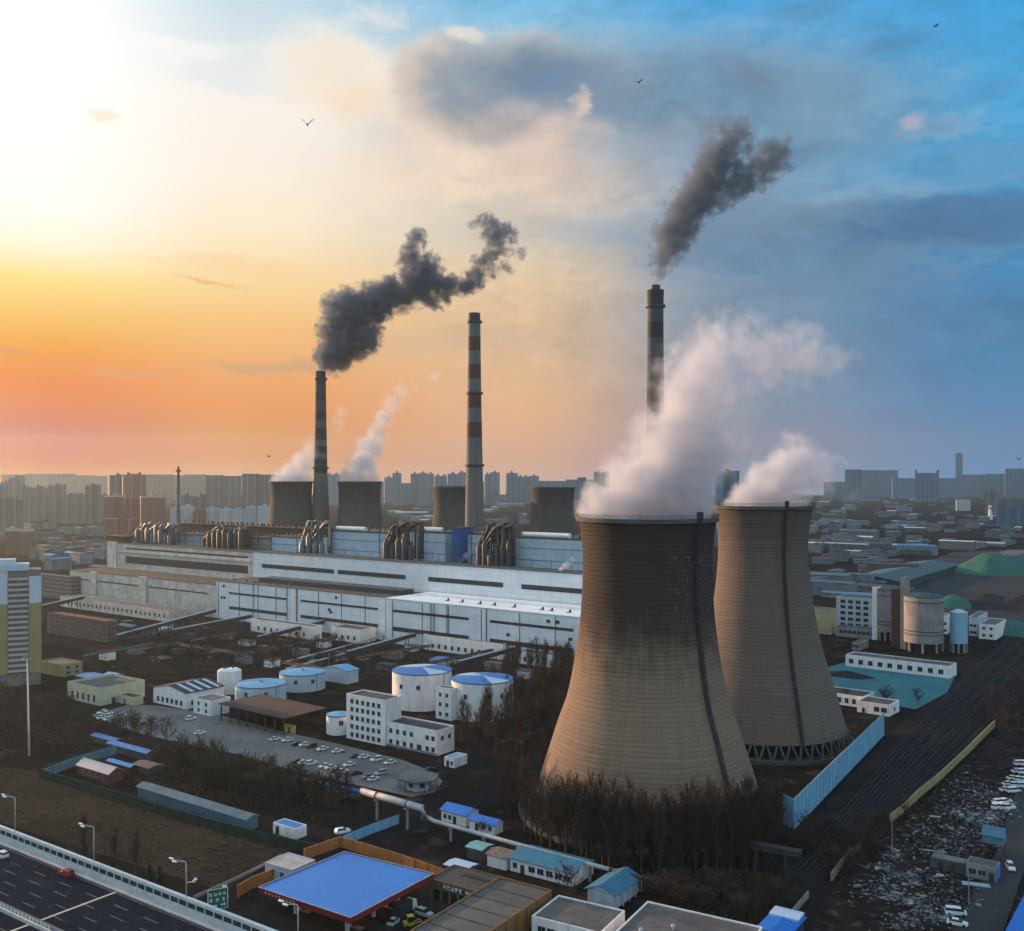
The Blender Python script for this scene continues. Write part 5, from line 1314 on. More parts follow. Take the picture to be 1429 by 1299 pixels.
def pipeline(label, pts, r, mat, leg=9.0, bands=False, cat='pipeline'):
    """pts: (u, v, height)"""
    Q = [G(u, v, h) for u, v, h in pts]; o = Vector((Q[0].x, Q[0].y, 0))
    t = thing('pipeline', label, cat, o)
    L = [q - o for q in Q]
    m = MB(); m.tube(L, r, 12); m.build('pipe', mat, t, smooth=True)
    for a, b in zip(L, L[1:]):
        n = int((b - a).length / leg)
        for i in range(n):
            p = a + (b - a) * ((i + .5) / n)
            if p.z - r < 1: continue
            g_ = MB(); g_.box(-.3, .3, -.3, .3, 0, p.z - r); g_.box(-r - .3, r + .3, -.25, .25, p.z - r - .3, p.z - r - .01)
            g_.build('support', M_CONC, t, (p.x, p.y, 0), math.degrees(math.atan2((b - a).y, (b - a).x)) + 90)
            if bands:
                k = MB(); dd = (b - a).normalized() * .25; k.tube([p - dd, p + dd], r + .1, 12); k.build('band', M_STEEL, t)
    return t
M_SILVER = pm('silver_lagging', (0.46, 0.47, 0.48), (0.34, 0.35, 0.36), 0.4, rough=0.65, metal=0.1)
pipeline('fat silver lagged pipe over the lane by the gate booth', [(505, 1104, 7.5), (548, 1116, 7.5), (590, 1128, 7.5), (592, 1140, 4.4)], 1.0, M_SILVER, 12, True)
pipeline('long thin silver pipe on posts from the gate to the tower grove', [(596, 1140, 4.4), (607, 1146, 4.4), (700, 1172, 4.4), (850, 1213, 4.4)], 0.55, M_SILVER, 11)
pipeline('dark rusty pipe continuing beyond the silver pipe towards the grove', [(851, 1213, 4.3), (900, 1226, 4.0), (930, 1232, 3.6)], 0.5, M_RUST, 9)
pipeline('blue lagged pipe left of the gate along the parking ground', [(420, 1088, 3.0), (505, 1105, 3.0)], 0.7, M_BLUEROOF, 9)
for i, (lab, v0) in enumerate((('white process pipe on trestles in front of the annexes, upper one', 905), ('white process pipe on trestles in front of the annexes, lower one', 915))):
    pipeline(lab, [(400, v0 + 18, 4), (470, v0, 4), (560, v0 - 26, 4)], .5, M_SILVER, 14)
# dark trestle bridge by the rails
gallery('dark pipe bridge crossing near the lower end of the railway', ((1035, 1212), (1118, 1228)), 6, 6, 2.2, 1.2, M_STEEL, M_STEEL, 14, 'pipe_bridge', 'pipe bridge')

# clutter of the plant yard: pipe racks, sheds, tanks and small huts between the bare trees
rq = random.Random(41)
YN = [('small rusty hut', M_RUST, M_ROOFBROWN), ('small grey hut', M_CONC, M_ROOFGREY), ('small pale hut', M_WHITEWALL, M_ROOFDARK), ('small dark hut', M_DARKCONC, M_ROOFDARK)]
yard = [(178, 872), (205, 886), (232, 880), (262, 893), (285, 882), (318, 892), (345, 900), (372, 912), (395, 902), (420, 915), (452, 903), (478, 918), (520, 905), (548, 918), (575, 908), (610, 905), (648, 925), (690, 935), (730, 945), (250, 912), (300, 920), (340, 925), (380, 930), (540, 935), (225, 925), (190, 912), (150, 920), (440, 932), (505, 928), (760, 920)]
for i, (u, v) in enumerate(yard):
    lab, wm, rm_ = YN[i % 4]
    c = G(u, v); a, b, h = rq.uniform(2.5, 6), rq.uniform(2, 3.5), rq.uniform(2.4, 4.5)
    t = thing('yard_hut', lab + ' in the cluttered plant yard below the white halls', 'hut', c, PA, lab + 's in the plant yard')
    MB().box(-a, a, -b, b, 0, h).build('wall', wm, t); MB().box(-a - .3, a + .3, -b - .3, b + .3, h, h + .25).build('roof', rm_, t)
    for k in range(2): put('window', winmesh(1.0, 1.0), t, (-a * .5 + k * a, -b - .005, 1.1))
for i, (u0, v0, u1, v1) in enumerate(((205, 905, 330, 884), (330, 915, 470, 890), (470, 922, 600, 902), (180, 890, 300, 868), (560, 935, 700, 905), (120, 915, 215, 898), (250, 900, 330, 912), (395, 925, 470, 938))):
    p_, q_ = G(u0, v0, 4.5), G(u1, v1, 4.5); o = Vector((p_.x, p_.y, 0)); d = q_ - p_; n = max(3, int(d.length / 8)); sd = Vector((d.y, -d.x, 0)).normalized()
    t = thing('pipe_rack', 'low steel pipe rack with several thin pipes crossing the plant yard', 'pipe rack', o, 0, 'pipe racks in the plant yard')
    for k in range(4):
        zz = 4.5 + (k % 2) * .9
        MB().tube([sd * (k * .8 - 1.2) + Vector((0, 0, zz)), sd * (k * .8 - 1.2) + Vector((d.x, d.y, zz))], .28, 6).build('pipe', (M_SILVER, M_STEEL, M_GREYSTEEL, M_RUST)[k], t)
    for k in range(n + 1):
        f = k / n; m = MB(); c = d * f
        for s_ in (-1.7, 1.7): m.tube([c * 1 + sd * s_ - Vector((0, 0, c.z)), c + sd * s_ + Vector((0, 0, 5.4 - c.z))], .2, 4)
        m.tube([c - sd * 1.7 + Vector((0, 0, 4.1 - c.z)), c + sd * 1.7 + Vector((0, 0, 4.1 - c.z))], .16, 4); m.build('trestle', M_STEEL, t)

# ------------------------------------------------------------------ marks: rows of small unreadable characters
def glyphs(parent, mat, n, size, gap, seed, loc, rz, name='lettering', dash=None):
    """n strokes-built characters in a row on a vertical face (local x along the row, facing -y)"""
    rnd = random.Random(seed); m = MB(); s = size; w_ = s * .12
    for i in range(n):
        x = i * (size + gap); y = -.03 - .0006 * i
        for zz in rnd.sample((.08, .3, .5, .72, .9), 3): m.box(x + s * .08, x + s * .9, y, y + .028, s * zz - w_ / 2, s * zz + w_ / 2)
        for xx in rnd.sample((.15, .5, .82), 2): m.box(x + s * xx - w_ / 2, x + s * xx + w_ / 2, y - .003, y + .025, s * .05, s * .95)
    m.build(name, mat, parent, loc, rz)
M_LETW = pm('lettering_white', (0.75, 0.72, 0.66), (0.68, 0.65, 0.6))
M_LETP = pm('lettering_pink', (0.62, 0.36, 0.33), (0.55, 0.30, 0.28))

# ------------------------------------------------------------------ filling station
CH = 6.6
def cw(u, v): return G(u, v, CH)
cs = [cw(360, 1238), cw(489, 1281), cw(606, 1219), cw(481, 1188)]   # left, near, right, far corner
cc = sum(cs, Vector()) / 4
t = thing('station_canopy', 'large flat blue filling station canopy with dark red edge', 'canopy', (cc.x, cc.y, 0))
q = [(p - Vector((cc.x, cc.y, 0))) for p in cs]
def inset(q, k): return [Vector((p.x * k, p.y * k, p.z)) for p in q]
m = MB(); m.prism([p.xy for p in inset(q, .985)], CH - .5, CH - .12); m.build('roof', pm('canopy_blue', (0.032, 0.19, 0.56), (0.028, 0.165, 0.50), 0.06, rough=0.5, c3=(0.045, 0.21, 0.55), fine=9), t)
m = MB()
for i in range(4):
    a, b = q[i], q[(i + 1) % 4]; ai, bi = inset(q, .982)[i], inset(q, .982)[(i + 1) % 4]
    m.prism([a.xy, b.xy, bi.xy, ai.xy], CH - 1.35, CH)
m.build('fascia', pm('fascia_red', (0.20, 0.018, 0.022), (0.15, 0.015, 0.02), .2), t)
m = MB()
for i in range(4):
    a, b = q[i], q[(i + 1) % 4]; ai, bi = inset(q, .988)[i], inset(q, .988)[(i + 1) % 4]
    m.prism([(a * 1.001).xy, (b * 1.001).xy, bi.xy, ai.xy], CH + .005, CH + .10)
m.build('edge_trim', M_FRAME, t)
m = MB(); m.prism([p.xy for p in inset(q, .98)], CH - 1.25, CH - 1.15); m.build('soffit', M_FRAME, t)
for fx in (.22, .78):
    for fy in (.2, .5, .8):
        p = (q[0] * (1 - fx) + q[1] * fx) * (1 - fy) + (q[3] * (1 - fx) + q[2] * fx) * fy
        MB().box(-.35, .35, -.35, .35, 0, CH - 1.25).build('column', M_WHITEWALL, t, (p.x, p.y, 0), -31)
d = (q[1] - q[0]); an = math.degrees(math.atan2(d.y, d.x)); dn = d.normalized()
p = q[0] + dn * 2.4
glyphs(t, M_LETP, 9, .72, .42, 5, (p.x - dn.y * -.06, p.y - .06, CH - 1.05), an)
for fx in (.22, .78):
    for fy in (.28, .7):
        p = (cs[0] * (1 - fx) + cs[1] * fx) * (1 - fy) + (cs[3] * (1 - fx) + cs[2] * fx) * fy
        g_ = thing('fuel_pump', 'white and red fuel pump on its island under the blue canopy', 'fuel pump', (p.x, p.y, 0), an, 'fuel pumps under the canopy')
        MB().box(-2.5, 2.5, -.7, .7, 0.06, .25).build('island', M_LOT, g_); MB().box(-.5, .5, -.3, .3, .25, 2.0).build('cabinet', MATS['fascia_red'], g_); MB().box(-.4, .4, -.33, -.305, 1.1, 1.7).build('display', M_GLASS, g_)
t, wl, wr = building('station_house', 'little white house with flat pale roof left of the blue canopy', 'house', 408, 1236, 370, 440, 3.8, M_PALEBLUE, pm('pale_flat_roof', (0.40, 0.38, 0.37), (0.28, 0.27, 0.26), .3), -33, par=.15)
windows(t, wl, wr, 'front', 2, (1.0,), 1.2, 1.5, .1, .8)
# shop row with lettering, long grey roofed hall
M_OCHRE = pm('ochre_wall', (0.24, 0.13, 0.05), (0.17, 0.095, 0.04), .3, streak=.4)
t, wl, wr = building('shop_row', 'shop row with dark flat roof and pale lettering over brown doors', 'shop', 684, 1278, 598, 718, 4.6, pm('dim_shop_wall', (0.15, 0.115, 0.07), (0.11, 0.085, 0.055), .3), pm('shop_roof', (0.065, 0.058, 0.05), (0.045, 0.04, 0.036), .15, c3=(.085, .08, .07)), -33, par=.3)
for i in range(6): door(t, wl, wr, 'front', .14 + .14 * i, 1.8, 2.7, M_BLACK)
m = MB(); m.box(-wl / 2 + wl * .22, wl / 2 - wl * .25, -wr / 2 - .22, -wr / 2 - .006, 3.3, 4.5); m.build('sign_board', pm('dark_green_board', (.025, .05, .03)), t)
m = MB(); m.box(-wl / 2 + wl * .3, -wl / 2 + wl * .92, -wr / 2 + 6, wr / 2 - 3, 4.66, 4.75); m.build('felt_sheet', pm('black_felt', (.016, .016, .02)), t)
glyphs(t, M_LETW, 5, 1.0, .18, 8, (-wl / 2 + wl * .25, -wr / 2 - .225, 3.4), 0); glyphs(t, M_LETW, 4, 1.0, .18, 9, (-wl / 2 + wl * .25 + 6.6, -wr / 2 - .225, 3.4), 0)
pb = MB(); pb.box(wl / 2 - 5.5, wl / 2 - .05, -wr / 2 - .3, -wr / 2 - .007, .1, 3.2); pb.build('painted_panel', M_OCHRE, t)
for x, y in ((-3, 4), (2, -4), (5, 8)):
    c = t.matrix_world if False else None
t, wl, wr = building('grey_hall', 'long flat grey roofed hall with ochre side wall at the lower middle', 'hall', 650, 1361, 572, 770, 5.2, M_OCHRE, pm('hall_roof', (0.115, 0.115, 0.105), (0.08, 0.08, 0.075), .1, c3=(.07, .07, .066)), -33, par=.5)
m = MB()
for i in range(1, 6): y_ = -wr / 2 + wr * i / 6; m.box(-wl / 2 + .4, wl / 2 - .4, y_ - .12, y_ + .12, 5.255, 5.36)
m.build('roof_seams', M_ROOFDARK, t)
pm_ = MB().box(-.02, .3, -.2, .2, 0, 5.6).mesh('buttress', M_OCHRE)
for i in range(8): put('buttress', pm_, t, (wl / 2 + .005, -wr / 2 + wr * (i + .5) / 8, 0))
# teal roofed row houses
t, wl, wr = building('teal_house', 'long white house with teal sheet roof below the silver pipe', 'house', 800, 1238, 712, 828, 3.4, M_WHITEWALL, M_TEALROOF, -34, kind='gable_x', rise=1.3, over=.5)
windows(t, wl, wr, 'front', 5, (1.0,), 1.8, 1.4, .28, .98); door(t, wl, wr, 'front', .20); windows(t, wl, wr, 'front', 1, (1.0,), 1.2, 1.4, .02, .14)
t, wl, wr = building('striped_roof_house', 'small white house with brown striped roof next to the teal roofed house', 'house', 706, 1215, 680, 722, 3.2, M_WHITEWALL, pm('striped_sheet', (0.22, 0.17, 0.13), (0.12, 0.09, 0.075), .6), -34, kind='gable_x', rise=.6)
t, wl, wr = building('turquoise_lean_to', 'tiny turquoise sheet canopy in front of the silver pipe', 'shed', 672, 1202, 652, 686, 3.0, M_DARKCONC, pm('turquoise_sheet', (0.16, 0.38, 0.40), (0.12, 0.30, 0.32), .3), -34, kind='gable_x', rise=.4)
t, wl, wr = building('pale_sheet_shed', 'pale blue sheet roof at the end of the orange wall', 'shed', 650, 1228, 622, 664, 2.6, M_DARKCONC, M_PALEROOF, -34, kind='gable_x', rise=.3)
t, wl, wr = building('teal_shed', 'open teal roofed shed on white posts right of the bare tree', 'shed', 858, 1270, 820, 892, 3.6, M_PALEBLUE, M_TEALROOF, -34, kind='gable_y', rise=1.5, over=.7)
for i in range(5): MB().box(-.12, .12, -.12, .12, 0, 3.5).build('post', M_FRAME, t, (wl / 2 + .6, -wr / 2 + wr * i / 4, 0))
t, wl, wr = building('white_flat_house', 'white flat roofed house at the bottom edge, left of the wider one', 'house', 838, 1334, 742, 872, 4.6, M_WHITEWALL, M_ROOFGREY, -30, par=.35)
windows(t, wl, wr, 'front', 6, (1.4,), 1.8, 1.7)
t, wl, wr = building('white_flat_house', 'wide white flat roofed house at the bottom edge with vents on its roof', 'house', 1012, 1406, 838, 1064, 5.4, M_WHITEWALL, M_ROOFGREY, -30, par=.4)
windows(t, wl, wr, 'front', 9, (1.6,), 1.8, 1.8)
ven = MB(); ven.lathe([(.28, 0), (.28, .5), (.55, .7), (.4, 1.1), (.05, 1.2)], 10, cap1=True); vm = ven.mesh('roof_vent', M_FRAME)
for x, y in ((-.32, -.1), (-.12, .1), (.1, -.05), (.3, .15)): put('roof_vent', vm, t, (x * wl, y * wr, 5.44))
t, wl, wr = building('blue_lorry_shelter', 'blue and white roof at the lower right of the dark thicket', 'shed', 1098, 1330, 1056, 1122, 3.4, pm('navy_wall', (.03, .05, .12)), MATS['vivid_blue_roof'], -34, kind='gable_y', rise=.6)
m = MB(); m.slab([(-wl / 2, wr / 2 - 4.0, 3.72), (wl / 2, wr / 2 - 4.0, 3.72), (wl / 2, wr / 2 + .3, 3.9), (-wl / 2, wr / 2 + .3, 3.9)], .55); m.build('roof_panel', M_PALEROOF, t)
# right edge yard: sheds
t, wl, wr = building('blue_edge_roof', 'bright blue ribbed roof cut by the right edge of the picture', 'shed', 1452, 1372, 1392, 1490, 4.2, M_PALEBLUE, MATS['vivid_blue_roof'], -36, kind='gable_y', rise=1.0)
t, wl, wr = building('junk_hut', 'grey brick hut with flat roof and bright blue end wall in the rubbish yard', 'hut', 1390, 1232, 1348, 1398, 3.6, M_CONC, M_ROOFGREY, -36, par=.15, dep=5.0)
windows(t, wl, wr, 'front', 2, (1.1,), 1.8, 1.3, .05, .7); door(t, wl, wr, 'front', .85)
m = MB(); m.box(wl / 2 + .004, wl / 2 + .08, -wr / 2, wr / 2, 0, 3.6); m.build('blue_end', pm('bright_blue_paint', (0.06, 0.20, 0.55), (.05, .17, .48), .3), t)
t, wl, wr = building('junk_hut', 'long low ruined hut joined to the left of the brick hut', 'hut', 1347, 1221, 1298, 1358, 2.8, M_DARKCONC, pm('patched_roof', (0.18, 0.19, 0.18), (0.09, 0.09, 0.085), .5), -36, par=0, dep=4.0)
door(t, wl, wr, 'front', .3); door(t, wl, wr, 'front', .65); 
p = G(1388, 1196); t = thing('blue_hopper', 'small blue gabled hopper tower on red legs above the brick hut', 'tower', p, -36)
MB().gable(-2.6, 2.6, -2.2, 2.2, 4.2, 6.4, 8.2, 'x').build('wall', pm('hopper_blue', (0.09, 0.20, 0.27), (.07, .16, .22), .3), t)
MB().roof2(-2.6, 2.6, -2.2, 2.2, 6.4, 8.2, .12, 'x', .3).build('roof', MATS['hopper_blue'], t)
for x in (-2.3, 2.3):
    for y in (-1.9, 1.9): MB().box(-.15, .15, -.15, .15, 0, 4.2).build('leg', pm('red_leg', (.20, .05, .045)), t, (x, y, 0))
# rubbish: uncountable scraps
def scraps(label, spots, n, seed, mats):
    rnd = random.Random(seed); m = MB()
    for i in range(n):
        u, v, su, sv = rnd.choice(spots)
        p = G(rnd.gauss(u, su), rnd.gauss(v, sv)); s = rnd.uniform(.12, .45) * (2.2 if rnd.random() < .06 else 1); h = s * rnd.uniform(.15, .5)
        M_ = Matrix.Rotation(rnd.uniform(0, 6.3), 3, 'Z') @ Matrix.Rotation(rnd.uniform(-.5, .5), 3, 'X')
        vs = []
        for z in (0, h):
            for x, y in ((-s, -s * .6), (s, -s * .6), (s, s * .6), (-s, s * .6)):
                vs.append(M_ @ Vector((x * rnd.uniform(.6, 1.1), y * rnd.uniform(.6, 1.1), z)) + p + Vector((0, 0, .15)))
        m.cur = rnd.randrange(len(mats))
        m.add(vs, [(3, 2, 1, 0), (4, 5, 6, 7), (0, 1, 5, 4), (1, 2, 6, 5), (2, 3, 7, 6), (3, 0, 4, 7)])
    tag(m.build('rubbish', mats), label, 'rubbish', None, 'stuff')
RUB = [pm('scrap_' + str(i), c, None, 1.0) for i, c in enumerate(((.34, .36, .38), (.15, .17, .20), (.07, .065, .06), (.035, .035, .04), (.24, .21, .19)))]
scraps('pale rubbish scattered in heaps over the yard at lower right', [(1248, 1252, 7, 3), (1272, 1258, 8, 3), (1292, 1270, 7, 3), (1310, 1281, 8, 3), (1228, 1210, 10, 2.5), (1262, 1222, 10, 3), (1275, 1232, 6, 2.5), (1245, 1195, 8, 3), (1240, 1225, 26, 12)], 1300, 21, RUB + RUB[1:4])
RUB2 = RUB[:4] + RUB[1:4] + RUB + [pm('scrap_red', (.16, .05, .045)), pm('scrap_cyan', (.08, .22, .28)), pm('scrap_pink', (.32, .05, .18))]
scraps('coloured rubbish and crates below the rows of white cars at right', [(1340, 1132, 18, 5), (1365, 1142, 18, 5), (1390, 1140, 12, 5), (1370, 1110, 20, 8), (1330, 1185, 25, 8), (1400, 1128, 10, 5)], 1500, 22, RUB2)
scraps('dark scrap and broken boards strewn over the right hand yard', [(1290, 1165, 30, 14), (1340, 1160, 30, 12), (1300, 1225, 24, 10), (1330, 1255, 26, 10), (1230, 1240, 20, 10), (1270, 1285, 24, 8), (1340, 1100, 24, 12)], 1500, 23, RUB[1:])
for lab, u, v, w_, d_ in (('pale blue sheet lying on the ground below the brick hut', 1362, 1235, 6.5, 2.2), ('yellowish plank lying left of the brick hut', 1302, 1188, 7.0, .7), ('small white sheet lying in the middle of the rubbish yard', 1312, 1222, 1.8, 1.2), ('white board lying above the rubbish heaps', 1305, 1140, 3.2, .8)):
    mm_ = pm('scrap_sky', (.28, .42, .5)) if 'blue' in lab else (pm('scrap_plank', (.36, .31, .2)) if 'plank' in lab else M_FRAME)
    tag(MB().box(-w_ / 2, w_ / 2, -d_ / 2, d_ / 2, .06, .25).build('loose_sheet', mm_, None, G(u, v), -20), lab, 'sheet')

# ------------------------------------------------------------------ elevated highway
HH = 6.5
def GH(u, v): return G(u, v, HH)
hA = GH(0, 1178); hB = GH(300, 1299)
hd = (hB - hA).normalized(); hn = Vector((-hd.y, hd.x, 0))     # hn points away from the camera side
HANG = math.degrees(math.atan2(hd.y, hd.x))
def hpt(s, n, z=0): return hA + hd * s + hn * n + Vector((0, 0, z))
S0, S1 = -260, 240
def hstrip(name, n0, n1, z0, z1, mat, s0=S0, s1=S1, kind='structure', parent=None):
    m = MB(); m.prism([hpt(s0, n0).xy, hpt(s1, n0).xy, hpt(s1, n1).xy, hpt(s0, n1).xy], z0, z1)
    o = m.build(name, mat, parent)
    return tag(o, kind=kind) if kind else o
M_HWY = pm('highway_asphalt', (0.019, 0.0235, 0.034), (0.0145, 0.0185, 0.027), 0.03, spec=0.0, c3=(0.026, 0.030, 0.039), fine=12)
M_LINE = pm('road_paint', (0.17, 0.17, 0.18), (0.08, 0.08, 0.085), 0.6)
hstrip('highway_deck', -46, 2.2, HH - 1.6, HH, M_HWY)
M_PARA = pm('parapet_concrete', (0.50, 0.52, 0.52), (0.40, 0.42, 0.42), 0.2, streak=.3)
bar = thing('highway_barrier', 'pale highway noise barrier with a band of glass panes', 'barrier', hpt(0, .4), HANG)
LL = S1 - S0
MB().box(S0, S1, 0, .5, 0, 1.25).build('parapet', M_PARA, bar)
MB().box(S0, S1, -.55, -.02, 0, .35).build('kerb', M_PARA, bar)
MB().box(S0, S1, .1, .4, 1.26, 2.35).build('lower_panel', pm('barrier_panel', (0.50, 0.56, 0.57), (0.42, 0.48, 0.49), .3), bar)
MB().box(S0, S1, .2, .3, 2.36, 3.55).build('glass_band', pm('barrier_glass', (0.035, 0.055, 0.060), (0.025, 0.04, 0.045), .3, rough=.12, spec=.5), bar)
m = MB(); m.box(S0, S1, .05, .45, 3.56, 4.1); m.box(S0, S1, .1, .9, 4.11, 4.3); m.build('top_panel', MATS['barrier_panel'], bar)
npost = 0
me_ = MB().box(-.13, .13, .02, .48, 1.25, 4.1).mesh('post', MATS['barrier_panel'])
for i in range(60):
    s_ = -70 + i * 3.0
    put('post', me_, bar, (s_, 0, 0)); npost += 1
md = thing('median_barrier', 'low white railed median of the highway at the lower left corner', 'barrier', hpt(0, -20.3), HANG)
MB().box(S0, S1, -.9, -.5, 0, .8).build('kerb_rail', M_PARA, md); MB().box(S0, S1, .5, .9, 0, .8).build('kerb_rail', M_PARA, md)
me_ = MB().box(-.3, .3, -.12, .12, 0, 1.35).mesh('post', M_LETW)
for i in range(80): put('post', me_, md, (-60 + i * 1.5, 0, 0))
m = MB(); m.box(S0, S1, -.12, .12, 1.36, 1.5); m.build('rail', M_GREYSTEEL, md)
for n0 in (-.35, -19.0): hstrip('road_edge_line', n0 - .5, n0 - .3, HH + .02, HH + .03, M_LINE)
lm_ = MB()
for j, n0 in enumerate((-4.6, -8.3, -12.0, -15.7, -25.5, -29.2)):
    for i in range(45):
        s_ = -250 + i * 11 + (j % 2) * 4
        lm_.prism([hpt(s_, n0).xy, hpt(s_ + 5.0, n0).xy, hpt(s_ + 5.0, n0 - .2).xy, hpt(s_, n0 - .2).xy], HH + .02, HH + .03)
tag(lm_.build('lane_markings', M_LINE), kind='structure')
js = (GH(167, 1243) - hA).dot(hd)
hstrip('expansion_joint_line', -46, -.4, HH + .035, HH + .045, pm('joint_strip', (0.52, 0.49, 0.40), (0.40, 0.38, 0.32), .5), js - .35, js + .35)
for i in range(10):
    s_ = -240 + i * 50
    p = hpt(s_, -12); c = thing('highway_pier', 'concrete pier under the highway deck', 'pier', (p.x, p.y, 0), HANG, 'piers under the highway')
    MB().box(-1.2, 1.2, -6, 6, 0, HH - 1.62).build('column', M_CONC, c)
# lamps on the barrier
def street_lamp(label, u, vtop, group=None, extra=False, first=[None]):
    # foot on the barrier line n=1.0 at the column u
    base = hpt(0, .9); s_ = along(base, hd, u); p = hpt(s_, .9); p.z = HH
    t = thing('street_lamp', label, 'street lamp', p, HANG, group)
    h = HC - (vtop - VH) * p.y / FPX - HH
    m = MB(); m.tube([(0, 0, 0), (0, 0, h - .6), (-.15, -.1, h - .1), (-.6, -.3, h)], .16, 8, .09); m.build('pole', M_FRAME, t, smooth=True)
    for k, (dx, dy) in enumerate(((-3.6, -1.2), (-1.6, -1.9))):
        m = MB(); m.tube([(-.3, -.2, h - .05), (dx, dy, h + .25)], .07, 6); m.build('arm', M_FRAME, t)
        m = MB(); m.lathe([(.1, -.12), (.42, -.08), (.40, .08), (.1, .14)], 10, cap0=True, cap1=True); o = m.build('lamp_head', M_LETW, t, (dx, dy, h + .25)); o.scale = (1.9, .8, 1)
    if extra:
        m = MB(); m.tube([(0, 0, h * .62), (2.0, .4, h * .66)], .08, 6); m.tube([(2.0, .4, h * .66), (2.6, .5, h * .72)], .35, 8); m.build('camera_box', M_LETW, t)
street_lamp('double armed street lamp nearest the left edge of the highway', 21, 1112)
street_lamp('double armed street lamp in the middle of the highway barrier, above the red car', 131, 1153)
street_lamp('double armed street lamp with a white camera box, left of the green road sign', 260, 1202, None, True)
street_lamp('street lamp standing in front of the dark red canopy edge', 416, 1262)
# green road sign behind the barrier
p = G(304, 1300); s_ = along(hpt(0, 3.0), hd, 304); p = hpt(s_, 3.0); p.z = 0
t = thing('road_sign', 'green road sign with white marks standing behind the highway barrier', 'road sign', p, 25)
zt = HC - (1240 - VH) * p.y / FPX; zb = HC - (1268 - VH) * p.y / FPX
m = MB(); m.box(-2.1, 2.1, -.06, .06, zb, zt); m.build('board', pm('sign_green', (0.012, 0.10, 0.085), (0.01, 0.085, 0.07), .5), t)
m = MB()
for a, b, c, d_ in ((-2.1, 2.1, zt - .08, zt + .02), (-2.1, 2.1, zb - .02, zb + .08), (-2.12, -2.0, zb, zt), (2.0, 2.12, zb, zt)): m.box(a, b, -.09, -.061, c, d_)
m.build('border', M_LETW, t)
hs = zt - zb
glyphs(t, M_LETW, 4, .62, .3, 31, (-1.75, -.062, zb + hs * .66), 0); glyphs(t, M_LETW, 3, .7, .55, 32, (-1.7, -.062, zb + hs * .38), 0)
m = MB(); m.prism([(-1.5, 0), (-.2, 0), (-.2, .03), (-1.5, .03)], 0, .5); m.build('white_panel', M_LETW, t, (0, -.1, zb + hs * .1))
m = MB(); m.box(.6, 1.6, -.1, -.07, zb + hs * .16, zb + hs * .22); m.box(1.3, 1.42, -.1, -.07, zb + hs * .1, zb + hs * .3); m.build('arrow', M_LETW, t)
m = MB(); m.box(.9, 1.9, -.06, .06, zt + .05, zt + .55); m.build('top_plate', M_LETW, t)
for x in (-1.5, 1.5): MB().box(x - .12, x + .12, .07, .3, 0, zt).build('post', M_GREYSTEEL, t)
# high mast at the left
p = G(41, 1055); t = thing('light_mast', 'tall white tapering light mast at the left in front of the olive tower', 'mast', p)
hm = zat(918, p.y); ln = Vector((-0.8, 0, 0))
m = MB(); m.tube([(0, 0, 0), (ln.x * .5, 0, hm * .5), (ln.x, 0, hm)], .45, 10, .22); m.build('pole', M_LETW, t, smooth=True)
m = MB(); m.lathe([(.3, hm - .3), (1.3, hm), (1.3, hm + .3), (.2, hm + .8)], 12, ln.x, 0, cap1=True); m.build('ring', M_GREYSTEEL, t)
for i in range(6):
    a = R(60 * i); MB().cbox(0, 0, 0, .5, .5, .4).build('floodlight', M_LETW, t, (ln.x + 1.3 * math.cos(a), 1.3 * math.sin(a), hm - .45))

# ------------------------------------------------------------------ vehicles
def carpaint(nm, c): return pm('car_paint_' + nm, c, tuple(x * .92 for x in c), .5, rough=.28, spec=.5)
CP = {'white': carpaint('white', (.68, .70, .72)), 'silver': carpaint('silver', (.36, .38, .40)), 'black': carpaint('black', (.018, .018, .02)), 'dark blue': carpaint('dark_blue', (.03, .06, .16)), 'red': carpaint('red', (.28, .02, .025)), 'dark green': carpaint('dark_green', (.02, .035, .025)), 'pale green': carpaint('pale_green', (.36, .50, .47)), 'grey': carpaint('grey', (.16, .165, .17))}
M_TYRE = pm('tyre', (.012, .012, .012))
M_LAMP = pm('head_lamp', (.6, .6, .6), rough=.2)
M_TAIL = pm('tail_lamp', (.3, .015, .015), rough=.3)
def loft(secs):
    """closed body from cross sections along x: (x, half width bottom, half width top, z0, z1)"""
    m = MB(); vs = []; fs = []
    for (x, wb, wt_, z0, z1) in secs:
        zm = z0 + (z1 - z0) * .55; wm = max(wb, wt_)
        vs += [(x, -wb, z0), (x, wb, z0), (x, wm, zm), (x, wt_, z1), (x, -wt_, z1), (x, -wm, zm)]
    for i in range(len(secs) - 1):
        for j in range(6):
            k = (j + 1) % 6; fs.append((i * 6 + j, i * 6 + k, (i + 1) * 6 + k, (i + 1) * 6 + j))
    fs.append(tuple(range(5, -1, -1))); fs.append(tuple((len(secs) - 1) * 6 + i for i in range(6)))
    return m.add(vs, fs)
WH = MB(); 
for s_ in (0,): WH.lathe([(.16, -.11), (.33, -.11), (.33, .11), (.16, .11)], 14, cap0=True, cap1=True)
WHM = WH.mesh('wheel', M_TYRE)
CARM = {}
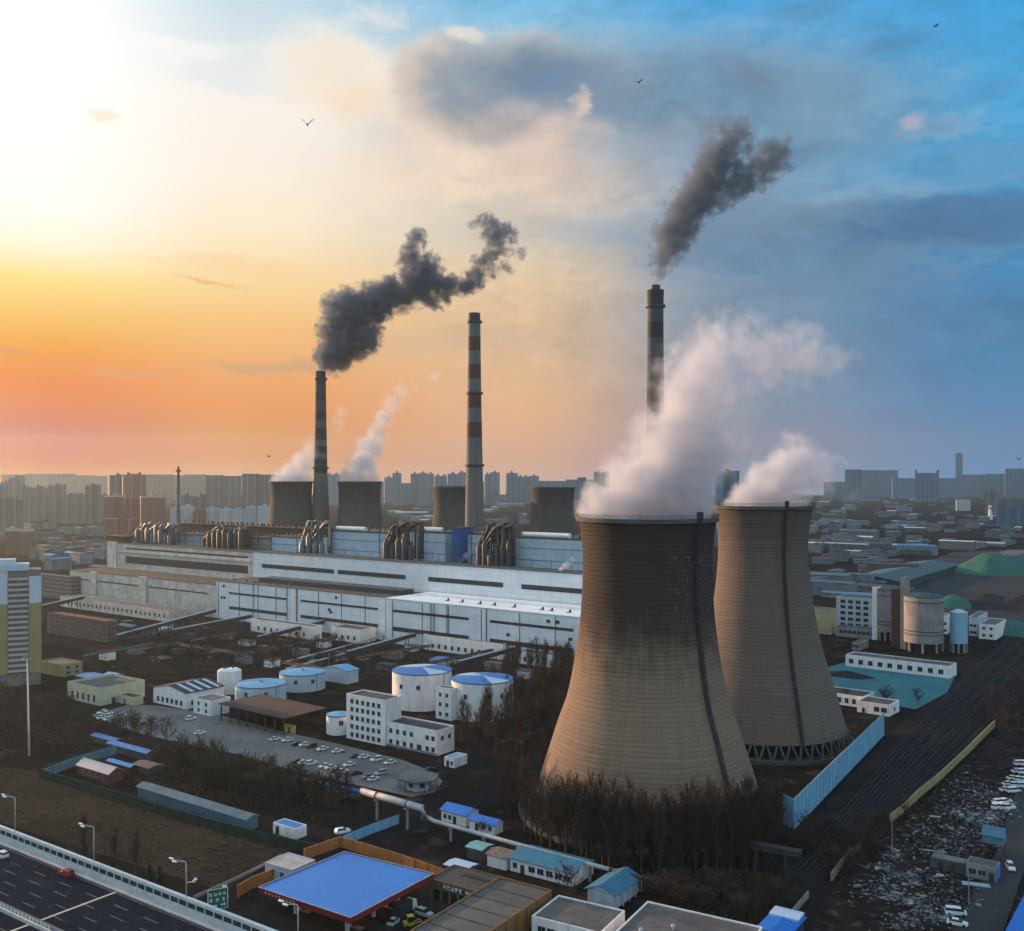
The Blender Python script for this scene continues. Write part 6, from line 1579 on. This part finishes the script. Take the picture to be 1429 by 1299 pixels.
def car_meshes(kind, col):
    if (kind, col) in CARM: return CARM[kind, col]
    P_ = CP[col]
    if kind == 'saloon':
        b = loft([(-2.25, .72, .70, .38, .72), (-2.15, .84, .78, .25, .88), (-1.3, .88, .82, .2, .95), (1.0, .88, .82, .2, .92), (1.9, .86, .78, .22, .82), (2.25, .74, .68, .32, .68)])
        g_ = loft([(-1.75, .74, .70, .90, .93), (-1.05, .76, .62, .90, 1.38), (.25, .76, .62, .90, 1.40), (1.1, .76, .70, .90, .94)])
        r_ = loft([(-1.1, .56, .54, 1.385, 1.43), (-.4, .60, .58, 1.40, 1.47), (.3, .57, .54, 1.395, 1.43)]); L = 1.38
    elif kind == 'suv':
        b = loft([(-2.25, .78, .76, .40, .95), (-2.15, .88, .84, .28, 1.05), (-1.2, .92, .86, .25, 1.08), (1.0, .92, .86, .25, 1.06), (2.0, .90, .82, .28, .98), (2.3, .80, .74, .38, .80)])
        g_ = loft([(-2.12, .80, .74, 1.03, 1.08), (-1.8, .80, .68, 1.03, 1.62), (.2, .80, .68, 1.03, 1.64), (1.1, .80, .72, 1.03, 1.08)])
        r_ = loft([(-1.85, .64, .62, 1.625, 1.67), (-.8, .67, .65, 1.64, 1.72), (.25, .64, .61, 1.635, 1.68)]); L = 1.4
    else:  # van
        b = loft([(-2.4, .82, .80, .40, 1.15), (-2.3, .88, .84, .30, 1.2), (1.6, .88, .84, .30, 1.15), (2.3, .82, .78, .36, .95)])
        g_ = loft([(-2.3, .82, .76, 1.15, 1.2), (-2.2, .82, .74, 1.15, 1.78), (1.0, .82, .74, 1.15, 1.78), (1.8, .80, .74, 1.12, 1.16)])
        r_ = loft([(-2.25, .72, .70, 1.785, 1.84), (-.6, .75, .73, 1.80, 1.9), (1.05, .72, .70, 1.79, 1.84)]); L = 1.5
    res = (b.mesh('body', P_), g_.mesh('glasshouse', M_GLASS), r_.mesh('roof', P_), L)
    CARM[kind, col] = res
    return res
hlm = MB().box(0, .06, -.16, .16, 0, .14).mesh('headlight', M_LAMP); tlm = MB().box(-.06, 0, -.15, .15, 0, .16).mesh('taillight', M_TAIL)
def car(kind, col, label, p, ang, group=None, name='parked_car', cat='car'):
    b, g_, r_, L = car_meshes(kind, col)
    t = thing(name, label, cat, p, ang, group)
    put('body', b, t); put('glasshouse', g_, t); put('roof', r_, t)
    for x in (-L, L):
        for y in (-.80, .80):
            o = put('wheel', WHM, t, (x, y, .33)); o.rotation_euler = (R(90), 0, 0)
    for y in (-.55, .55): put('headlight', hlm, t, (2.2, y, .58)); put('taillight', tlm, t, (-2.22, y, .64))
    return t
rnd = random.Random(5)
def lot(pts, where, base_ang, group):
    for u, v, col in pts:
        p = G(u, v); p.z = .06
        car(rnd.choice(('saloon', 'saloon', 'suv')), col, '%s car %s' % (col, where), p, base_ang + rnd.uniform(-5, 5) + rnd.choice((0, 180)), group + ', ' + col)
W_, K_, N_, S_, DG_ = 'white', 'black', 'dark blue', 'silver', 'dark green'
lot([(142.8, 996, W_), (151, 997, W_), (160, 999, W_), (170, 1001, S_), (179, 1002, W_), (142, 1003, W_), (151, 1005, W_), (160, 1007, S_), (170, 1011, W_), (187, 1006, DG_), (191, 1010, DG_), (198, 1012, K_), (208, 1010, W_), (218, 1012, S_)], 'parked in the double row by the cream hall', 56, 'cars in the double row by the cream hall')
lot([(384, 1033, W_), (401, 1034.5, W_), (415, 1040, K_), (425, 1041, W_), (434, 1043, K_), (450, 1047, W_), (471, 1050, W_), (496, 1057, N_), (508, 1058, W_), (525, 1062, W_), (544, 1066, W_)], 'in the upper row of the grey parking ground', 40, 'cars in the upper parking row')
lot([(416, 1064, K_), (424, 1066, W_), (434.5, 1067, W_), (453, 1071, W_), (461, 1073, W_), (469, 1077, K_), (478, 1078, W_), (487, 1069, W_), (497, 1081, K_), (513, 1086, 'grey'), (521, 1089, W_), (531, 1081, S_)], 'in the lower row of the grey parking ground', 42, 'cars in the lower parking row')
for lab, kind, col, u, v, a in (('white car alone in front of the white workshop door', 'suv', 'white', 266.5, 1004.5, 40), ('white car alone on the pale ground above the bare hedge', 'saloon', 'white', 279, 1024.5, 35), ('dark car behind the hexagonal roof of the gate booth', 'saloon', 'black', 600, 1076, 40), ('white car on the dark lane between white cabin and orange wall', 'suv', 'white', 478, 1163, 30), ('silver car turning in front of the lettered shop row', 'suv', 'silver', 592, 1278, -35), ('pale green car leaving under the canopy edge', 'saloon', 'pale green', 550, 1289, 70), ('white car coming along the grey side road at right', 'suv', 'white', 1410, 1213, -105)):
    p = G(u, v); p.z = .07; car(kind, col, lab, p, a, None, 'car')
for lab, col, u, v in (('red car driving on the highway', 'red', 93, 1222), ('white car entering the highway at the left edge', 'white', 2, 1196)):
    p = GH(u, v); p.z = HH + .01; car('suv', col, lab, p, HANG + 180, None, 'car')
for lab, kind, col, u, v, a in (('white van parked by the rubbish heap, upper of two', 'van', 'white', 1334, 1277, -15), ('white pickup like car below the van at the rubbish heap', 'saloon', 'white', 1336, 1291, -28)):
    p = G(u, v); p.z = .06; car(kind, col, lab, p, a, None, 'van' if kind == 'van' else 'car', 'van' if kind == 'van' else 'car')
rows = [(1424, 1068), (1432, 1068), (1420, 1078), (1429, 1080), (1414, 1088), (1424, 1090), (1433, 1091), (1408, 1096), (1418, 1098), (1428, 1099), (1404, 1104), (1414, 1106)]
for u, v in rows:
    p = G(u, v); p.z = .06; car(rnd.choice(('van', 'suv', 'saloon')), 'white', 'white vehicle crammed in the long row at the right edge', p, 10 + rnd.uniform(-6, 6), 'white vehicles in the row at the right edge')
for u, v in ((1394, 1122), (1403, 1121), (1398, 1128), (1407, 1129), (1390, 1128)):
    p = G(u, v); p.z = .06; car(rnd.choice(('van', 'suv')), 'white', 'white vehicle in the small cluster above the blue hopper', p, 30 + rnd.uniform(-20, 20), 'white vehicles above the hopper')
# lorry and digger beside the canopy
p = G(566, 1276); t = thing('lorry', 'dark box lorry with white cab roof beside the canopy', 'lorry', (p.x, p.y, .06), 62)
MB().box(-4.0, 1.2, -1.2, 1.2, 1.0, 3.3).build('cargo_box', pm('lorry_box', (.035, .035, .042)), t)
MB().add(*(lambda q: (q, [(3, 2, 1, 0), (4, 5, 6, 7), (0, 1, 5, 4), (1, 2, 6, 5), (2, 3, 7, 6), (3, 0, 4, 7)]))([(1.4, -1.15, .6), (3.4, -1.15, .6), (3.4, 1.15, .6), (1.4, 1.15, .6), (1.4, -1.1, 2.8), (2.9, -1.1, 2.8), (2.9, 1.1, 2.8), (1.4, 1.1, 2.8)])).build('cab', CP['white'], t)
MB().box(2.4, 3.3, -1.0, 1.0, 1.7, 2.5).build('windscreen', M_GLASS, t)
MB().box(-4.0, 3.2, -.5, .5, .5, .98).build('chassis', M_STEEL, t)
for x in (-3.2, -2.2, 2.4):
    for y in (-1.0, 1.0):
        o = put('wheel', WHM, t, (x, y, .5)); o.rotation_euler = (R(90), 0, 0); o.scale = (1.5, 1.5, 1.6)
p = G(574, 1296); t = thing('digger', 'small yellow loader half dark below the lorry', 'loader', (p.x, p.y, .06), 20)
M_YEL = pm('digger_yellow', (.40, .30, .04), (.30, .22, .035), .5)
MB().box(-1.8, .6, -.9, .9, .8, 1.7).build('body', M_YEL, t); MB().box(-.9, .4, -.75, .75, 1.71, 2.9).build('cab', M_GLASS, t); MB().box(-1.0, .5, -.8, .8, 2.91, 3.05).build('cab_roof', M_YEL, t)
m = MB(); m.tube([(.6, -.6, 1.2), (2.0, -.6, 1.6), (2.9, -.6, .6)], .14, 6); m.tube([(.6, .6, 1.2), (2.0, .6, 1.6), (2.9, .6, .6)], .14, 6); m.build('lift_arms', M_YEL, t)
m = MB(); m.box(2.7, 3.5, -1.1, 1.1, .15, .3); m.box(2.7, 2.85, -1.1, 1.1, .3, .95); m.build('bucket', M_STEEL, t)
for x in (-1.2, .5):
    for y in (-.95, .95):
        o = put('wheel', WHM, t, (x, y, .6)); o.rotation_euler = (R(90), 0, 0); o.scale = (1.8, 1.8, 2)
# birds over the plant
def bird(label, u, v, Y, span, yaw, flap):
    p = Vector(((u - CX) / FPX * Y, Y, HC - (v - VH) * Y / FPX)); s = span / 2
    m = MB()
    prof = [(-.42, .02, .0), (-.30, .05, .0), (-.05, .13, -.01), (.18, .12, 0), (.32, .07, .03), (.42, .075, .05), (.50, .02, .04)]
    n = 8; vs = []; fs = []
    for x, r, z in prof:
        for i in range(n): a = 2 * math.pi * i / n; vs.append((x * s, r * s * math.cos(a), (z + r * math.sin(a)) * s))
    for j in range(len(prof) - 1):
        for i in range(n): k = (i + 1) % n; fs.append((j * n + i, j * n + k, (j + 1) * n + k, (j + 1) * n + i))
    m.add(vs, fs)
    for sd in (-1, 1):
        L = [(.16, .08, .03), (.22, .5, flap * .6), (.05, 1.0, flap)]; T = [(-.14, .08, .02), (-.12, .5, flap * .6 - .02), (-.02, 1.0, flap - .01)]
        q = [(x * s, sd * y * s, z * s) for x, y, z in L + T]
        q2 = [(x, y, z + .03 * s) for x, y, z in q]
        m.add(q + q2, [(0, 1, 4, 3), (1, 2, 5, 4), (6, 9, 10, 7), (7, 10, 11, 8), (0, 6, 7, 1), (1, 7, 8, 2), (3, 4, 10, 9), (4, 5, 11, 10), (2, 8, 11, 5)])
    m.add([(-.36 * s, -.05 * s, 0), (-.36 * s, .05 * s, 0), (-.62 * s, .13 * s, 0), (-.62 * s, -.13 * s, 0), (-.36 * s, 0, .04 * s)], [(0, 1, 2, 3), (0, 3, 4), (1, 4, 2), (3, 2, 4)])
    tag(m.build('bird', pm('bird_plumage', (.025, .025, .03)), None, p, yaw), label, 'bird')
bird('dark bird gliding high in the blue at the upper right', 1306, 36, 150, 1.5, 10, .1)
bird('dark bird banking above the big grey cloud', 891, 115, 170, 1.8, 60, .5)
bird('small bird against the bright sky upper left of the black smoke', 429, 174, 150, 2.0, 95, .9)
bird('tiny bird low over the left skyline', 375, 637, 160, 1.0, 40, .4)
bird('tiny bird low at the right edge of the sky', 1422, 641, 150, 1.2, 100, .6)

# ------------------------------------------------------------------ bare winter trees
M_BARK = pm('bare_bark', (0.040, 0.032, 0.027), (0.026, 0.021, 0.018), 1.0)
M_TWIG = pm('bare_twigs', (0.072, 0.044, 0.030), (0.040, 0.027, 0.020), 0.6, rnd=0.25)
M_TWIGG = pm('olive_twigs', (0.058, 0.050, 0.033), (0.036, 0.031, 0.022), 0.6, rnd=0.25)
def bare_tree(seed, h, spread, upright, n1, n2, n3, tw=0.05):
    """trunk with limbs (one mesh) and a crown of fine twigs (another), built upward from the foot"""
    rnd = random.Random(seed); tr = MB(); cr = MB()
    lean = Vector((rnd.uniform(-.04, .04), rnd.uniform(-.04, .04), 0))
    def pt(f): return Vector((lean.x * h * f * f, lean.y * h * f * f, h * f))
    tr.tube([pt(0), pt(.25), pt(.5), pt(.75), pt(.97)], h * .016 + .05, 6, .03)
    def twig(a, b, r):
        d = (b - a); L = d.length
        if L < .01: return
        d /= L; x = d.cross(Vector((.3, .2, 1))).normalized(); y = d.cross(x)
        mid = a + d * L * .55 + x * rnd.uniform(-.08, .08) * L
        vs = []
        for p, rr_ in ((a, r), (mid, r * .75)):
            for k in range(3): t = 2.094 * k; vs.append(p + x * (rr_ * math.cos(t)) + y * (rr_ * math.sin(t)))
        vs.append(b)
        cr.add(vs, [(0, 1, 4, 3), (1, 2, 5, 4), (2, 0, 3, 5), (3, 4, 6), (4, 5, 6), (5, 3, 6)])
    for i in range(n1):
        f = rnd.uniform(.18, .95); a = rnd.uniform(0, 6.283)
        L = spread * (1.15 - .75 * f) * rnd.uniform(.6, 1.15)
        up = upright * rnd.uniform(.7, 1.3)
        dr = Vector((math.cos(a), math.sin(a), up)).normalized()
        s = pt(f); m1 = s + dr * L * .5 + Vector((0, 0, L * .05)); e = m1 + (dr + Vector((0, 0, .35))).normalized() * L * .55
        tr.tube([s, m1, e], .03 + .045 * L / spread, 4, .02)
        for j in range(n2):
            g = rnd.uniform(.15, 1.0); b0 = s.lerp(m1, g * 2) if g < .5 else m1.lerp(e, g * 2 - 1)
            d2 = (dr + Vector((rnd.uniform(-.9, .9), rnd.uniform(-.9, .9), rnd.uniform(-.1, .9)))).normalized()
            L2 = L * rnd.uniform(.22, .45); b1 = b0 + d2 * L2
            twig(b0, b1, tw)
            for k in range(n3):
                c0 = b0.lerp(b1, rnd.uniform(.2, 1))
                d3 = (d2 + Vector((rnd.uniform(-.8, .8), rnd.uniform(-.8, .8), rnd.uniform(-.2, .9)))).normalized()
                twig(c0, c0 + d3 * L2 * rnd.uniform(.4, .8), tw * .7)
    return tr.mesh('trunk', M_BARK), cr
TREES = {}
def treekind(key, n, mat, **kw):
    L = []
    for i in range(n):
        tr, cr = bare_tree(hash((key, 17 + i)) % 9999 if False else 100 * (len(TREES) + 1) + i, **kw)
        L.append((tr, cr.mesh('crown', mat)))
    TREES[key] = L
treekind('poplar', 5, M_TWIG, h=19.0, spread=6.2, upright=1.8, n1=56, n2=8, n3=3, tw=.045)
treekind('round', 5, M_TWIG, h=10.0, spread=5.0, upright=.75, n1=34, n2=7, n3=4, tw=.045)
treekind('olive', 4, M_TWIGG, h=8.5, spread=4.2, upright=1.1, n1=34, n2=7, n3=4, tw=.045)
treekind('bush', 4, M_TWIG, h=4.2, spread=3.4, upright=.7, n1=30, n2=7, n3=3, tw=.04)
tr_rnd = random.Random(99)
NT_ = [0]
def tree(kind, p, label, group=None, s=1.0, name='bare_tree', cat='tree'):
    tr, cr = tr_rnd.choice(TREES[kind])
    t = thing(name, label, cat, p, tr_rnd.uniform(0, 360), group)
    sx = s * tr_rnd.uniform(.85, 1.15); t.scale = (sx, sx, s * tr_rnd.uniform(.8, 1.15))
    put('trunk', tr, t); put('crown', cr, t); NT_[0] += 1
    return t
def inside(poly, u, v):
    c = False; n = len(poly)
    for i in range(n):
        (x0, y0), (x1, y1) = poly[i], poly[i - 1]
        if (y0 > v) != (y1 > v) and u < (x1 - x0) * (v - y0) / (y1 - y0) + x0: c = not c
    return c
def grove(kind, poly, n, label, group, s=1.0, dmin=3.0, ok=None, name='bare_tree', cat='tree'):
    us_, vs_ = [p[0] for p in poly], [p[1] for p in poly]
    ps = []; tries = 0
    # sample on the ground itself so that the spacing is even in metres
    Q = [G(u, v).xy for u, v in poly]
    x0, x1 = min(q.x for q in Q), max(q.x for q in Q); y0, y1 = min(q.y for q in Q), max(q.y for q in Q)
    Qp = [(q.x, q.y) for q in Q]
    while len(ps) < n and tries < n * 400:
        tries += 1
        x, y = tr_rnd.uniform(x0, x1), tr_rnd.uniform(y0, y1)
        if not inside(Qp, x, y): continue
        if ok and not ok(x, y): continue
        if any((x - a) ** 2 + (y - b) ** 2 < dmin * dmin for a, b in ps): continue
        ps.append((x, y)); tree(kind, (x, y, 0), label, group, s, name, cat)
    return len(ps)
def off_tower(x, y): return (x - P1.x) ** 2 + (y - P1.y) ** 2 > 42.5 ** 2 and (x - P2.x) ** 2 + (y - P2.y) ** 2 > 40 ** 2
grove('poplar', [(700, 1130), (735, 1168), (765, 1196), (830, 1216), (930, 1232), (1040, 1226), (1090, 1196), (1068, 1160), (1000, 1150), (880, 1160), (760, 1130), (730, 1105)], 78, 'tall bare dark tree in the thicket at the foot of the stained cooling tower', 'trees at the foot of the stained cooling tower', 1.0, 2.7, off_tower)
grove('poplar', [(640, 1020), (700, 950), (770, 905), (800, 905), (800, 1000), (750, 1100), (690, 1075), (650, 1055)], 88, 'bare dark tree in the grove between the round tanks and the stained cooling tower', 'trees between the tanks and the stained tower', .8, 3.2, off_tower)
grove('olive', [(205, 1075), (240, 1060), (330, 1080), (420, 1105), (500, 1125), (470, 1150), (380, 1130), (280, 1108)], 50, 'bare olive brown tree in the hedge below the parking ground', 'trees in the hedge below the parking ground', 1.1, 3.2)
grove('round', [(-20, 985), (60, 985), (125, 1005), (140, 1040), (60, 1060), (-20, 1060)], 24, 'bare dark tree in the left thicket below the olive tower', 'trees in the left thicket', 1.0, 4.5)
grove('round', [(150, 1018), (210, 1024), (240, 1042), (180, 1040)], 8, 'bare tree in front of the double row of cars', 'trees in front of the double row of cars', .9, 4)
grove('round', [(170, 905), (300, 895), (480, 905), (520, 930), (400, 945), (300, 925), (180, 930)], 44, 'bare brown tree in the plant yard below the conveyors', 'trees in the plant yard', .9, 7)
grove('bush', [(870, 1240), (960, 1245), (1090, 1240), (1100, 1270), (1040, 1285), (900, 1262)], 24, 'low bare shrub in the dark ground above the wide white house', 'shrubs above the wide white house', 1.1, 3, None, 'bare_shrub', 'shrub')
grove('bush', [(1090, 1175), (1150, 1160), (1230, 1150), (1250, 1165), (1190, 1215), (1130, 1225)], 16, 'low bare shrub beside the lower end of the railway', 'shrubs by the railway', 1.2, 4, None, 'bare_shrub', 'shrub')
grove('round', [(1370, 990), (1440, 950), (1450, 1020), (1400, 1040), (1372, 1030)], 12, 'bare dark tree at the right beyond the yellow wall', 'trees beyond the yellow wall', .9, 5)
for u, v, s, lab in ((1236, 984, 1.0, 'round bare tree standing large on the teal yard'), (1180, 981, .7, 'smaller bare tree on the teal yard by the ribbed tower'), (1280, 984, .75, 'slim bare tree at the corner of the teal yard'), (792, 1272, 1.1, 'single bare tree in front of the teal roofed house'), (1195, 1236, .8, 'lone bare tree by the broken yellow wall'), (672, 1165, .5, 'reddish bare tree in front of the vivid blue roof'), (1262, 1142, .7, 'bare tree leaning on the gap in the yellow wall')):
    tree('round', G(u, v), lab, None, s)
for u, v, lab, s in ((118, 1205, 'thin bare roadside tree behind the barrier below the middle lamp', .6), (190, 1226, 'thin bare roadside tree behind the barrier left of the two conifers', .6), (160, 1218, 'second thin bare roadside tree behind the barrier', .55)):
    tree('poplar', G(u, v), lab, None, s)
# conifers behind the barrier
def conifer(label, u, v, h, seed):
    rnd = random.Random(seed); p = G(u, v)
    t = thing('conifer', label, 'tree', p)
    m = MB(); m.tube([(0, 0, 0), (0, 0, h)], .2, 6, .03); m.build('trunk', M_BARK, t)
    m = MB()
    for i in range(420):
        f = rnd.random() ** .8; z = h * (.08 + .9 * f); r = (1 - f) * h * .24 * rnd.uniform(.6, 1.1) + .15; a = rnd.uniform(0, 6.283)
        d = Vector((math.cos(a), math.sin(a), -.25)); s = Vector((-d.y, d.x, 0)); w_ = rnd.uniform(.25, .5)
        a0 = Vector((0, 0, z)) + d * r * .15; b0 = Vector((0, 0, z)) + d * r
        m.add([a0 - s * w_ * .4, a0 + s * w_ * .4, b0 + s * w_ * .5 - Vector((0, 0, .1)), b0 + d * .25, b0 - s * w_ * .5 - Vector((0, 0, .1))], [(0, 1, 2, 3, 4)])
    m.build('crown', pm('conifer_needles', (0.016, 0.026, 0.018), (0.010, 0.017, 0.012), 1.0), t)
conifer('dark conifer behind the highway barrier, left of two', 208, 1256, 9.5, 1)
conifer('dark conifer behind the highway barrier, right of two', 222, 1262, 9.5, 2)
# low dry scrub over open ground
def scrub(name, label, polys, n, seed, mat, hmax):
    rnd = random.Random(seed); m = MB()
    for i in range(n):
        poly = polys[i % len(polys)]
        while True:
            u = rnd.uniform(min(p[0] for p in poly), max(p[0] for p in poly)); v = rnd.uniform(min(p[1] for p in poly), max(p[1] for p in poly))
            if inside(poly, u, v): break
        p = G(u, v)
        for k in range(4):
            a = rnd.uniform(0, 6.283); h = rnd.uniform(.3, 1) * hmax; d = Vector((math.cos(a), math.sin(a), 0)); s = Vector((-d.y, d.x, 0)) * .16
            q = p + d * rnd.uniform(0, .7)
            m.add([q - s, q + s, q + d * h * .5 + Vector((0, 0, h))], [(0, 1, 2)])
    tag(m.build(name, mat), label, name.replace('_', ' '), None, 'stuff')
scrub('dry_scrub', 'dry dark scrub over the waste ground around the towers', [[(690, 1120), (760, 1180), (930, 1235), (1090, 1225), (1110, 1160), (1060, 1130), (880, 1190), (740, 1110)], [(860, 1230), (1100, 1235), (1100, 1290), (1000, 1290)], [(1090, 1180), (1230, 1140), (1290, 1115), (1180, 1230)], [(0, 980), (130, 1000), (140, 1050), (0, 1055)], [(200, 1065), (500, 1130), (470, 1155), (260, 1110)]], 5200, 5, M_TWIG, 1.3)
scrub('dry_grass', 'dry tufts on the bare brown field', [[(0, 1065), (180, 1115), (300, 1150), (420, 1182), (300, 1238), (100, 1178), (0, 1130)]], 1800, 6, pm('dry_grass', (0.085, 0.065, 0.042), (0.06, 0.047, 0.032), 1.0), .5)

scrub('undergrowth', 'brown undergrowth filling the plant yard between huts and pipe racks', [[(150, 885), (300, 870), (500, 900), (560, 900), (600, 930), (480, 945), (300, 930), (160, 930)], [(560, 915), (740, 940), (700, 975), (600, 945)]], 3600, 8, pm('undergrowth', (0.060, 0.042, 0.031), (0.036, 0.027, 0.021), .5), 2.6)
for u, v, h, lab in ((381, 1062, 9, 'thin lamp pole standing among the cars of the parking ground'), (728, 1078, 11, 'thin pole at the edge of the grove left of the stained tower'), (300, 1040, 9, 'thin pole at the upper edge of the bare hedge'), (1245, 1190, 9, 'thin pole beside the lower railway end'), (1352, 1262, 8, 'thin pole in the rubbish yard above the white van')):
    p = G(u, v); t = thing('utility_pole', lab, 'pole', p)
    MB().lathe([(.16, 0), (.10, h)], 8, cap1=True).build('pole', M_CONC, t)
    m = MB(); m.box(-.9, .9, -.06, .06, h - .7, h - .55); m.box(-.7, .7, -.06, .06, h - 1.5, h - 1.35); m.build('cross_arms', M_STEEL, t)

# ------------------------------------------------------------------ haze: the dusk air between camera and skyline
hz = MB(); hz.box(-6600, 6600, -6300, 6900, -1.0, 385.0)
mh = bpy.data.materials.new('haze'); mh.use_nodes = True
ht = mh.node_tree; ht.nodes.clear(); hg = NT(ht)
ho = hg.n('ShaderNodeOutputMaterial')
hv = hg.n('ShaderNodeVolumePrincipled')
hv.inputs['Color'].default_value = (0.52, 0.66, 0.73, 1)
hv.inputs['Density'].default_value = 0.000060
hv.inputs['Anisotropy'].default_value = 0.6
ht.links.new(hv.outputs[0], ho.inputs['Volume'])
mh.cycles.homogeneous_volume = True
tag(hz.build('haze', mh), kind='stuff')
